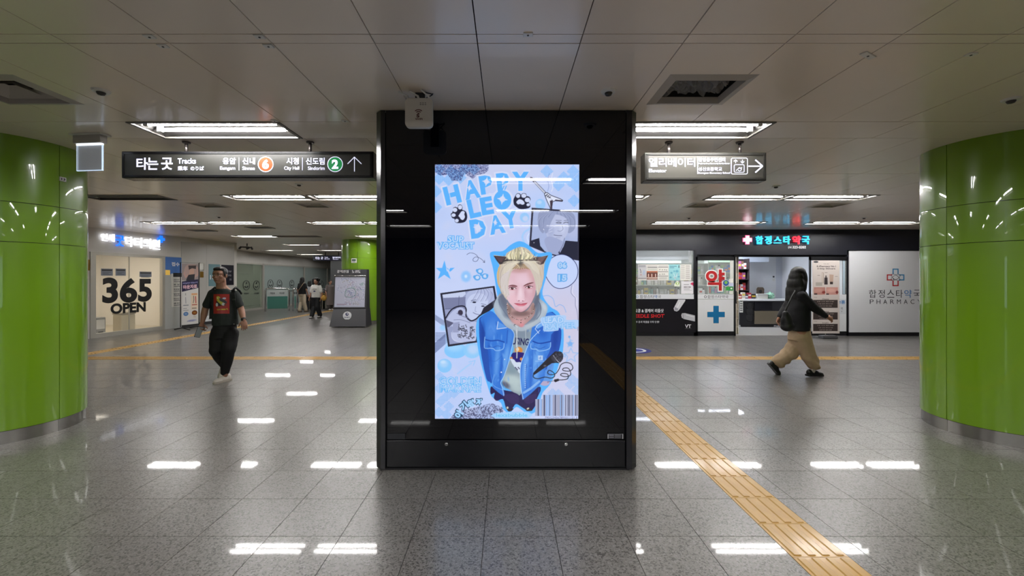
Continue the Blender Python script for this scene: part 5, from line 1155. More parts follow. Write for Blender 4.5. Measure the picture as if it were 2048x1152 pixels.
MB().box(X0, X1, YB2-0.001, YB2+0.002, Z0, Z1).obj('banner_cloth', M_PWHITE, tb); link('banner_print', C.mesh((X0, YB2-0.002, Z0), (1, 0, 0), (0, 0, 1), X1-X0, Z1-Z0, 2), M_PRINT, tb)

# ---- inside: counter, shelves, stock
tc = thing('sales_counter', 'pharmacy counter with white top and black glazed front', 'counter', (6.0, 12.7, 0)); YC = 12.72
cx0, cx1 = PX(1480, YC), PX(1617, YC); zc = PZ(598, YC)
MB().bbox(cx0-0.05, cx1+0.6, YC-0.03, YC+0.33, zc-0.06, zc, 0.01).obj('worktop', M_SHOPW, tc)
MB().box(cx0, cx1+0.55, YC+0.02, YC+0.31, 0.07, zc-0.06).obj('body', M_BFR, tc); MB().box(cx0+0.02, cx1+0.5, YC+0.06, YC+0.29, 0.0, 0.07).obj('plinth', M_BFR, tc)
MB().bbox(PX(1509, YC), PX(1617, YC)+0.4, YC-0.012, YC+0.019, PZ(648, YC), PZ(622, YC), 0.004).obj('glass_front', mat('counter_beige', (106, 98, 84), 0.15), tc)
MB().bbox(PX(1509, YC), PX(1545, YC), YC-0.012, YC+0.019, PZ(620, YC), PZ(604, YC), 0.004).obj('display_shelf', mat('counter_glass', (34, 34, 38), 0.1), tc)
for py in (612, 624, 636): MB().lathe([(0.001, -0.03), (0.10, -0.02), (0.12, 0.0)], (PX(1500, YC), YC+0.02, PZ(py, YC)), 18, 'y').obj('round_case', M_BLACKM, tc, auto=0.6)
lettering('PHARMACY', 1548, 650.5, 1578, 654, YC+0.017, M_SHOPW, tc, 0.0, 0.002); lettering('R', 1478, 650, 1482, 654, YC+0.017, M_SHOPW, tc, 0.0, 0.002)
bx(1479, 599, 1486, 625, YC-0.05, YC-0.045, M_PWHITE, 'price_list', tc)
for k in range(5): bx(1480, 602+k*4.5, 1485, 603.6+k*4.5, YC-0.052, YC-0.0505, M_DGREY, 'price_line', tc)
cb = ((1476, 589, 1484, 598, (150, 60, 50)), (1484, 585, 1491, 598, (196, 190, 180)), (1490, 589, 1497, 598, (60, 50, 60)), (1496, 586, 1503, 598, (150, 44, 56)), (1503, 588, 1512, 598, (44, 40, 46)))
for k, (a, b_, c_, d_, col) in enumerate(cb):
    lb = ('red-brown', 'cream', 'dark violet', 'crimson', 'black')[k]
    q = thing('medicine_box', lb+' packet standing on the pharmacy counter by the shelf', 'box', (PX((a+c_)/2, YC+0.1), YC+0.2, zc), group='packets on the pharmacy counter')
    MB().bbox(PX(a, YC+0.1)+0.005, PX(c_, YC+0.1)-0.005, YC+0.1, YC+0.2, zc, zc+(598-b_)*0.0151, 0.004).obj('carton', mat('pk%d' % k, col, 0.4), q)
    bx(a+1, b_+3, c_-1, b_+6, YC+0.097, YC+0.0995, mat('pkl%d' % (k % 3), ((230, 220, 210), (210, 180, 60), (220, 220, 230))[k % 3], 0.5), 'label_band', q)
q = thing('carton', 'white open carton on the pharmacy counter', 'box', (PX(1524, YC), YC+0.2, zc)); x0, x1 = PX(1514, YC+.1), PX(1535, YC+.1)
mb = MB(); mb.box(x0, x1, YC+0.08, YC+0.085, zc, zc+0.15); mb.box(x0, x1, YC+0.3, YC+0.305, zc, zc+0.15); mb.box(x0, x0+0.005, YC+0.08, YC+0.305, zc, zc+0.15); mb.box(x1-0.005, x1, YC+0.08, YC+0.305, zc, zc+0.15); mb.box(x0, x1, YC+0.08, YC+0.305, zc, zc+0.005); mb.obj('box_walls', M_PWHITE, q)
MB().box(x0, x1, YC+0.0, YC+0.08, zc+0.145, zc+0.15).obj('flap', M_PWHITE, q)
q = thing('plastic_bag_roll', 'crumpled green and white bag on the pharmacy counter', 'bag', (PX(1547, YC), YC+0.16, zc))
bm = bmesh.new(); bmesh.ops.create_icosphere(bm, subdivisions=3, radius=1)
for v in bm.verts: n_ = 1+0.35*noise.noise(v.co*2.2); v.co = Vector((v.co.x*0.12*n_, v.co.y*0.1*n_, max(0, (v.co.z+0.75)*0.11*n_)))
me = bpy.data.meshes.new('bag'); bm.to_mesh(me); bm.free(); link('bag_film', me, mat('bag_green', (130, 176, 150), 0.3, noise_amt=0.25, noise_scale=14), q, world=False)
q = thing('seat_back', 'brown chair back with a round hole behind the pharmacy counter', 'chair', (PX(1521, YC+0.9), YC+0.9, 0)); Yc = YC+0.9
MB().prism([(PX(x, Yc), PZ(y, Yc)) for x, y in ((1514, 600), (1514.5, 578), (1517, 574.5), (1526, 574.5), (1528.5, 578), (1528, 600))], 'y', Yc, Yc+0.05).obj('backrest', mat('chair_tan', (112, 96, 80), 0.6), q)
disc(1521, 583, 0.055, mat('chair_hole', (46, 40, 36), 0.7), Yc-0.002, q, 'hole_disc'); MB().cyl((PX(1521, Yc), Yc+0.05, 0), (PX(1521, Yc), Yc+0.05, 0.85), 0.03, 10).obj('post', M_DGREY, q); MB().lathe([(0.001, 0.03), (0.26, 0.015), (0.27, 0.0)], (PX(1521, Yc), Yc+0.05, 0.0), 20).obj('foot', M_DGREY, q)  # the dark disc imitates the round hole through the backrest
MB().bbox(PX(1521, Yc)-0.22, PX(1521, Yc)+0.22, Yc+0.02, Yc+0.32, 0.44, 0.5, 0.02).obj('seat', mat('chair_tan', (0, 0, 0)), q)
# white inner partitions
pw = thing('partition', 'white partition with wall switches behind the pharmacy counter', 'partition', (PX(1520, 14), 14.0, 0))
MB().box(PX(1496, 14), PX(1552, 14), 14.0, 14.08, 0, 2.3).obj('panel', M_SHOPW, pw); MB().box(PX(1552.3, 14), PX(1600, 14), 14.0, 14.08, 0, ZI-0.002).obj('panel', mat('shop_white2', (206, 209, 218), 0.4), pw)
MB().box(PX(1478, 13.6), PX(1530, 13.6), 13.4, 13.98, PZ(524.5, 13.6), ZI-0.002).obj('bulkhead', mat('shop_white3', (190, 198, 212), 0.4), pw)
bx(1546, 552, 1549, 555, 13.985, 13.999, M_DGREY, 'switch', pw); bx(1545.5, 557, 1549.5, 562, 13.985, 13.999, M_PWHITE, 'switch', pw)
# shelving units with stock
def shelf(name, label, x0, x1, y0, y1, zs, m, seed, gname, frontal=True, top=None):
    rr = random.Random(seed); s = thing(name, label, 'shelf', ((x0+x1)/2, (y0+y1)/2, 0)); top = top or zs[-1]+0.35
    MB().box(x0, x0+0.02, y0, y1, 0, top).obj('side_panel', m, s); MB().box(x1-0.02, x1, y0, y1, 0, top).obj('side_panel', m, s); MB().box(x0, x1, y1-0.01, y1, 0.01, top).obj('back_panel', m, s)
    for z in zs: MB().box(x0+0.02, x1-0.02, y0, y1-0.01, z-0.02, z).obj('shelf_board', m, s)
    return s
pal = [(206, 206, 196), (150, 190, 120), (196, 60, 50), (70, 110, 180), (222, 196, 70), (120, 84, 70), (196, 140, 90), (226, 226, 226), (90, 150, 150), (160, 90, 140), (216, 120, 50), (60, 70, 110)]
palm = [mat('stock_%d' % i, c, 0.4) for i, c in enumerate(pal)]; capm = mat('stock_cap', (60, 60, 66), 0.4)
_stk = {}
def stock(kind, k):
    """one prototype of each kind and colour"""
    key = (kind, k)
    if key in _stk: return _stk[key]
    if kind == 'packet':
        a = MB().bbox(-0.5, 0.5, -0.5, 0.5, 0, 1, 0.04).mesh('carton'); a.materials.append(palm[k])
        b_ = MB().box(-0.38, 0.38, -0.52, -0.505, 0.35, 0.62).mesh('label_band'); b_.materials.append(palm[(k+7) % 12])
    else:
        a = MB().lathe([(0.001, 0), (0.48, 0), (0.5, 0.05), (0.5, 0.62), (0.25, 0.76), (0.25, 0.82), (0.001, 0.82)], n=12).mesh('bottle'); a.polygons.foreach_set('use_smooth', [True]*len(a.polygons)); a.materials.append(palm[k])
        b_ = MB().lathe([(0.28, 0.8), (0.28, 1.0), (0.001, 1.0)], n=12).mesh('cap'); b_.materials.append(capm)
    _stk[key] = (a, b_); return _stk[key]
CN = ['cream', 'light green', 'red', 'blue', 'yellow', 'brown', 'tan', 'white', 'teal', 'purple', 'orange', 'navy']
ORD = ['first', 'second', 'third', 'fourth', 'fifth', 'sixth', 'seventh', 'eighth', 'ninth', 'tenth', 'eleventh', 'twelfth', '13th', '14th', '15th', '16th', '17th', '18th', '19th', '20th', '21st', '22nd', '23rd', '24th', '25th', '26th', '27th', '28th', '29th', '30th', '31st', '32nd']
def put(x, y, z, w_, d_, h_, kind, k, where, grp):
    z += 0.0015
    a, b_ = stock(kind, k); o = thing('medicine_'+kind, '%s medicine %s %s' % (CN[k], kind, where), kind, (x, y, z), group=grp); o.scale = (w_, d_, h_)
    for me, nm in ((a, 'carton' if kind == 'packet' else 'body'), (b_, 'label_band' if kind == 'packet' else 'cap')):
        c = bpy.data.objects.new(nm, me); COL.objects.link(c); c.parent = o
def fill(x0, x1, y, z, hmax, seed, where, grp, kinds=('packet', 'bottle'), wr_=(0.05, 0.13), cols=None):
    rr = random.Random(seed); x = x0; n_ = 0
    while True:
        w_ = rr.uniform(*wr_)
        if x+w_ > x1: break
        kd = rr.choice(kinds); k = rr.choice(cols) if cols else rr.randrange(12); h_ = hmax*rr.uniform(0.6, 0.95)
        if kd == 'bottle': w_ = min(w_, 0.08)
        put(x+w_/2, y, z, w_*0.94, min(w_*0.9, 0.1), h_, kd, k, ORD[n_]+' from the left '+where, grp); x += w_+0.006; n_ += 1
    return
Ya = 11.75; xs0, xs1 = 3.25, PX(1389, Ya)
shelf('display_rack', 'pale stock rack behind the pharmacy window posters', xs0, xs1+0.35, Ya-0.1, Ya+0.15, (0.4, 0.72, 1.02, 1.3, 1.6, 1.9), mat('rack_white', (190, 196, 186), 0.5), 1, 'g')
for k, z in enumerate((1.02, 1.3, 1.6)):
    fill(xs0+0.05, xs1+0.3, Ya, z, 0.24, 10+k, 'on the %s shelf behind the pharmacy window' % ('lowest', 'middle', 'top')[k], 'stock behind the pharmacy window, shelf '+('one', 'two', 'three')[k], cols=(0, 0, 7, 1, 0, 8, 5, 4))
bx(1240, 501, 1378.5, 519.5, YW+0.35, YW+0.9, mat('shop_white3', (0, 0, 0)), 'bulkhead', pw); bx(1378.6, 501, 1389, 525, YW+0.3, YW+0.8, M_SHOPW, 'bulkhead', pw)
Yd = 12.4; x0, x1 = PX(1393, Yd), PX(1470, Yd)
shelf('display_rack', 'stock rack seen through the door leaf with the red letter', x0, x1, Yd-0.12, Yd+0.15, (0.4, 0.75, 1.05, 1.36, 1.66, 1.96), mat('rack_green', (150, 168, 150), 0.5), 2, 'g')
for k, z in enumerate((1.05, 1.36, 1.66)):
    fill(x0+0.04, x1-0.04, Yd, z, 0.24, 20+k, 'on the %s shelf behind the red letter' % ('lowest', 'middle', 'top')[k], 'stock behind the red letter, shelf '+('one', 'two', 'three')[k], cols=(0, 1, 7, 8, 1, 9, 3, 2))
Ye = 13.2; x0, x1 = PX(1468, Ye), PX(1494.5, Ye)
shelf('wall_shelf', 'dark wall shelf of colourful packets left of the counter', x0, x1, Ye-0.12, Ye+0.2, (0.1, 0.45, 0.78, 1.12, 1.46, 1.78), mat('shelf_dark', (52, 44, 46), 0.5), 3, 'g', top=2.1)
for k, z in enumerate((0.78, 1.12, 1.46, 1.78)):
    fill(x0+0.03, x1-0.03, Ye, z, 0.26, 30+k, 'on the dark wall shelf, %s row' % ('lowest', 'second', 'third', 'top')[k], 'packets on the dark wall shelf, row '+('one', 'two', 'three', 'four')[k], kinds=('packet',), wr_=(0.045, 0.1), cols=(2, 3, 4, 10, 5, 9, 7, 11))
Yf = 11.15; x0, x1 = PX(1472, Yf), PX(1477.3, Yf)
shelf('corner_rack', 'narrow leaflet rack just inside the pharmacy entrance', x0, x1, Yf, Yf+0.3, tuple(0.2+0.235*i for i in range(9)), mat('rack_cream', (206, 196, 176), 0.5), 4, 'g')
for i in range(9): put((x0+x1)/2, Yf+0.08, 0.2+0.235*i, 0.026, 0.08, 0.15, 'packet', (0, 6, 7, 5, 2)[i % 5], '%s from the bottom on the narrow rack by the entrance' % ORD[i], 'packets on the narrow entrance rack')

# ---- blue floor sticker just right of the pillar
q = thing('floor_sticker', 'blue printed sticker on the floor just right of the black pillar', 'sticker', (2.60, 8.60, 0))
C = Canvas(-50, -50, 50, 50, 2.4, (150, 150, 152)); C.ell(0, 0, 48, 48, (44, 58, 150)).ell(0, 0, 34, 34, (170, 174, 190)).ell(0, 0, 24, 24, (48, 60, 150)).ell(6, -6, 10, 14, (176, 180, 196))
C.a[...] = C.a
MB().lathe([(0.001, 0.0022), (0.36, 0.0022), (0.36, 0.0005)], n=32).obj('film', mat('sticker_navy', (46, 58, 140), 0.35), q, world=False)
for r_, m in ((0.26, M_SHOPW), (0.2, mat('sticker_navy', (0, 0, 0)))): MB().lathe([(0.001, 0.0024+0.001*(0.33-r_)*5), (r_, 0.0024+0.001*(0.33-r_)*5)], n=32).obj('ring_print', m, q, world=False)
# ================================================================ CLINIC WALL ON THE LEFT
A0 = Vector((-10.28, 9.55, 0)); A1 = Vector((-9.55, 14.75, 0)); LA = (A1-A0).length; UA = (A1-A0).normalized(); NA = Vector((UA.y, -UA.x, 0))  # NA looks into the hall
RZA = math.atan2(UA.y, UA.x)
MA = Matrix.Translation(A0) @ Matrix.Rotation(RZA, 4, 'Z')      # local: x along the wall, -y into the hall, z up
def wall_uz(px, py, M=MA, off=0.0):
    """where the view ray meets the wall plane (local u, z)"""
    o = M.inverted() @ Vector((0, 0, H)); d = M.inverted().to_3x3() @ Vector(((px-CX)/F, 1, -(py-CY)/F)); t = (-off-o.y)/d.y; q = o+d*t; return q.x, q.z
def wbx(mb, u0, u1, y0, y1, z0, z1, M=MA): return mb.box(u0, u1, y0, y1, z0, z1, M)
U = lambda px, py=560: wall_uz(px, py)[0]
HA = CEIL+0.02
u0, u1 = U(190, 600), U(323.5, 600); ua, ub = U(325), U(361)
zt0 = 2.13
w_ = MB(); wbx(w_, -0.6, LA, 0, 0.16, zt0, HA); wbx(w_, -0.6, u0-0.12, 0, 0.16, 0, zt0); wbx(w_, ub+0.02, LA, 0, 0.16, 0, zt0)
tag(w_.obj('wall_left', M_WHITE), kind='structure')
# return of the wall where the hall widens
B0 = Vector((-11.9, 14.75, 0)); tag(MB().box(B0.x, A1.x-0.0, 14.75, 14.9, 0, HA).obj('wall_left_return', M_WHITE), kind='structure')
# thin panel joints on the wall as separate cladding sheets
for (a, b_) in ((U(362), U(412)-0.004), (U(412), LA-0.002)):
    tag(wbx(MB(), a, b_, -0.012, 0, 0.09, 2.6).obj('trim_1', M_GREYP), kind='structure')
tag(wbx(MB(), ub+0.02, LA, -0.02, 0, 0, 0.09).obj('baseboard_left', M_DGREY), kind='structure')
# clinic interior
def wall_local(name, boxes, m, kind='structure'):
    q = MB()
    for b_ in boxes: wbx(q, *b_)
    o = q.obj(name, m); tag(o, kind=kind); return o
M_CREAM = mat('clinic_cream', (240, 236, 228), 0.5); D1 = 3.2
wall_local('wall_clinic', [(u0-0.4, ub+0.3, D1, D1+0.1, 0, 2.5), (u0-0.5, u0-0.4, 0.16, D1, 0, 2.5), (ub+0.3, ub+0.4, 0.16, D1, 0, 2.5)], M_CREAM)
wall_local('ceiling_clinic', [(u0-0.5, ub+0.4, 0.16, D1, 2.5, 2.55)], M_CREAM)
wall_local('floor_clinic', [(u0-0.4, ub+0.3, 0.02, D1, 0.0, 0.008)], mat('clinic_floor', (204, 192, 166), 0.3))
def local_thing(name, label, cat, u, y, z, group=None, M=MA):
    p = M @ Vector((u, y, z)); return thing(name, label, cat, p, RZA if M is MA else 0.0, group)
t = local_thing('clinic_lamp', 'warm flat ceiling lamp inside the clinic', 'ceiling light', (u0+u1)/2, 1.4, 2.5)
MB().bbox(-0.6, 0.6, -0.6, 0.6, -0.05, -0.001, 0.01).obj('frame', M_PWHITE, t, world=False); MB().box(-0.56, 0.56, -0.56, 0.56, -0.054, -0.0505).obj('diffuser', mat('warm_glow', (255, 226, 170), 0.5, emit=8, ecol=(255, 245, 228)), t, world=False)
# door: frame + two glass leaves
M_ALU = mat('aluminium', (188, 185, 176), 0.35, metal=0.25)
td = local_thing('window_clinic', 'aluminium framed double glass door with large black opening-days lettering', 'door', u0, 0, 0)
def part(parent, name, u0_, u1_, y0, y1, z0, z1, m, b=0.0, M=MA):
    mb = MB()
    if b: mb.bbox(u0_, u1_, y0, y1, z0, z1, b, M)
    else: mb.box(u0_, u1_, y0, y1, z0, z1, M)
    return mb.obj(name, m, parent)
um = U(259); fr = MB(); e = 0.05
for a, b_, c_, d_ in ((u0-0.12, u0, 0, zt0), (u1, u1+0.07, 0, zt0), (u0, u1, zt0-0.07, zt0), (u0, u1, 0, 0.11)): fr.box(a, b_, -0.03, 0.07, c_, d_, MA)
fr.obj('frame', M_ALU, td)
M_GL2 = mat('door_glass', (240, 240, 232), 0.02, alpha=0.10, spec=0.5)
part(td, 'glass_leaf', u0, um-0.006, 0.01, 0.02, 0.11, zt0-0.07, M_GL2); part(td, 'glass_leaf', um+0.006, u1, 0.01, 0.02, 0.11, zt0-0.07, M_GL2)
part(td, 'meeting_stile', um-0.006, um+0.006, 0.0, 0.03, 0.11, zt0-0.07, M_ALU)
def wall_text(body, p0, p1, m, parent, bold, off=0.004, depth=0.002, M=MA, name='lettering', rot=0.0, res=6):
    a, z1 = wall_uz(p0[0], p0[1], M); b_, _ = wall_uz(p1[0], p1[1], M); _, z0 = wall_uz((p0[0]+p1[0])/2, p1[1], M); _, z1 = wall_uz((p0[0]+p1[0])/2, p0[1], M)
    O = M @ Vector((a, -off, z0)); R = M.to_3x3()
    return link(name, letter_mesh(body, O, R @ Vector((1, 0, 0)), (0, 0, 1), b_-a, z1-z0, depth, bold, rot, res), m, parent)
for ch_, a, b_, t0, t1 in (('3', 204.5, 236, 555, 606.5), ('6', 239.5, 274.5, 556, 605.5), ('5', 276, 303.5, 557.5, 603.5)): wall_text(ch_, (a, t0), (b_, t1), M_INK, td, 0.04, 0.0, name='big_digit')
wall_text('OPEN', (221, 605.5), (291.5, 626), M_INK, td, 0.045, 0.0)
for a, b_, t0, t1, tt in ((202.5, 226, 537, 551.5, '비보험 진료 안내'), (231.5, 252, 537, 551.5, '주차 안내'), (279.5, 303.5, 543, 554, '주차안내')):
    (x0, z1), (x1, z0) = wall_uz(a, t0), wall_uz(b_, t1)
    q = local_thing('door_notice', '%s grey printed notice taped on the clinic glass' % {202.5: 'leftmost', 231.5: 'middle', 279.5: 'right-hand'}[a], 'notice', x0, 0.008, z0, 'notices on the clinic glass')
    part(q, 'sheet', x0, x1, 0.006, 0.009, z0, z1, mat('notice_grey', (128, 134, 146), 0.5)); part(q, 'header', x0+0.02, x1-0.02, 0.004, 0.0055, z1-0.06, z1-0.02, M_DGREY)
    for k in range(3): part(q, 'text_line', x0+0.04, x1-0.05-0.05*(k % 2), 0.004, 0.0055, z1-0.1-0.03*k, z1-0.088-0.03*k, mat('line_grey', (84, 88, 96), 0.5))
# kiosk box, bin inside the clinic
(x0, z1), (x1, z0) = wall_uz(276, 628), wall_uz(297, 655)
q = local_thing('pedal_bin', 'cream pedal bin just inside the clinic glass', 'bin', u1-0.75, 0.35, 0.008)
MB().bbox(-0.19, 0.19, -0.14, 0.14, 0.012, 0.50, 0.03).obj('body', mat('bin_cream', (206, 192, 160), 0.4), q, world=False); MB().bbox(-0.2, 0.2, -0.15, 0.15, 0.5, 0.55, 0.02).obj('lid', mat('bin_lid', (168, 158, 136), 0.4), q, world=False); MB().bbox(-0.06, 0.06, -0.2, -0.14, 0.0, 0.03, 0.008).obj('pedal', M_DGREY, q, world=False)
q = local_thing('ticket_printer', 'small white machine with grey front left of the cream bin', 'machine', u1-1.3, 0.5, 0.008)
MB().bbox(-0.13, 0.13, -0.1, 0.1, 0.0, 0.46, 0.015).obj('body', mat('mach_grey', (150, 150, 148), 0.4), q, world=False); MB().bbox(-0.1, 0.1, -0.108, -0.1, 0.16, 0.4, 0.004).obj('front', M_PWHITE, q, world=False); MB().bbox(-0.06, 0.06, -0.112, -0.108, 0.05, 0.1, 0.002).obj('slot', M_INK, q, world=False)
q = local_thing('wall_board', 'yellow arrow board on the blue clinic wall', 'sign', ub-0.8, D1-0.02, 1.35)
MB().prism([(-0.55, 0.1), (-0.35, 0.0), (0.5, 0.02), (0.62, 0.32), (-0.2, 0.36), (-0.45, 0.28)], 'y', -0.03, 0.01).obj('board', mat('board_yellow', (240, 196, 90), 0.4, emit=0.25), q, world=False)
q = local_thing('wall_panel', 'blue painted panel on the far clinic wall', 'panel', ub-1.0, D1-0.01, 1.4); MB().box(-1.0, 0.9, -0.012, 0.006, 0.0, 1.05).obj('sheet', mat('clinic_blue', (70, 118, 190), 0.5), q, world=False)

# glowing clinic letters
q = local_thing('clinic_sign', 'glowing white clinic letters with one blue letter and blue plus', 'sign', U(255), -0.03, 2.3)
MW = mat('glow_white2', (250, 250, 255), 0.4, emit=1.5, ecol=(244, 246, 255)); MB_ = mat('glow_blue2', (40, 120, 255), 0.4, emit=1.2, ecol=(28, 120, 255))
for ch_, a, b_, t0, t1, m in (('연', 199, 212, 467, 482, MW), ('세', 213.5, 226, 468, 483.5, MW), ('굿', 228, 245.5, 471, 492.5, MB_), ('닥', 247.5, 263, 473, 493.5, MW), ('터', 265.5, 281, 475, 495.5, MW), ('의', 284, 299, 477, 497, MW), ('원', 301, 317, 479, 499, MW)):
    wall_text(ch_, (a, t0), (b_, t1), m, q, 0.008, 0.03, 0.03, name='letter')
a, z1 = wall_uz(313.5, 471); b_, z0 = wall_uz(326, 486); cx, cz, R = (a+b_)/2, (z0+z1)/2, (b_-a)/2*1.05
mb = MB().prism([(cx+x, cz+z) for x, z in cross_pts(0, 0, R, R*0.36)], 'y', -0.06, -0.03); mb.v = [tuple(MA @ Vector(v)) for v in mb.v]; mb.obj('plus', MB_, q)
for u_ in (U(205), U(235), U(257), U(290), U(310), cx): part(q, 'stud', u_-0.01, u_+0.01, -0.035, -0.001, 2.42, 2.44, M_DGREY)

# reception board right of the door
q = local_thing('window_reception', 'glazed side panel with blue top and printed opening hours beside clinic door', 'panel', ua, 0, 0)
part(q, 'panel', u1+0.074, ub+0.018, -0.02, 0.06, 0.0, zt0, mat('side_white', (196, 198, 196), 0.3, coat=0.3)); za, zb = wall_uz(340, 518)[1], wall_uz(340, 549)[1]
part(q, 'blue_band', u1+0.09, ub+0.01, -0.024, -0.0205, zb, zt0-0.02, mat('clinic_blue', (0, 0, 0))); wall_text('접수', (341.5, 524.5), (357.5, 532.5), M_SHOPW, q, 0.03, 0.026)
part(q, 'yellow_patch', u1+0.09, U(338.5), -0.0265, -0.0245, wall_uz(332, 550)[1], wall_uz(332, 540)[1], mat('board_yellow', (0, 0, 0)))
(x0, z1), (x1, z0) = wall_uz(341, 547), wall_uz(361, 613)
part(q, 'hours_board', x0, x1+0.02, -0.028, -0.021, z0, z1, M_PWHITE, 0.003); part(q, 'hours_header', x0+0.06, x1+0.02, -0.032, -0.0285, z1-0.1, z1+0.02, M_INK)
for k, tt in enumerate(('진료시간', '평 일', '토요일', '일요일', '점심시간', '휴진')):
    y_ = 558+k*9.4; wall_text(tt, (345.5, y_), (357, y_+3.4), mat('txt_grey', (90, 92, 96), 0.5), q, 0.02, 0.03, 0.001)
    part(q, 'text_line', x0+0.08, x1-0.04, -0.0295, -0.0285, wall_uz(351, y_+5.8)[1], wall_uz(351, y_+4.8)[1], mat('line_grey', (0, 0, 0)))

# banner stand in front of it (black tube frame)
q_u0, q_u1 = 0, 0
YBn = 11.95
def bstand():
    M2 = Matrix.Translation(Vector((0, 0, 0))) @ Matrix.Identity(4)
    pl = Vector((PX(361, 12.0), 12.0, 0)); pr = Vector((PX(398, 12.55), 12.55, 0)); u_ = (pr-pl).normalized(); L = (pr-pl).length; rz = math.atan2(u_.y, u_.x)
    q = thing('banner_stand', 'black framed clinic banner stand with a dark blue title and pictures', 'banner', pl, rz)
    MM = Matrix.Translation(pl) @ Matrix.Rotation(rz, 4, 'Z'); z1 = H+(CY-525.5)/F*12.25; z0 = 0.09
    MB().tube([(0, 0, z0), (0, 0, z1), (L, 0, z1), (L, 0, z0)], 0.013, 6, True).obj('frame', M_BLACKM, q, world=False)
    for x in (0.05, L-0.05): MB().tube([(x, -0.28, 0.012), (x, -0.02, 0.06), (x, 0.02, 0.06), (x, 0.28, 0.012)], 0.014, 6).obj('foot', M_BLACKM, q, world=False)
    MB().tube([(0.05, 0.0, 0.06), (L-0.05, 0.0, 0.06)], 0.014, 6).obj('crossbar', M_BLACKM, q, world=False)
    C = Canvas(0, 0, 100, 330, 2.6, (214, 212, 210))
    C.rect(0, 0, 100, 92, (150, 138, 138)).poly([(18, 20), (34, 4), (80, 4), (94, 18), (96, 60), (80, 78), (62, 70), (34, 72), (20, 76), (8, 56)], (176, 150, 144)).poly([(38, 10), (86, 8), (84, 28), (60, 24), (42, 34)], (58, 48, 50)).poly([(38, 60), (78, 56), (74, 92), (24, 92)], (44, 42, 50)).poly([(46, 30), (74, 26), (72, 56), (44, 60)], (196, 158, 142)).line([(14, 50), (22, 74), (36, 60)], 7, (188, 150, 140), 1, 3).line([(92, 20), (96, 60), (80, 66)], 7, (188, 150, 140), 1, 3)
    C.poly([(0, 96), (100, 84), (100, 132), (0, 152)], (34, 28, 66)).text('비만&피부 미용&수액', 50, 104, 88, 9, (176, 176, 226), -0.06, 0.02).text('마운자로', 50, 125, 84, 22, (240, 196, 208), -0.06, 0.04)
    C.rect(54, 160, 96, 250, (226, 208, 186)).rect(58, 162, 92, 170, (222, 160, 110)).line([(22, 160), (22, 170)], 3, (110, 120, 120)).line([(22, 182), (24, 214)], 3, (120, 126, 140)).line([(70, 176), (72, 196), (68, 214)], 3, (60, 50, 60)).line([(82, 180), (84, 214)], 6, (196, 90, 90))
    C.rect(8, 222, 40, 227, (130, 136, 146)).rect(60, 222, 92, 227, (180, 90, 80)).rect(8, 240, 30, 244, (150, 150, 154)).rect(8, 250, 40, 254, (150, 150, 154)).rect(60, 240, 88, 246, (150, 140, 130)).ell(24, 271, 15, 11, (84, 124, 176)).ell(76, 268, 17, 13, (120, 66, 24)).text('피부', 24, 271, 14, 7, (230, 230, 240)).text('비만', 76, 268, 16, 8, (240, 190, 80)).text('위원', 76, 290, 14, 7, (160, 140, 90))
    C.ell(62, 309, 26, 5, (110, 120, 190), 0.5, 0.4).text('연세굿닥터', 50, 313, 40, 7, (80, 84, 150))
    link('banner_print', C.mesh((0.03, -0.012, z0+0.05), (1, 0, 0), (0, 0, 1), L-0.06, z1-z0-0.08, 2), M_PRINT, q, world=False)
    MB().box(0.03, L-0.03, -0.0105, -0.008, z0+0.05, z1-0.03).obj('cloth', M_PWHITE, q, world=False)
bstand()
# small plates on the wall near the banner
q = local_thing('projecting_sign', 'small framed projecting sign above the banner stand', 'sign', U(401), -0.03, 1.9)
(x0, z1), (x1, z0) = wall_uz(397, 525), wall_uz(406, 541)
fr = MB(); fr.box(x0, x1, -0.06, -0.013, z1-0.03, z1, MA); fr.box(x1-0.025, x1, -0.06, -0.013, z0, z1, MA); fr.obj('frame', M_ALU, q); part(q, 'face', x0, x1-0.025, -0.045, -0.02, z0+0.02, z1-0.03, M_PWHITE)
(x0, z1), (x1, z0) = wall_uz(399, 543), wall_uz(406, 555); q = local_thing('brass_plate', 'small brass plate on the wall right of the banner stand', 'plate', x0, -0.012, z0); part(q, 'plate', x0, x1, -0.024, -0.0125, z0, z1, mat('brass', (140, 108, 40), 0.35, metal=0.6), 0.003)
(x0, z1), (x1, z0) = wall_uz(172, 519), wall_uz(179, 541)
q = local_thing('brass_plate', 'brass plate on the wall between left column and clinic door', 'plate', x0, -0.002, z0); part(q, 'plate', x0, x1, -0.014, -0.001, z0, z1, mat('brass', (0, 0, 0)), 0.003)
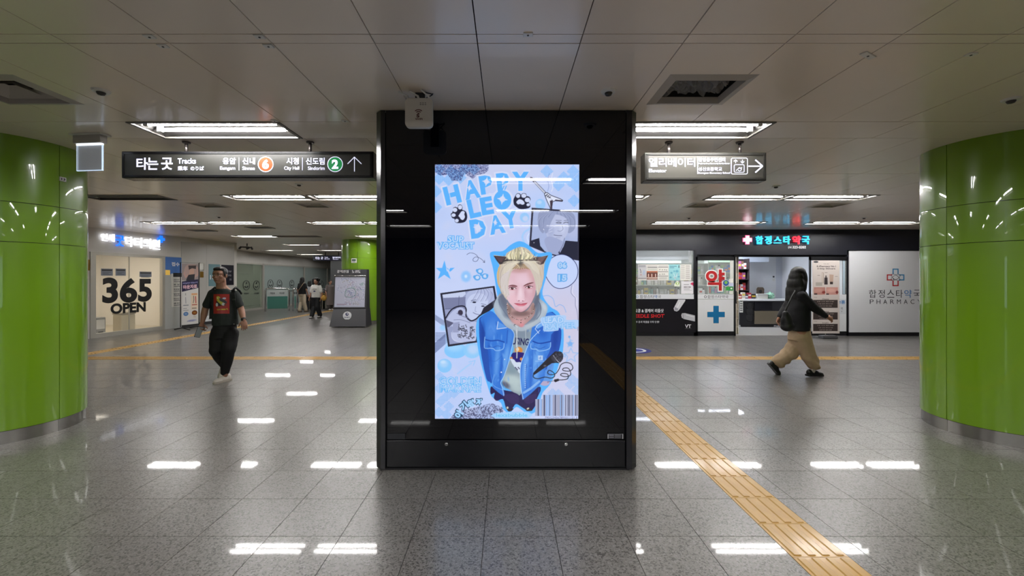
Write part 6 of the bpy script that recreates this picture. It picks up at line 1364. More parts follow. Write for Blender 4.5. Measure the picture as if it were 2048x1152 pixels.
# posters behind the man
for (a, t0, b_, t1, m, lb) in ((416.5, 528, 439, 572, mat('poster_teal', (108, 144, 152), 0.4), 'pale teal poster with the number 100 on the wall behind the man'), (442, 529.5, 466.5, 570, mat('poster_night', (26, 26, 38), 0.35), 'dark poster on the wall at the wall corner behind the man')):
    (x0, z1), (x1, z0) = wall_uz(a, t0), wall_uz(b_, t1); q = local_thing('wall_poster', lb, 'poster', x0, -0.013, z0); part(q, 'sheet', x0, x1, -0.018, -0.0125, z0, z1, m)
    if a < 430: wall_text('100', (419, 550), (434, 559), M_SHOPW, q, 0.02, 0.019); 
    else:
        for k, tt in enumerate(('피부', '과', '진료')): wall_text(tt, (450+4*k, 541+8*k), (462, 545+8*k), mat('txt_pale', (170, 170, 180), 0.5), q, 0.0, 0.019)
q = local_thing('low_notice', 'low pale sticker on the wall behind the man', 'notice', U(404), -0.013, 0.3); (x0, z1), (x1, z0) = wall_uz(410, 632), wall_uz(426, 650); part(q, 'sheet', x0, x1, -0.016, -0.0125, z0, z1, M_SHOPW); wall_text('진료', (416, 636), (422, 640), M_DGREY, q, 0.0, 0.0165)

# ================================================================ FROSTED GLASS WALL FURTHER BACK
XB = -11.9; MBk = Matrix.Translation((XB, 14.9, 0)) @ Matrix.Rotation(PI/2, 4, 'Z')      # local x runs away from camera (+Y), -y into the hall (+X)
ub_ = lambda px: (XB/((px-CX)/F))-14.9
zg = 2.18
tag(MB().box(0, 16.6, 0, 0.16, zg+0.05, HA, MBk).box(0, 3.3, 0, 0.16, 0, zg+0.05, MBk).obj('wall_left_rear', M_WHITE), kind='structure')
tag(MB().box(XB-2.5, XB-2.4, 14.9, 31.5, 0, HA).obj('wall_service_room', mat('service_wall', (168, 176, 160), 0.6)), kind='structure')
tag(MB().box(XB-2.4, XB-0.16, 14.9, 31.5, HA-0.2, HA-0.15).obj('ceiling_service', M_DGREY), kind='structure')
M_FR2 = mat('frost_clear', (176, 190, 186), 0.35, alpha=0.82); M_FR1 = mat('frost_green', (186, 200, 178), 0.3, alpha=0.32)
segs = [(470, 526, M_FR1), (526, 608, M_FR2), (608, 655, M_FR2), (655, 690, M_FR2)]
names = ['first frosted glass wall panel with smile icon near the wall corner', 'second frosted glass wall panel behind the barrier', 'third frosted glass wall panel behind the two women', 'last frosted glass wall panel beside the map stand']
icons = [((492.7, 570.5, '주민등록'), (513, 570.5, '안심벨')), ((540.8, 568, '수유실'), (559, 568, '비상벨'), (583.5, 568, '소화전')), ((621, 569, '안내'), (643, 569, '안전'),), ()]
def icon_part(q, u_, z_, R, tx):
    ring = MB().tube([tuple(MBk @ Vector((u_+R*math.cos(t), -0.004, z_+0.9*R*math.sin(t)))) for t in np.linspace(0, 2*PI, 22)[:-1]], 0.012, 4, True); ring.obj('icon_ring', M_DGREY, q)
    link('icon_text', letter_mesh(tx, MBk @ Vector((u_-R*0.75, -0.002, z_-R*1.75)), MBk.to_3x3() @ Vector((1, 0, 0)), (0, 0, 1), R*1.5, R*0.32, 0.002, 0.02), M_DGREY, q)
    g = MB().tube([tuple(MBk @ Vector((u_+R*0.45*math.cos(t), -0.004, z_+R*0.45*math.sin(t)))) for t in np.linspace(PI*1.1, 1.9*PI, 9)], 0.02, 4); g.lathe([(0.001, 0), (0.05, 0), (0.05, 0.004)], (0, 0, 0), 8)
    n = len(g.v)-24; g.v[n:] = [tuple(MBk @ Vector((u_+v[0], -0.006, z_+0.1+v[1]))) for v in g.v[n:]]; g.obj('icon_figure', M_DGREY, q)
for k, ((a, b_, m), lb) in enumerate(zip(segs, names)):
    x0, x1 = max(3.3, ub_(a)), min(16.5, ub_(b_)); q = thing('window_%d' % (k+3), lb, 'window', MBk @ Vector((x0, 0, 0)), PI/2)
    f = MB()
    for c_ in (x0+0.037, x1-0.037): f.box(c_-0.035, c_+0.035, -0.03, 0.1, 0, zg+0.05, MBk)
    f.box(x0+0.002, x1-0.002, -0.02, 0.09, zg-0.02, zg+0.05, MBk); f.box(x0+0.002, x1-0.002, -0.02, 0.09, 0, 0.1, MBk); f.obj('frame', M_ALU, q)
    MB().box(x0+0.09, x1-0.09, 0.01, 0.022, 0.1, zg-0.02, MBk).obj('pane', m, q)
    if k < 2:
        for (px, py, tx) in icons[k]:
            uu = ub_(px); icon_part(q, uu, H-(py-CY)/F*(uu+14.9), 0.24, tx)
    else:
        for (px, py, tx) in icons[k]:
            uu = ub_(px)
            if uu < x1-0.2: icon_part(q, uu, H-(py-CY)/F*(uu+14.9), 0.26, tx)
q = thing('added_bulkhead', 'dark bulkhead added to darken the top of the first frosted glass panel', 'bulkhead', (XB-0.6, 19.0, 1.72)); MB().bbox(-0.1, 0.1, -1.6, 1.6, 0.0, 0.8, 0.01).obj('panel', M_BLACK, q, world=False); MB().box(0.1, 0.104, -1.55, 1.55, 0.02, 0.05).obj('edge_strip', M_DGREY, q, world=False)  # made-up dark panel, put in to darken the upper part of the pane
q = thing('bench', 'pale bench behind the first frosted glass panel', 'bench', (XB-1.2, 19.2, 0)); MB().bbox(-0.5, 0.5, -1.0, 1.0, 0.35, 0.5, 0.03).obj('seat', mat('bench_pale', (196, 196, 170), 0.5), q, world=False); MB().box(-0.4, 0.4, -0.9, 0.9, 0, 0.35).obj('base', M_DGREY, q, world=False)
q = thing('added_service_lamp', 'warm lamp strip added to light the frosted glass room', 'ceiling light', (XB-1.4, 18.6, HA-0.2)); MB().bbox(-0.15, 0.15, -1.2, 1.2, -0.06, 0, 0.01).obj('frame', M_PWHITE, q, world=False); MB().box(-0.12, 0.12, -1.1, 1.1, -0.066, -0.0605).obj('diffuser', mat('warm_glow', (0, 0, 0)), q, world=False)  # made-up lamp, put in to brighten the room behind the frosted panes

# ---- barrier of steel tube with teal glass, then ticket gates
def barrier(p0, p1, label):
    p0 = Vector(p0); p1 = Vector(p1); L = (p1-p0).length; rz = math.atan2((p1-p0).y, (p1-p0).x); q = thing('glass_barrier', label, 'barrier', p0, rz); h = 1.04
    MB().tube([(0, 0, 0.0), (0, 0, h-0.09), (0.03, 0, h-0.03), (0.1, 0, h), (L-0.1, 0, h), (L-0.03, 0, h-0.03), (L, 0, h-0.09), (L, 0, 0)], 0.035, 10).obj('rail', M_CHROME, q, smooth=True, world=False)
    MB().box(0.07, L-0.07, -0.008, 0.008, 0.12, h-0.36).obj('glass', mat('teal_glass', (70, 128, 116), 0.15, alpha=0.85), q, world=False); MB().box(0.07, L-0.07, -0.008, 0.008, h-0.355, h-0.08).obj('upper_glass', mat('pale_film', (190, 198, 196), 0.3, alpha=0.8), q, world=False)
    for k in (0.28, 0.68):
        link('lettering', letter_mesh('개집표' if k < .5 else '비상문', (L*k-0.09, -0.011, h-0.26), (1, 0, 0), (0, 0, 1), 0.2, 0.09, 0.002, 0.03), M_DGREY, q, world=False)
    return q
barrier((PX(531, 19.0), 19.0, 0), (PX(578.5, 19.4), 19.4, 0), 'steel tube barrier with teal glass beside the ticket gates')
barrier((PX(586, 19.3), 19.3, 0), (PX(595, 19.4), 19.4, 0), 'short steel tube barrier left of the woman in beige trousers')
def gate(px, Y, label, w_=0.3):
    q = thing('ticket_gate', label, 'ticket gate', (PX(px, Y), Y, 0)); h = 1.0
    MB().bbox(-w_/2, w_/2, 0, 1.5, 0.0, h-0.06, 0.03).obj('body', M_STEEL, q, world=False); MB().bbox(-w_/2-0.02, w_/2+0.02, -0.03, 1.53, h-0.06, h, 0.025).obj('top', mat('gate_top', (40, 42, 46), 0.3), q, world=False)
    MB().bbox(-w_/2+0.04, w_/2-0.04, -0.012, 0.0, 0.55, 0.85, 0.005).obj('reader', mat('gate_reader', (26, 30, 60), 0.2), q, world=False); MB().box(-0.03, 0.03, -0.018, -0.0125, 0.66, 0.74).obj('arrow_light', mat('gate_green', (60, 180, 90), 0.3, emit=0.6), q, world=False)
gate(612, 20.4, 'grey ticket gate behind the woman in beige trousers', 0.5); gate(640, 20.3, 'grey ticket gate behind the woman in white shirt', 0.28); gate(655, 20.3, 'grey ticket gate just left of the map stand', 0.28)
tag(MB().box(PX(661, 23), PX(661, 23)+2.6, 23.0, 23.3, 0, HA).obj('wall_gate_block', mat('dark_wall', (62, 64, 64), 0.5)), kind='structure')

# ---- distant hanging sign, dome camera cluster, small ceiling hatch
def far_sign():
    Y = 19.6; q = thing('hanging_sign', 'small far hanging tracks sign left of the distant column', 'sign', (PX(626, Y), Y, CEIL)); z1, z0 = PZ(511, Y), PZ(521.3, Y); x0, x1 = PX(626, Y), PX(690, Y)
    MB().bbox(x0, x1, Y, Y+0.15, z0, z1, 0.01).obj('box', mat('far_sign_navy', (18, 18, 40), 0.35), q)
    for px in (650, 676): MB().cyl((PX(px, Y), Y+0.07, z1-0.005), (PX(px, Y), Y+0.07, CEIL-0.001), 0.02, 8).obj('hanger', M_DGREY, q)
    ml = mat('sign_glow', (235, 235, 255), 0.4, emit=0.85, ecol=(228, 230, 255)); lettering('타는 곳', 631, 513.4, 646, 518.8, Y-0.004, ml, q, 0.01, 0.003); lettering('Tracks', 649, 513.6, 656, 515.6, Y-0.004, ml, q, 0.0, 0.003); lettering('乘车 のりば', 649, 516.6, 659, 518.9, Y-0.004, ml, q, 0.0, 0.003)
    lettering('엘리베이터', 665, 513.4, 681, 516.8, Y-0.004, ml, q, 0.01, 0.003); lettering('Elevator', 666, 517.6, 677, 519.2, Y-0.004, ml, q, 0.0, 0.003)
far_sign()
q = thing('dome_camera', 'dark surveillance camera cluster on the ceiling beyond the clinic', 'camera', (PX(494, 15), 15.0, CEIL))
MB().cyl((0, 0, -0.1), (0, 0, 0), 0.02, 8).obj('stem', M_DGREY, q, world=False)
MB().tube([(0.16*math.cos(t)-0.06, 0.16*math.sin(t), -0.13) for t in np.linspace(0, 2*PI, 18)[:-1]], 0.014, 5, True).obj('ring', M_DGREY, q, world=False)
for k, (x, y, z) in enumerate(((0.14, 0.02, -0.14), (-0.15, -0.1, -0.13), (0.0, 0.15, -0.13))): MB().cyl((x, y, z), (x+0.09*math.cos(k*2.2-0.5), y-0.08, z-0.06), 0.035, 8).obj('camera_head', M_DGREY, q, world=False)
MB().cyl((0, 0, -0.12), (0.14, 0.02, -0.14), 0.012, 6).obj('arm', M_DGREY, q, world=False)
for a, y_ in ((405, 461, ), (520, 455)):
    Y = 1079.4/(CY-y_); q = thing('ceiling_hatch', 'dark ceiling vent hatch %s' % ('above the clinic poster wall' if a < 500 else 'right of the far clinic lights'), 'air vent', (PX(a, Y), Y, CEIL)); MB().bbox(-0.3, 0.3, -0.16, 0.16, -0.012, -0.001, 0.004).obj('frame', M_FRAME, q, world=False); MB().box(-0.25, 0.25, -0.11, 0.11, -0.014, -0.0122).obj('grille', M_DGREY, q, world=False)

# ================================================================ MAP STAND
Ym = 12.75; q = thing('map_stand', 'dark grey freestanding route map board with round white badge', 'map stand', (PX(698, Ym), Ym, 0))
X = lambda p: PX(p, Ym); Z = lambda p: PZ(p, Ym); M_MS = mat('stand_grey', (56, 56, 60), 0.4)
zb_ = Z(618); b0 = 0.03
def prof(x0t, x1t, zt, x0b, x1b, zb, y0t, y0b, y1): return MB().add([(x0b, y0b, zb), (x1b, y0b, zb), (x1b, y1, zb), (x0b, y1, zb), (x0t, y0t, zt), (x1t, y0t, zt), (x1t, y1, zt), (x0t, y1, zt)], [(0, 3, 2, 1), (4, 5, 6, 7), (0, 1, 5, 4), (1, 2, 6, 5), (2, 3, 7, 6), (3, 0, 4, 7)])
prof(X(665.5), X(730.5), zb_, X(661.5), X(734), b0, Ym+0.05, Ym-0.1, Ym+0.45).obj('base', M_MS, q)
prof(X(665), X(729.5), Z(538.5), X(664), X(731), zb_, Ym+0.18, Ym+0.08, Ym+0.40).obj('body', M_MS, q)
for px in (664, 732): MB().cyl((X(px), Ym, 0), (X(px), Ym, b0+0.02), 0.025, 8).obj('foot', M_CHROME, q)
C = Canvas(0, 0, 100, 100, 2.6, (176, 178, 196)); rm = random.Random(4)
C.rect(2, 2, 98, 98, (184, 186, 204))
lc = [(120, 122, 168), (140, 130, 150), (110, 150, 140), (160, 120, 140), (120, 140, 180), (150, 144, 120), (96, 96, 150)]
for k in range(26):
    x, y = rm.uniform(8, 92), rm.uniform(10, 88); pts = [(x, y)]
    for j in range(6):
        a = rm.choice((0, PI/4, PI/2, -PI/4, PI))+rm.uniform(-0.1, 0.1); d_ = rm.uniform(6, 16); x = min(95, max(5, x+d_*math.cos(a))); y = min(92, max(8, y+d_*math.sin(a))); pts.append((x, y))
    C.line(pts, 0.9, lc[k % 7], 0.8)
    for p in pts: C.ell(p[0], p[1], 1.0, 1.0, (226, 226, 236)); C.rect(p[0]+1, p[1]-2.2, p[0]+5, p[1]-1.4, (130, 132, 150), 0.7)
C.line([(34, 58), (40, 42), (56, 38), (68, 46), (66, 62), (50, 68), (36, 64)], 1.4, (90, 130, 120), 0.9, 4, True).rect(8, 90, 40, 91.5, (130, 90, 110)).rect(8, 93, 34, 94, (120, 120, 140))
yA = Ym+0.06; S = Vector((0, 0.10, Z(541)-Z(614)));
O = Vector((X(666.5), Ym+0.076, Z(614.5))); 
MB().add([O, O+Vector((X(727.5)-X(666.5), 0, 0)), O+Vector((X(727.5)-X(666.5), 0, 0))+Vector((0, 0.09, Z(553)-Z(614.5))), O+Vector((0, 0.09, Z(553)-Z(614.5)))]+[], [(0, 1, 2, 3)]).obj('map_backing', M_PWHITE, q)
dz = Vector((0, 0.09, Z(553)-Z(614.5))); link('map_print', C.mesh(O+Vector((0, -0.004, 0)), (1, 0, 0), dz, X(727.5)-X(666.5), dz.length, 2), print_mat('map_gloss', rough=0.2, coat=0.5), q)
MB().cyl((X(664.5), Ym+0.155, Z(551.5)), (X(728.5), Ym+0.155, Z(551.5)), 0.022, 8).obj('clamp_bar', M_CHROME, q, smooth=True)
MB().cyl((X(665), Ym+0.06, Z(616)), (X(729), Ym+0.06, Z(616)), 0.018, 8).obj('clamp_bar', M_DGREY, q, smooth=True)
for k, ch_ in enumerate('광역전철 노선도'):
    if ch_ != ' ': lettering(ch_, 674.5+k*6.0, 540.2, 679.3+k*6.0, 546, Ym+0.13, mat('stand_letter', (220, 220, 222), 0.4), q, 0.0, 0.03)
disc(694, 631.5, 0.125, M_SHOPW, Ym-0.04, q, 'badge', 0.05); disc(694, 628.5, 0.048, mat('badge_navy', (36, 46, 96), 0.4), Ym-0.043, q, 'badge_mark'); disc(694.6, 628, 0.02, M_SHOPW, Ym-0.045, q, 'badge_mark')
lettering('서울교통공사', 687.5, 633.5, 700.5, 636, Ym-0.042, mat('badge_navy', (0, 0, 0)), q, 0.02, 0.002)

# ---- small plates on the columns
def col_plate(col, c, px, z0, z1, w_, name, label, m, txt=None):
    a = angle_of(px, *c); n = Vector((math.cos(a), math.sin(a), 0)); p = Vector((c[0], c[1], 0))+n*(c[2]+0.004); t_ = Vector((-n.y, n.x, 0))
    q = thing(name, label, 'plate', p+Vector((0, 0, z0)), a+PI/2)
    MB().bbox(-w_/2, w_/2, -0.004, 0.012, 0, z1-z0, 0.002).obj('plate', m, q, world=False)
    if txt: link('number', letter_mesh(txt, (-w_*0.32, -0.0045, (z1-z0)*0.22), (1, 0, 0), (0, 0, 1), w_*0.64, (z1-z0)*0.56, 0.001, 0.03), M_INK, q, world=False)
    return q
col_plate(colL, CL, 125, 2.395, 2.435, 0.055, 'number_plate', 'tiny white plate numbered 13 on the left green column', M_PWHITE, '13')
q = col_plate(colF, CF, 708, 1.98, 2.12, 0.17, 'guide_plate', 'small white pictogram plate on the distant green column', M_PWHITE)
MB().bbox(-0.06, 0.06, -0.006, -0.0045, 0.06, 0.11, 0.002).obj('pictogram', mat('picto_green', (30, 70, 50), 0.5), q, world=False); MB().bbox(-0.05, 0.05, -0.006, -0.0045, 0.02, 0.04, 0.001).obj('caption', M_DGREY, q, world=False)

# ================================================================ NEAR HANGING SIGNS
Yh = 3.86; M_SF = mat('sign_frame', (22, 22, 26), 0.25, spec=0.6); M_SG = mat('sign_face', (50, 50, 46), 0.36, spec=0.7); M_LT = mat('sign_light', (235, 235, 255), 0.4, emit=0.9, ecol=(222, 224, 250))
def hsign(px0, px1, py0, py1, label, posts, m_face, m_frame):
    q = thing('hanging_sign', label, 'sign', (PX((px0+px1)/2, Yh), Yh, CEIL)); x0, x1, z0, z1 = PX(px0, Yh), PX(px1, Yh), PZ(py1, Yh), PZ(py0, Yh)
    MB().bbox(x0, x1, Yh, Yh+0.13, z0, z1, 0.006).obj('box', m_frame, q); MB().box(x0+0.03, x1-0.03, Yh-0.002, Yh+0.004, z0+0.022, z1-0.022).obj('face', m_face, q)
    f = MB(); e = 0.02
    for a in ((x0+0.012, x1-0.012, z1-e-0.006, z1-0.010), (x0+0.012, x1-0.012, z0+0.010, z0+e+0.006), (x0+0.012, x0+0.03, z0+e, z1-e), (x1-0.03, x1-0.012, z0+e, z1-e)): f.box(a[0], a[1], Yh-0.008, Yh+0.002, a[2], a[3])
    f.obj('bezel', m_frame, q)
    for p in posts:
        x = PX(p, Yh+0.06); MB().cyl((x, Yh+0.065, z1-0.004), (x, Yh+0.065, CEIL-0.012), 0.014, 12).obj('hanger', mat('hanger_grey', (92, 86, 84), 0.3, metal=0.7), q, smooth=True); MB().lathe([(0.001, 0), (0.036, 0), (0.032, -0.012), (0.014, -0.016)], (x, Yh+0.065, CEIL-0.001), 16).obj('rose', mat('hanger_grey', (0, 0, 0)), q, auto=0.5)
    return q
qs = hsign(243, 747, 302.5, 356, 'long black hanging tracks sign with orange 6 and green 2 badges', (372, 620), M_SG, M_SF); YT = Yh-0.003
SGN = (0, 100, 2.692)
def zt_(x, y): return x/2.692, 100+y/2.692
def lt(body, a, b_, c_, d_, bold=0.0, q=qs, fr=zt_, m=None, name='lettering'):
    x0, y0 = fr(a, b_); x1, y1 = fr(c_, d_); return lettering(body, x0, y0, x1, y1, YT-0.001, m or M_LT, q, bold, 0.0015, name)
for ch_, a, c_ in (('타', 735, 795), ('는', 792, 852), ('곳', 868, 930)): lt(ch_, a, 580, c_, 645, 0.018)
lt('Tracks', 957, 583, 1055, 612, 0.012); lt('乘车', 957, 625, 1010, 649, 0.012); lt('のりば', 1026, 626, 1098, 648, 0.012)
lt('응암', 1199, 580, 1270, 615, 0.015); lt('Eungam', 1185, 627, 1267, 650, 0.008); lt('신내', 1306, 580, 1374, 616, 0.015); lt('Sinnae', 1305, 627, 1372, 646, 0.008)
lt('시청', 1542, 580, 1609, 616, 0.015); lt('City Hall', 1530, 627, 1611, 650, 0.008); lt('신도림', 1647, 580, 1748, 617, 0.015); lt('Sindorim', 1658, 627, 1748, 646, 0.008)
def sbar(pts, w_, q, m, Y, name): # thick polyline on the sign
    mb = MB()
    for (a, b_), (c_, d_) in zip(pts[:-1], pts[1:]):
        L = math.hypot(c_-a, d_-b_); nx, nz = -(d_-b_)/L*w_/2, (c_-a)/L*w_/2; ex, ez = (c_-a)/L*w_*0.0, 0
        mb.v += [(a+nx, Y, b_+nz), (a-nx, Y, b_-nz), (c_-nx, Y, d_-nz), (c_+nx, Y, d_+nz), (a+nx, Y-0.0015, b_+nz), (a-nx, Y-0.0015, b_-nz), (c_-nx, Y-0.0015, d_-nz), (c_+nx, Y-0.0015, d_+nz)]
        n = len(mb.v)-8; mb.f += [tuple(n+i for i in f_) for f_ in ((0, 1, 2, 3), (4, 7, 6, 5), (0, 4, 5, 1), (1, 5, 6, 2), (2, 6, 7, 3), (3, 7, 4, 0))]
    return mb.obj(name, m, q)
W_ = lambda x, y, fr=zt_: (PX(fr(x, y)[0], Yh), PZ(fr(x, y)[1], Yh))
sbar([W_(1288, 580), W_(1288, 648)], 0.004, qs, M_LT, YT, 'divider'); sbar([W_(1629, 580), W_(1629, 648)], 0.004, qs, M_LT, YT, 'divider')
for x, col, ch_ in ((1430, (226, 104, 34), '6'), (1804, (22, 140, 72), '2')):
    px, py = zt_(x, 615); r_ = 15.6/F*Yh
    disc(px, py, r_, M_LT, YT-0.001, qs, 'badge_rim'); disc(px, py, r_*0.91, mat('badge_%s' % ch_, tuple(int(v*0.45) for v in col), 0.4, emit=0.8, ecol=col), YT-0.002, qs, 'line_badge')
    lettering(ch_, px-6.5, py-9.5, px+6.5, py+9.5, YT-0.003, M_LT, qs, 0.05, 0.0015, 'line_number')
sbar([W_(1909, 655), W_(1909, 580)], 0.0065, qs, M_LT, YT, 'arrow'); sbar([W_(1872, 614), W_(1909, 577), W_(1947, 614)], 0.0065, qs, M_LT, YT-0.0003, 'arrow')
q2 = hsign(1290, 1533, 305, 361.5, 'grey hanging elevator sign with lift pictogram and right arrow', (1338, 1480), mat('sign_face2', (84, 82, 76), 0.35, spec=0.6), mat('sign_frame2', (62, 61, 58), 0.25, spec=0.6))
fr2 = lambda x, y: (1285+x/8.031, 290+y/8.031)
def l2(body, a, b_, c_, d_, bold=0.0): return lt(body, a, b_, c_, d_, bold, q2, fr2)
for k, (ch_, a, c_) in enumerate((('엘', 102, 240), ('리', 262, 388), ('베', 410, 545), ('이', 566, 694), ('터', 720, 846))): l2(ch_, a, 205, c_, 350, 0.008)
l2('Elevator', 102, 385, 385, 440, 0.01); l2('합정동주민센터', 900, 200, 1330, 268, 0.008); l2('Hapjeong-dong Community Service Center', 900, 284, 1402, 314, 0.01); l2('성산초등학교', 900, 355, 1275, 418, 0.008); l2('Seongsan Elementary School', 900, 434, 1405, 470, 0.015)
w2 = lambda x, y: W_(x, y, fr2)
sbar([w2(883, 196), w2(883, 466)], 0.007, q2, M_LT, YT, 'divider')
def ringbox(x0, y0, x1, y1, r, w_, name):
    pts = []
    for cx_, cy_, a in ((x1-r, y1-r, 0), (x0+r, y1-r, PI/2), (x0+r, y0+r, PI), (x1-r, y0+r, 1.5*PI)):
        for k in range(5): pts.append(w2(cx_+r*math.cos(a+k*PI/8), cy_+r*math.sin(a+k*PI/8)))
    return sbar(pts+[pts[0]], w_, q2, M_LT, YT, name)
ringbox(1422, 212, 1682, 468, 24, 0.0055, 'pictogram_frame'); ringbox(1470, 318, 1630, 440, 18, 0.005, 'pictogram_cabin')
for x, s in ((1492, 1), (1602, -1)):
    c = 266; sbar([w2(x, c+26*s), w2(x, c-24*s)], 0.006, q2, M_LT, YT, 'pictogram_arrow'); sbar([w2(x-28, c-0*s), w2(x, c-28*s), w2(x+28, c-0*s)], 0.006, q2, M_LT, YT-0.0003, 'pictogram_arrow')
sbar([w2(1500, 412), w2(1530, 385), w2(1560, 360)], 0.005, q2, M_LT, YT, 'pictogram_figure'); sbar([w2(1556+28*math.cos(t), 390+28*math.sin(t)) for t in np.linspace(-0.9, 2.6, 10)], 0.005, q2, M_LT, YT-0.0003, 'pictogram_figure'); sbar([w2(1535, 372), w2(1580, 376), w2(1592, 360)], 0.006, q2, M_LT, YT-0.0006, 'pictogram_figure')
sbar([w2(1698, 342), w2(1920, 342)], 0.0115, q2, M_LT, YT, 'arrow'); sbar([w2(1808, 240), w2(1925, 342), w2(1808, 444)], 0.0125, q2, M_LT, YT-0.0003, 'arrow')

# ---- edge-lit acrylic plate hanging beside the left column
Yx = 3.72; q = thing('acrylic_sign', 'clear edge-lit acrylic plate hanging from the ceiling beside the left column', 'sign', (PX(180, Yx), Yx, CEIL), 0.0)
MX = Matrix.Translation((PX(180, Yx), Yx, 0)) @ Matrix.Rotation(-0.10, 4, 'Z'); hw = 28.5/F*Yx
MB().bbox(-hw-0.01, hw+0.01, -0.03, 0.03, PZ(287.5, Yx), CEIL-0.001, 0.004, MX).obj('housing', mat('acryl_house', (176, 172, 166), 0.35), q)
MB().bbox(-hw-0.03, hw+0.03, -0.05, 0.05, CEIL-0.014, CEIL-0.0005, 0.003, MX).obj('mount', M_PWHITE, q)
MB().box(-hw, hw, -0.006, 0.006, PZ(341.5, Yx), PZ(288, Yx), MX).obj('acrylic', mat('acryl', (190, 194, 198), 0.06, alpha=0.75, spec=0.6, emit=0.12, ecol=(190, 195, 205)), q)
me_ = mat('edge_glow', (210, 225, 245), 0.4, emit=0.75, ecol=(200, 220, 240)); z0, z1 = PZ(341.5, Yx), PZ(288, Yx)
MB().box(-hw, -hw+0.005, -0.0068, 0.0068, z0, z1, MX).box(hw-0.005, hw, -0.0068, 0.0068, z0, z1, MX).box(-hw, hw, -0.0068, 0.0068, z0, z0+0.005, MX).obj('lit_edge', me_, q)
MB().box(-hw, hw, -0.009, 0.009, z1-0.012, z1+0.001, MX).obj('lit_strip', mat('strip_glow', (240, 245, 255), 0.4, emit=2.2, ecol=(240, 245, 255)), q)
# ================================================================ PEOPLE
from mathutils.bvhtree import BVHTree
class Body:
    def __init__(s): s.m = MB()
    def cap(s, p0, p1, r0, r1=None, n=14):
        """tapered limb with round ends"""
        p0 = Vector(p0); p1 = Vector(p1); r1 = r0 if r1 is None else r1; d = (p1-p0).normalized(); pts = []; rr = []
        for k in range(4): a = PI/2*(1-k/4.0); pts.append(p0-d*r0*math.sin(a)); rr.append(max(r0*math.cos(a), 1e-4))
        pts += [p0, p1]; rr += [r0, r1]
        for k in range(1, 5): a = PI/2*k/4.0; pts.append(p1+d*r1*math.sin(a)); rr.append(max(r1*math.cos(a), 1e-4))
        s.m.tube(pts, rr, n); return s
    def chain(s, pts, rs):
        for i in range(len(pts)-1): s.cap(pts[i], pts[i+1], rs[i], rs[i+1])
        return s
    def ell(s, c, r, R=None, n=16):
        bm = bmesh.new(); bmesh.ops.create_uvsphere(bm, u_segments=n, v_segments=n//2+2, radius=1)
        for v in bm.verts:
            q = Vector((v.co.x*r[0], v.co.y*r[1], v.co.z*r[2])); v.co = Vector(c)+(R @ q if R else q)
        bm.verts.index_update(); s.m.add([v.co for v in bm.verts], [[v.index for v in f.verts] for f in bm.faces]); bm.free(); return s
    def loft(s, rings, n=24):
        """rings: (centre, half width, half depth, yaw)"""
        vs = []
        for c, a, b_, yw in rings:
            c = Vector(c)
            for i in range(n):
                t = 2*PI*i/n; x, y = a*math.cos(t), b_*math.sin(t); vs.append(c+Vector((x*math.cos(yw)-y*math.sin(yw), x*math.sin(yw)+y*math.cos(yw), 0)))
        fs = []
        for j in range(len(rings)-1):
            for i in range(n): fs.append((j*n+i, j*n+(i+1) % n, (j+1)*n+(i+1) % n, (j+1)*n+i))
        fs += [tuple(range(n-1, -1, -1)), tuple((len(rings)-1)*n+i for i in range(n))]
        s.m.add(vs, fs); return s
    def done(s, name, m, parent, voxel=0.008, smooth=4, wrinkle=0.0, freq=(9, 9, 9), fold=None):
        me = s.m.mesh(name); o = bpy.data.objects.new('tmp', me)
        r = o.modifiers.new('r', 'REMESH'); r.mode = 'VOXEL'; r.voxel_size = voxel; r.use_smooth_shade = True
        if smooth: q = o.modifiers.new('s', 'SMOOTH'); q.iterations = smooth; q.factor = 0.6
        out = eval_mesh(o); bpy.data.objects.remove(o)
        if wrinkle:
            nn = [Vector(v.normal) for v in out.vertices]
            for v, n_ in zip(out.vertices, nn):
                p = Vector((v.co.x*freq[0], v.co.y*freq[1], v.co.z*freq[2])); w_ = noise.noise(p)+0.5*noise.noise(p*2.1)
                if fold: w_ += fold(v.co)
                v.co += n_*wrinkle*w_
        out.polygons.foreach_set('use_smooth', [True]*len(out.polygons)); return link(name, out, m, parent, world=False)
def hand(B, wrist, d, pn, side, sc=1.0, curl=0.5):
    """palm, four unequal fingers and a thumb; d = along the hand, pn = direction the palm faces, side = thumb side"""
    w0 = Vector(wrist); d = Vector(d).normalized(); pn = Vector(pn); pn = (pn-d*pn.dot(d)).normalized(); t = d.cross(pn).normalized()*side
    R = Matrix((t, d, pn)).transposed()
    B.cap(w0-d*0.02*sc, w0+d*0.015*sc, 0.026*sc, 0.024*sc); B.ell(w0+d*0.05*sc, (0.042*sc, 0.052*sc, 0.017*sc), R)
    for k, (off, L) in enumerate(((0.033, 0.070), (0.0115, 0.080), (-0.0105, 0.074), (-0.031, 0.058))):
        p = w0+d*0.082*sc+t*off*sc; B.cap(w0+d*0.05*sc+t*off*0.8*sc, p, 0.010*sc, 0.0095*sc, 8); a = curl*0.35
        for seg, r_ in ((0.42, 0.0088), (0.32, 0.0080), (0.26, 0.0072)):
            dd = (d*math.cos(a)+pn*math.sin(a)+t*off*1.2).normalized(); q = p+dd*L*seg*sc; B.cap(p, q, r_*sc, r_*0.93*sc, 8); p = q; a += curl*0.8
    p = w0+d*0.025*sc+t*0.03*sc; dd = (d*0.75+t*0.65+pn*0.35).normalized(); q = p+dd*0.042*sc; B.cap(p, q, 0.0125*sc, 0.0105*sc, 8); B.cap(q, q+(d*0.9+t*0.2+pn*0.5).normalized()*0.03*sc, 0.0105*sc, 0.009*sc, 8)
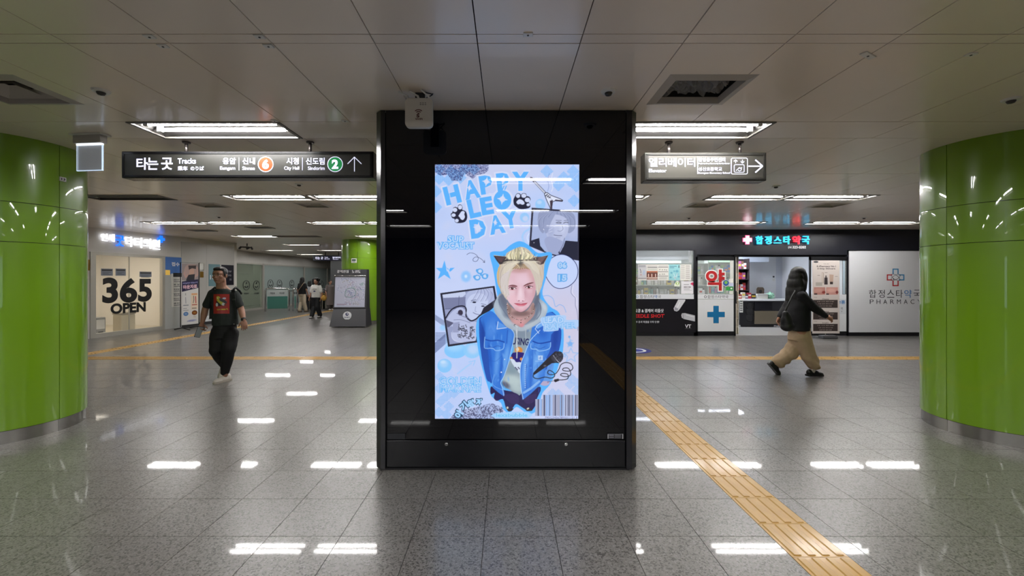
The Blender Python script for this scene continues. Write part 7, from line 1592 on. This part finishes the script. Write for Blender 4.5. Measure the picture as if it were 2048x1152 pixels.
def head(B, c, R, s=1.0):
    """skull, jaw, nose, ears, lips, sunken sockets; face looks along R @ -Y"""
    T = lambda x, y, z: Vector(c)+R @ Vector((x*s, y*s, z*s))
    E = lambda p, r: B.ell(T(*p), tuple(v*s for v in r), R)
    E((0, 0.012, 0.028), (0.076, 0.094, 0.088)); E((0, -0.022, -0.035), (0.062, 0.066, 0.074)); E((0, -0.048, -0.088), (0.030, 0.032, 0.022)); E((0, -0.052, 0.035), (0.056, 0.04, 0.035))
    B.cap(T(0, -0.088, 0.008), T(0, -0.104, -0.026), 0.008*s, 0.0135*s, 10)
    for sx in (-1, 1):
        E((sx*0.010, -0.098, -0.031), (0.0085, 0.009, 0.007)); E((sx*0.077, 0.012, -0.005), (0.010, 0.018, 0.030)); E((sx*0.042, -0.052, -0.020), (0.024, 0.024, 0.024)); E((sx*0.030, -0.082, 0.030), (0.022, 0.010, 0.007)); E((sx*0.05, -0.0, -0.06), (0.018, 0.03, 0.03))
    E((0, -0.084, -0.052), (0.021, 0.011, 0.0055)); E((0, -0.082, -0.062), (0.018, 0.011, 0.006))
    return T
M_EYE = mat('eye_white', (214, 208, 202), 0.3); M_IRIS = mat('iris', (30, 20, 16), 0.2); M_LIP = mat('lip', (142, 78, 70), 0.5)
def features(parent, T, R, s, brow):
    for sx in (-1, 1):
        b = Body().ell(T(sx*0.030, -0.0745, 0.008), (0.0135*s, 0.010*s, 0.0065*s), R); e = b.m.obj('eye', M_EYE, parent, smooth=True, world=False)
        Body().ell(T(sx*0.030, -0.0815, 0.008), (0.0058*s, 0.0045*s, 0.0058*s), R, 12).m.obj('iris', M_IRIS, parent, smooth=True, world=False)
        MB().tube([T(sx*0.012, -0.089, 0.030), T(sx*0.030, -0.0905, 0.036), T(sx*0.050, -0.077, 0.030)], [0.003*s, 0.0038*s, 0.002*s], 6).obj('eyebrow', brow, parent, smooth=True, world=False)
        MB().tube([T(sx*0.017, -0.083, 0.012), T(sx*0.030, -0.087, 0.0165), T(sx*0.044, -0.079, 0.012)], 0.0018*s, 5).obj('eyelid', brow, parent, smooth=True, world=False)
    Body().ell(T(0, -0.0915, -0.0535), (0.020*s, 0.006*s, 0.0035*s), R).m.obj('lip', M_LIP, parent, smooth=True, world=False); Body().ell(T(0, -0.0905, -0.0605), (0.017*s, 0.006*s, 0.004*s), R).m.obj('lip', M_LIP, parent, smooth=True, world=False)
def shoe(parent, heel, toe, m_up, m_sole, up=(0, 0, 1), L=0.27, w_=0.047, h_=0.075, stripe=None):
    heel = Vector(heel); f = (Vector(toe)-heel).normalized(); up = Vector(up); s_ = f.cross(up).normalized(); u = s_.cross(f).normalized()
    M = Matrix((s_, f, u)).transposed().to_4x4(); M.translation = heel
    outl = [(-0.62, 0.0), (-0.9, 0.10), (-0.95, 0.3), (-0.85, 0.5), (-1.0, 0.72), (-0.85, 0.9), (-0.4, 1.0), (0.1, 1.02), (0.6, 0.96), (0.95, 0.82), (1.0, 0.68), (0.85, 0.5), (0.9, 0.3), (0.85, 0.1), (0.5, 0.0)]
    pts = [(x*w_, y*L) for x, y in outl]; mb = MB().prism(pts, 'z', 0.0, 0.026); mb.v = [tuple(M @ Vector(v)) for v in mb.v]; sole = mb.obj('sole', m_sole, parent, auto=0.5, world=False)
    B = Body(); g = lambda x, y, z: M @ Vector((x, y, z)); R = M.to_3x3()
    B.ell(g(0, L*0.74, 0.030), (w_*0.92, L*0.26, 0.034), R); B.ell(g(0, L*0.42, 0.045), (w_*0.82, L*0.34, 0.044), R); B.ell(g(0, L*0.16, 0.050), (w_*0.80, L*0.16, h_*0.72), R)
    up_ = B.done('shoe', m_up, parent, 0.006, 3)
    lc = MB()
    for k in range(4): y = L*(0.42+0.07*k); z = 0.088-0.010*k; lc.tube([g(-w_*0.35, y, z-0.006), g(0, y, z), g(w_*0.35, y, z-0.006)], 0.003, 5)
    lc.obj('laces', stripe or m_sole, parent, smooth=True, world=False)

M_SKIN = mat('skin', (160, 118, 97), 0.5); M_HAIR = mat('hair_black', (13, 12, 12), 0.5, bump=0.25, bump_scale=110)
RZ = lambda a: Matrix.Rotation(a, 3, 'Z'); RX = lambda a: Matrix.Rotation(a, 3, 'X')

# ---------------------------------------------------------------- man walking toward the camera
def man():
    Y0 = 5.97; k = Y0/F; X_ = PX(447, Y0); g = lambda px, py, y=0.0: P(px, py, Y0+y)-Vector((X_, Y0, 0))
    r = thing('person', 'man in dark tee with red print, black trousers and white sneakers, walking with phone', 'person', (PX(447, Y0), Y0, 0))
    M_TEE = mat('tee_charcoal', (36, 42, 40), 0.85, noise_amt=0.12, noise_scale=30); M_TRO = mat('trouser_black', (9, 9, 11), 0.8)
    TH = 0.50
    neck = g(442.5, 575, 0.03); hd = g(439.5, 551.0, -0.01); shl = g(426, 588, 0.0); shr = g(469, 590, 0.08); ell_ = g(410.5, 618, 0.02); elr = g(482, 618, 0.10); wl = g(404.5, 645, -0.06); wr_ = g(487.5, 640, 0.02)
    hl, hr = g(438, 664, 0.04), g(459, 664, 0.05); kl, kr = g(430.5, 703, -0.02), g(458, 702, -0.06); al, ar = g(450, 731, 0.30), g(450.5, 750.5, 0.0)
    B = Body(); R = RZ(TH-0.42) @ RX(0.04)
    T = head(B, hd, R, 1.05)
    B.cap(neck, hd+Vector((0.0, 0.025, -0.05)), 0.064, 0.060); B.cap(g(448, 584, 0.05), neck, 0.085, 0.064); B.cap(g(434, 584, 0.03), g(443, 574, 0.03), 0.035, 0.04); B.cap(g(460, 585, 0.06), g(448, 574, 0.04), 0.035, 0.04)
    B.loft([(g(448, 660, 0.05), 0.10, 0.08, TH), (g(449, 645, 0.05), 0.10, 0.08, TH), (g(449, 625, 0.05), 0.11, 0.085, TH), (g(448, 605, 0.05), 0.12, 0.09, TH), (g(448, 590, 0.05), 0.12, 0.08, TH), (g(447, 583, 0.05), 0.08, 0.06, TH)])
    for a, b_, c in ((shl, ell_, wl), (shr, elr, wr_)):
        B.chain([a, a.lerp(b_, 0.5), b_, b_.lerp(c, 0.4), c], [0.055, 0.050, 0.042, 0.042, 0.027])
    B.chain([hl, kl, al], [0.070, 0.055, 0.04]); B.chain([hr, kr, ar], [0.062, 0.052, 0.032])
    hand(B, wl, g(403, 657, -0.10)-wl, (0.9, -0.3, 0), -1, 1.0, 0.95); hand(B, wr_, g(489, 653, 0.0)-wr_, (-0.7, 0.7, 0), -1, 1.0, 0.6)
    B.done('body', M_SKIN, r, 0.0052, 3); features(r, T, R, 1.03, M_HAIR)
    # hair: short, with a slight quiff
    Hh = Body(); E = lambda p, q: Hh.ell(T(*p), tuple(v*1.03 for v in q), R)
    E((0, 0.024, 0.048), (0.083, 0.092, 0.076)); E((0, -0.018, 0.086), (0.068, 0.062, 0.034)); E((0.0, -0.046, 0.084), (0.052, 0.030, 0.016)); E((0, 0.058, 0.0), (0.07, 0.06, 0.07))
    for sx in (-1, 1): E((sx*0.066, 0.012, 0.035), (0.018, 0.045, 0.04)); E((sx*0.073, -0.012, 0.02), (0.009, 0.02, 0.034))
    Hh.done('hair', M_HAIR, r, 0.006, 4, 0.0022, (50, 50, 22))
    # tee shirt
    S = Body()
    S.loft([(g(450.5, 650, 0.05), 0.162, 0.125, TH), (g(450.5, 640, 0.05), 0.160, 0.125, TH), (g(450, 622, 0.05), 0.152, 0.122, TH), (g(449, 605, 0.05), 0.158, 0.125, TH), (g(448, 593, 0.05), 0.166, 0.118, TH), (g(448, 586, 0.05), 0.150, 0.10, TH), (g(447, 580, 0.045), 0.105, 0.085, TH), (g(446, 577, 0.04), 0.078, 0.072, TH)])
    for a, b_ in ((shl, ell_), (shr, elr)):
        e_ = a.lerp(b_, 0.70); S.chain([neck.lerp(a, 0.55)+Vector((0, 0.01, -0.055)), a, e_], [0.070, 0.070, 0.063])
    tee = S.done('t_shirt', M_TEE, r, 0.008, 3, 0.007, (7, 9, 4))
    MB().tube([(neck.x+0.01+0.071*math.cos(t), neck.y+0.01+0.072*math.sin(t), neck.z-0.015-0.018*(-math.sin(t) if math.sin(t) < 0 else -0.8*math.sin(t))) for t in np.linspace(0, 2*PI, 25)[:-1]], 0.008, 6, True).obj('collar', M_TEE, r, smooth=True, world=False)
    # red print, laid onto the cloth
    tr_ = BVHTree.FromPolygons([v.co for v in tee.data.vertices], [p.vertices for p in tee.data.polygons])
    C = Canvas(0, 0, 33, 39, 5, (158, 38, 30)); C.fr = None
    C.poly([(6, 6), (9, 4), (13, 6), (15, 11), (22, 17), (23, 21), (17, 22), (10, 18), (7, 12)], (186, 176, 50), 1, 3).poly([(12, 8), (20, 10), (27, 15), (26, 19), (19, 16), (13, 13)], (24, 24, 30), 1, 2).ell(22, 8.5, 3.6, 1.8, (190, 190, 216)).poly([(6, 13), (12, 18), (16, 23), (8, 23), (6, 18)], (28, 20, 26), 1, 2).ell(7, 21, 2.3, 3.6, (200, 200, 206)).ell(20, 20, 3.2, 3, (206, 204, 206)).ell(23.5, 21, 1.6, 1.6, (60, 50, 50)).ell(8.5, 8, 0.9, 1, (240, 240, 230))
    C.text('GOOD', 11, 30.5, 8, 2.6, (196, 180, 40), -0.06, 0.05).rect(16, 29, 24, 31.5, (206, 190, 44)).line([(25, 30), (28, 28.5), (29, 31)], 1.2, (196, 180, 40))
    me = C.mesh(g(427, 627.3), (1, 0, 0), (0, 0, 1), 32*k, 39*k, 2)
    def on_cloth(co, off=0.003):
        d_ = (Vector(r.location)+Vector(co)-Vector((0, 0, H))).normalized(); h_ = tr_.ray_cast(Vector(co)-d_*0.6, d_)
        return h_[0]-d_*off if h_[0] else Vector(co)
    for v in me.vertices: v.co = on_cloth(v.co)
    link('shirt_print', me, M_PRINT, r, world=False)
    tg = on_cloth(g(467, 648.5), 0.004); MB().box(tg.x, tg.x+0.013, tg.y-0.003, tg.y+0.003, tg.z, tg.z+0.006).obj('hem_tag', M_PWHITE, r, world=False)
    # trousers
    Tq = Body()
    Tq.loft([(g(448, 676, 0.04), 0.158, 0.125, TH), (g(449, 664, 0.045), 0.155, 0.12, TH), (g(450, 652, 0.05), 0.148, 0.112, TH), (g(450, 645, 0.05), 0.138, 0.10, TH)])
    Tq.chain([g(437, 665, 0.03), kl+Vector((0.02, 0, 0.03)), g(443, 718, 0.16), al], [0.105, 0.098, 0.082, 0.062]); Tq.chain([g(463, 668, 0.03), kr+Vector((-0.01, 0, 0.02)), g(453, 726, -0.02), g(450, 744, 0.0)], [0.100, 0.094, 0.072, 0.055])
    Tq.done('trousers', M_TRO, r, 0.009, 4, 0.008, (5, 5, 9))
    MS = mat('sneaker_white', (206, 200, 190), 0.5); MSo = mat('sneaker_sole', (180, 172, 160), 0.6); MSb = mat('sneaker_bottom', (60, 56, 54), 0.7)
    shoe(r, (0.035, 0.10, 0.0), (-0.035, -0.18, 0.0), MS, MSo, L=0.27); shoe(r, (al.x+0.0, al.y+0.06, al.z+0.02), (al.x-0.01, al.y-0.06, 0.015), MS, MSo, up=(0, -1, 0.4), L=0.26)
    # rucksack and straps
    MBk_ = mat('rucksack', (18, 24, 26), 0.6); S2 = Body(); S2.ell(g(449, 612, 0.24), (0.17, 0.085, 0.21)); S2.ell(g(449, 632, 0.25), (0.18, 0.09, 0.13)); bp = S2.done('rucksack', MBk_, r, 0.012, 4, 0.006, (6, 6, 6))
    for x0_, x1_, s_ in ((424, 422, -1), (466, 470, 1)):
        pts = []
        for t in np.linspace(0, 1, 13):
            px = x0_+(x1_-x0_)*t; py = 580+t*58; pts.append(on_cloth(g(px, py, 0.0), 0.007))
        if s_ < 0: pts = pts[:4]+[p+Vector((-0.006, 0.01, 0)) for p in pts[4:]]
        mb = MB(); vs = []
        for p in pts: vs += [p+Vector((-0.024, 0.004, 0)), p+Vector((0.024, 0.004, 0)), p+Vector((0.024, -0.006, 0)), p+Vector((-0.024, -0.006, 0))]
        fs = []
        for i in range(len(pts)-1):
            for j in range(4): fs.append((i*4+j, i*4+(j+1) % 4, i*4+4+(j+1) % 4, i*4+4+j))
        mb.add(vs, fs); st = mb.obj('rucksack_strap', MBk_, r, world=False)
        top = pts[0]; MB().tube([top+Vector((0, 0.004, 0)), top+Vector((0, 0.06, 0.035)), top+Vector((0, 0.14, -0.01)), top+Vector((0, 0.19, -0.06))], 0.016, 6).obj('strap_top', MBk_, r, smooth=True, world=False)
    bk = on_cloth(g(467.5, 599), 0.016); MB().bbox(bk.x-0.024, bk.x+0.024, bk.y-0.004, bk.y+0.006, bk.z-0.010, bk.z+0.010, 0.003).obj('buckle', M_DGREY, r, world=False)
    # watch
    d = (wr_-elr).normalized(); c = wr_-d*0.012; MB().cyl(c-d*0.012, c+d*0.012, 0.034, 16).obj('watch_strap', M_INK, r, world=False); MB().bbox(c.x-0.016, c.x+0.016, c.y-0.040, c.y-0.030, c.z-0.016, c.z+0.016, 0.003).obj('watch_case', M_INK, r, world=False)
    # phone, held: a thing of its own
    q = thing('mobile_phone', 'dark phone with pale edge held in the walking man\'s hand', 'phone', r.location+g(400.5, 662, -0.13), 0.5); q.rotation_euler = (0.25, 0.25, 0.9); q.location += Vector((-0.01, -0.012, -0.012))
    MB().bbox(-0.036, 0.036, -0.004, 0.004, -0.078, 0.078, 0.004).obj('case', M_INK, q, world=False); MB().box(-0.032, 0.032, -0.0052, -0.0042, -0.072, 0.072).obj('screen', mat('phone_screen', (150, 156, 160), 0.1), q, world=False); MB().bbox(-0.028, -0.008, 0.004, 0.0055, 0.045, 0.07, 0.001).obj('camera_block', M_DGREY, q, world=False)
man()

# ---------------------------------------------------------------- woman striding to the right, seen from behind
def woman():
    Y0 = 6.31; k = Y0/F; X_ = PX(1600, Y0); g = lambda px, py, y=0.0: P(px, py, Y0+y)-Vector((X_, Y0, 0))
    r = thing('person', 'woman with long black hair, black blouse and wide beige trousers striding right', 'person', (PX(1600, Y0), Y0, 0))
    M_BL = mat('blouse_black', (10, 11, 16), 0.75); M_TR = mat('trouser_beige', (184, 160, 130), 0.85, noise_amt=0.06, noise_scale=12)
    yw = PI/2+0.10
    hd = g(1597, 551, 0.0); neck = g(1595, 575, 0.0); R = RZ(PI/2+0.30)     # heads along +X, a little away
    shl = g(1590, 589, 0.15); shr = g(1604, 591, -0.14)
    ell_ = g(1571, 616, 0.20); wl = g(1558, 636, 0.16); elr = g(1630, 617, -0.17); wr_ = g(1655, 634.5, -0.14)
    hips = g(1599, 662, 0.0)
    B = Body(); T = head(B, hd, R, 0.97)
    B.cap(neck, hd+Vector((0, 0, -0.05)), 0.048, 0.046); B.cap(g(1598, 582, 0.0), neck, 0.07, 0.05)
    B.loft([(g(1600, 668), 0.13, 0.10, yw), (g(1600, 650), 0.12, 0.09, yw), (g(1600, 628), 0.11, 0.08, yw), (g(1599, 604), 0.12, 0.08, yw), (g(1598, 590), 0.12, 0.07, yw), (g(1598, 583), 0.07, 0.05, yw)])
    for a, b_, c in ((shl, ell_, wl), (shr, elr, wr_)): B.chain([a, a.lerp(b_, .5), b_, b_.lerp(c, .4), c], [0.048, 0.043, 0.037, 0.036, 0.023])
    hlp, hrp = g(1595, 668, 0.08), g(1603, 668, -0.08)
    kb, ab = g(1577, 706, 0.08), g(1549, 727, 0.08); kf, af = g(1617, 705, -0.06), g(1626, 738, -0.06)
    B.chain([hlp, kb, ab], [0.085, 0.05, 0.036]); B.chain([hrp, kf, af], [0.085, 0.05, 0.036])
    hand(B, wr_, g(1668, 640.5, -0.12)-wr_, (0, 0.9, -0.4), 1, 0.95, 0.85); hand(B, wl, g(1555, 645, 0.13)-wl, (0.5, -0.7, 0.2), -1, 0.95, 0.8)
    B.done('body', mat('skin_arm', (168, 120, 97), 0.5), r, 0.0052, 3); features(r, T, R, 0.97, M_HAIR)
    # blouse
    S = Body()
    S.loft([(g(1594, 660), 0.185, 0.158, yw), (g(1594, 650), 0.18, 0.155, yw), (g(1594, 632), 0.175, 0.150, yw), (g(1595, 612), 0.170, 0.138, yw), (g(1596, 597), 0.165, 0.120, yw), (g(1597, 588), 0.150, 0.10, yw), (g(1597, 581), 0.09, 0.08, yw), (g(1596, 578), 0.06, 0.06, yw)])
    for a, b_, c in ((shl, ell_, wl), (shr, elr, wr_)): S.chain([neck.lerp(a, 0.6)+Vector((0, 0, -0.05)), a, b_, b_.lerp(c, 0.82)], [0.065, 0.068, 0.060, 0.044])
    S.done('blouse', M_BL, r, 0.009, 4, 0.009, (5, 5, 6))
    # wide trousers
    Q = Body()
    Q.loft([(g(1598, 680), 0.15, 0.14, yw), (g(1599, 668), 0.155, 0.14, yw), (g(1600, 655), 0.14, 0.125, yw), (g(1600, 645), 0.12, 0.10, yw)])
    Q.chain([g(1594, 672, 0.05), g(1592, 690, 0.07), g(1577, 708, 0.08), g(1560, 721, 0.08)], [0.120, 0.112, 0.108, 0.092]); Q.chain([g(1603, 672, -0.05), g(1611, 692, -0.06), g(1618, 714, -0.06), g(1626, 728, -0.06)], [0.125, 0.110, 0.096, 0.092])
    Q.cap(g(1580, 712, 0.08), g(1561, 727, 0.08), 0.075, 0.062); Q.cap(g(1621, 722, -0.06), g(1636, 733, -0.06), 0.075, 0.042); Q.cap(g(1552, 722, 0.08), g(1566, 731, 0.08), 0.052, 0.034)
    def fold(p): return 0.9*math.sin(38*(p.x*0.8+p.z*0.75)+5*noise.noise(p*4))*max(0, min(1, (0.62-p.z)*2.2))
    Q.done('trousers', M_TR, r, 0.009, 3, 0.011, (6, 6, 4), fold)
    # long hair down the back
    Hh = Body(); E = lambda p, q: Hh.ell(T(*p), q, R)
    E((0, 0.012, 0.036), (0.098, 0.114, 0.102)); E((0, 0.045, -0.03), (0.112, 0.094, 0.11)); E((0.0, -0.03, 0.06), (0.078, 0.08, 0.06))
    for sx in (-1, 1): E((sx*0.080, -0.005, -0.06), (0.036, 0.074, 0.14)); E((sx*0.085, 0.02, -0.16), (0.042, 0.066, 0.12))
    E((0, 0.065, -0.13), (0.130, 0.085, 0.14)); E((0, 0.085, -0.24), (0.128, 0.062, 0.13)); E((0, 0.10, -0.33), (0.10, 0.04, 0.09))
    for q in range(9):
        a = -0.11+0.22*q/8; Hh.cap(T(a, 0.09, -0.20), T(a*1.05, 0.12, -0.36-0.04*abs(math.sin(q*1.7))), 0.030, 0.012, 8)
    Hh.done('hair', M_HAIR, r, 0.007, 22, 0.0015, (40, 40, 4))
    MK = mat('shoe_black', (14, 14, 16), 0.35); MKS = mat('shoe_sole', (24, 23, 24), 0.5); MKL = mat('shoe_line', (190, 186, 178), 0.5)
    shoe(r, g(1613, 752, -0.07)+Vector((0, 0, 0.0)), g(1648, 752, -0.05), MK, MKS, L=0.262, stripe=MKL)
    hb = g(1536, 727, 0.08); tb_ = g(1557, 752, 0.08); shoe(r, hb, tb_, MK, MKS, up=(1, 0, 0.8), L=0.25, stripe=MKL)
    Body().cap(g(1626, 736, -0.06), g(1624, 746, -0.06), 0.035, 0.04).m.obj('sock', mat('sock_pale', (170, 160, 150), 0.8), r, smooth=True, world=False)
    # shoulder bag: worn, a thing of its own
    q = thing('shoulder_bag', 'soft black shoulder bag hanging behind the striding woman', 'bag', r.location+g(1573, 641, -0.255))
    b_ = Body(); b_.ell((0, 0, -0.02), (0.085, 0.06, 0.14)); b_.ell((0.015, 0, -0.085), (0.10, 0.065, 0.075)); b_.ell((-0.01, 0, 0.08), (0.055, 0.045, 0.06)); b_.done('bag_body', mat('bag_black', (15, 16, 20), 0.5), q, 0.009, 4, 0.008, (8, 8, 8))
    MB().tube([(-0.03, 0.0, 0.10), (0.02, -0.005, 0.22), (0.10, 0.02, 0.36), (0.16, 0.06, 0.42), (0.20, 0.12, 0.43)], 0.009, 6).obj('strap', mat('bag_black', (0, 0, 0)), q, smooth=True, world=False)
woman()

# ---------------------------------------------------------------- small figures by the gates
def far_person(px, pfeet, ptop, label, yaw, top_col, leg_col, hair='long', step=0.12, skirt=False, coat=False, arms='down', wide=1.0, print_txt=None, shoe_col=(200, 196, 190)):
    Y0 = 1218.0/(pfeet-CY); Hh_ = (pfeet-ptop)*Y0/F; s = Hh_/1.64
    r = thing('person', label, 'person', (PX(px, Y0), Y0, 0), yaw); V_ = lambda x, y, z: Vector((x*s, y*s, z*s))
    c = lambda n_, q: mat('%s_%d_%d_%d' % ((n_,)+q), q, 0.8)
    B = Body(); R = Matrix.Identity(3); T = head(B, V_(0, 0, 1.50), R, 1.0*s)
    B.cap(V_(0, 0.02, 1.32), V_(0, 0.01, 1.42), 0.052*s, 0.046*s)
    B.loft([(V_(0, 0.02, 0.82), 0.15*s, 0.10*s, 0), (V_(0, 0.02, 1.0), 0.125*s, 0.09*s, 0), (V_(0, 0.02, 1.2), 0.15*s, 0.10*s, 0), (V_(0, 0.02, 1.31), 0.14*s, 0.08*s, 0), (V_(0, 0.02, 1.36), 0.07*s, 0.06*s, 0)])
    for sx in (-1, 1):
        sh = V_(sx*0.17, 0.02, 1.30)
        if arms == 'fore': e, w2_ = V_(sx*0.22, 0.0, 1.04), V_(sx*0.14, -0.22, 1.06)
        elif arms == 'one' and sx > 0: e, w2_ = V_(0.28, -0.02, 1.06), V_(0.36, -0.22, 1.10)
        else: e, w2_ = V_(sx*0.24, 0.03, 1.04), V_(sx*0.25, -0.06, 0.82)
        B.chain([sh, e, w2_], [0.046*s, 0.037*s, 0.024*s]); hand(B, w2_, (w2_-e), (-sx, 0, 0), sx, 0.95*s, 0.5)
        B.chain([V_(sx*0.09, 0, 0.84), V_(sx*0.10, -0.02-sx*step*0.3, 0.46), V_(sx*0.09, sx*step, 0.07)], [0.08*s, 0.052*s, 0.036*s])
    B.done('body', M_SKIN, r, 0.009, 2); features(r, T, R, s, M_HAIR)
    S = Body()
    if coat:
        S.loft([(V_(0, 0.02, 0.28), 0.24*s, 0.17*s, 0), (V_(0, 0.02, 0.7), 0.21*s, 0.15*s, 0), (V_(0, 0.02, 1.05), 0.18*s, 0.13*s, 0), (V_(0, 0.02, 1.25), 0.185*s, 0.12*s, 0), (V_(0, 0.02, 1.34), 0.13*s, 0.09*s, 0), (V_(0, 0.02, 1.37), 0.06*s, 0.06*s, 0)])
    else:
        S.loft([(V_(0, 0.02, 0.84), 0.19*s*wide, 0.135*s, 0), (V_(0, 0.02, 1.0), 0.18*s*wide, 0.13*s, 0), (V_(0, 0.02, 1.2), 0.18*s*wide, 0.13*s, 0), (V_(0, 0.02, 1.31), 0.17*s*wide, 0.10*s, 0), (V_(0, 0.02, 1.36), 0.08*s, 0.07*s, 0)])
    for sx in (-1, 1):
        sh = V_(sx*0.165, 0.02, 1.29); e = V_(0.27, -0.02, 1.07) if (arms == 'one' and sx > 0) else V_(sx*0.215, 0.01, 1.06)
        S.cap(sh, sh.lerp(e, 1.0 if coat else 0.85), 0.062*s, 0.066*s*wide)
    tp2 = S.done('coat' if coat else 'top', c('cloth', top_col), r, 0.012, 3, 0.007, (8, 8, 5))
    Q = Body(); Q.loft([(V_(0, 0.01, 0.76), 0.165*s, 0.12*s, 0), (V_(0, 0.02, 0.9), 0.16*s, 0.12*s, 0), (V_(0, 0.02, 0.97), 0.14*s, 0.10*s, 0)])
    for sx in (-1, 1): Q.chain([V_(sx*0.085, 0, 0.82), V_(sx*0.10, -0.02-sx*step*0.3, 0.46), V_(sx*0.09, sx*step, 0.12 if not skirt else 0.40)], [0.095*s, 0.085*s*wide, 0.080*s*wide])
    Q.done('trousers', c('legs', leg_col), r, 0.012, 3, 0.006, (8, 8, 4))
    for sx in (-1, 1): shoe(r, V_(sx*0.09, sx*step+0.08, 0), V_(sx*0.09, sx*step-0.17, 0), c('shoe', shoe_col), mat('shoe_sole', (24, 23, 24), 0.5), L=0.25*s)
    Hq = Body(); E = lambda p, q: Hq.ell(T(*p), tuple(v*s for v in q), R)
    E((0, 0.02, 0.045), (0.09, 0.10, 0.088)); E((0, -0.02, 0.09), (0.068, 0.06, 0.036)); E((0, 0.06, 0.0), (0.085, 0.06, 0.08))
    if hair == 'long':
        for sx in (-1, 1): E((sx*0.075, 0.02, -0.03), (0.024, 0.06, 0.09))
        E((0, 0.075, -0.12), (0.10, 0.055, 0.15)); E((0, 0.09, -0.26), (0.08, 0.04, 0.10))
    elif hair == 'curly':
        rr = random.Random(2)
        for _ in range(26):
            a = rr.uniform(-0.4, PI+0.4); z = rr.uniform(-0.09, 0.10); E((0.125*math.cos(a), 0.02+0.10*math.sin(a), z-0.02), (0.052, 0.050, 0.050))
        for _ in range(9): E((rr.uniform(-0.09, 0.09), rr.uniform(-0.05, 0.06), 0.115), (0.046, 0.046, 0.036))
    Hq.done('hair', M_HAIR, r, 0.010, 2, 0.005, (40, 40, 20)); return r, T, s, tp2
p1, T1, s1, _ = far_person(605, 624, 554, 'woman seen from behind in black tee, beige trousers and long black hair', PI-0.25, (12, 12, 14), (190, 178, 156), 'long', 0.10, wide=1.0, shoe_col=(150, 130, 110))
MB().tube([(0.16*s1, -0.10*s1, 0.88*s1), (0.06*s1, 0.165*s1, 1.05*s1), (-0.05*s1, 0.165*s1, 1.18*s1), (-0.13*s1, 0.08*s1, 1.365*s1)], 0.012, 5).obj('bag_strap', mat('strap_tan', (150, 124, 96), 0.6), p1, smooth=True, world=False)
p2, T2, s2, tee2 = far_person(632, 636, 556, 'woman with bobbed curly hair in white tee and black trousers facing the camera', -0.12, (206, 204, 200), (16, 18, 22), 'curly', 0.14, wide=1.12, shoe_col=(190, 186, 180))
tr2 = BVHTree.FromPolygons([v.co for v in tee2.data.vertices], [p.vertices for p in tee2.data.polygons])
def stick(me):
    for v in me.vertices:
        h_ = tr2.ray_cast(Vector((v.co.x, -1, v.co.z)), Vector((0, 1, 0)))
        if h_[0]: v.co.y = h_[0].y-0.004
    return me
link('shirt_print', stick(letter_mesh('CALIFORNIA', (-0.09*s2, 0, 1.17*s2), (1, 0, 0), (0, 0, 1), 0.18*s2, 0.04*s2, 0, 0.02)), M_DGREY, p2, world=False)
mb = Body().ell((0, -0.13, 1.10*s2), (0.05*s2, 0.004, 0.026*s2)).m; link('shirt_print', stick(mb.mesh('x')), mat('badge_navy', (0, 0, 0)), p2, world=False)
q = thing('yellow_handbag', 'small mustard bag held by the woman in the white tee', 'bag', p2.location+Vector((0.37*s2, -0.10, 0.84*s2)), 0.2)
Body().ell((0, 0, -0.02), (0.10, 0.06, 0.10)).ell((0, 0, 0.04), (0.07, 0.05, 0.06)).done('bag_body', mat('mustard', (176, 132, 50), 0.6), q, 0.01, 3, 0.006, (9, 9, 9)); MB().tube([(-0.06, 0, 0.06), (-0.03, 0, 0.15), (0.03, 0, 0.15), (0.06, 0, 0.06)], 0.008, 5).obj('handle', mat('mustard', (0, 0, 0)), q, smooth=True, world=False)
far_person(619, 621.0, 561, 'person in pale top and black trousers between the two women at the gates', PI+0.5, (150, 152, 156), (14, 15, 18), 'long', 0.12, arms='one', shoe_col=(30, 30, 30))
p4, _, s4, _ = far_person(660.5, 620.5, 559, 'person in long grey coat half hidden behind the map stand', 0.9, (96, 88, 86), (60, 56, 56), 'short', 0.05, coat=True, shoe_col=(196, 190, 186))
q = thing('shoulder_bag', 'black bag on the person in grey coat beside the map stand', 'bag', p4.location+Vector((-0.27, -0.08, 0.92*s4)), 0.3)
Body().ell((0, 0, 0), (0.09, 0.07, 0.15)).done('bag_body', mat('bag_black', (0, 0, 0)), q, 0.012, 3, 0.006, (9, 9, 9)); MB().tube([(0, 0, 0.12), (0.06, 0, 0.28), (0.12, 0.02, 0.40)], 0.01, 5).obj('strap', mat('bag_black', (0, 0, 0)), q, smooth=True, world=False)
# the side scene has done its work
bpy.data.scenes.remove(SC2)
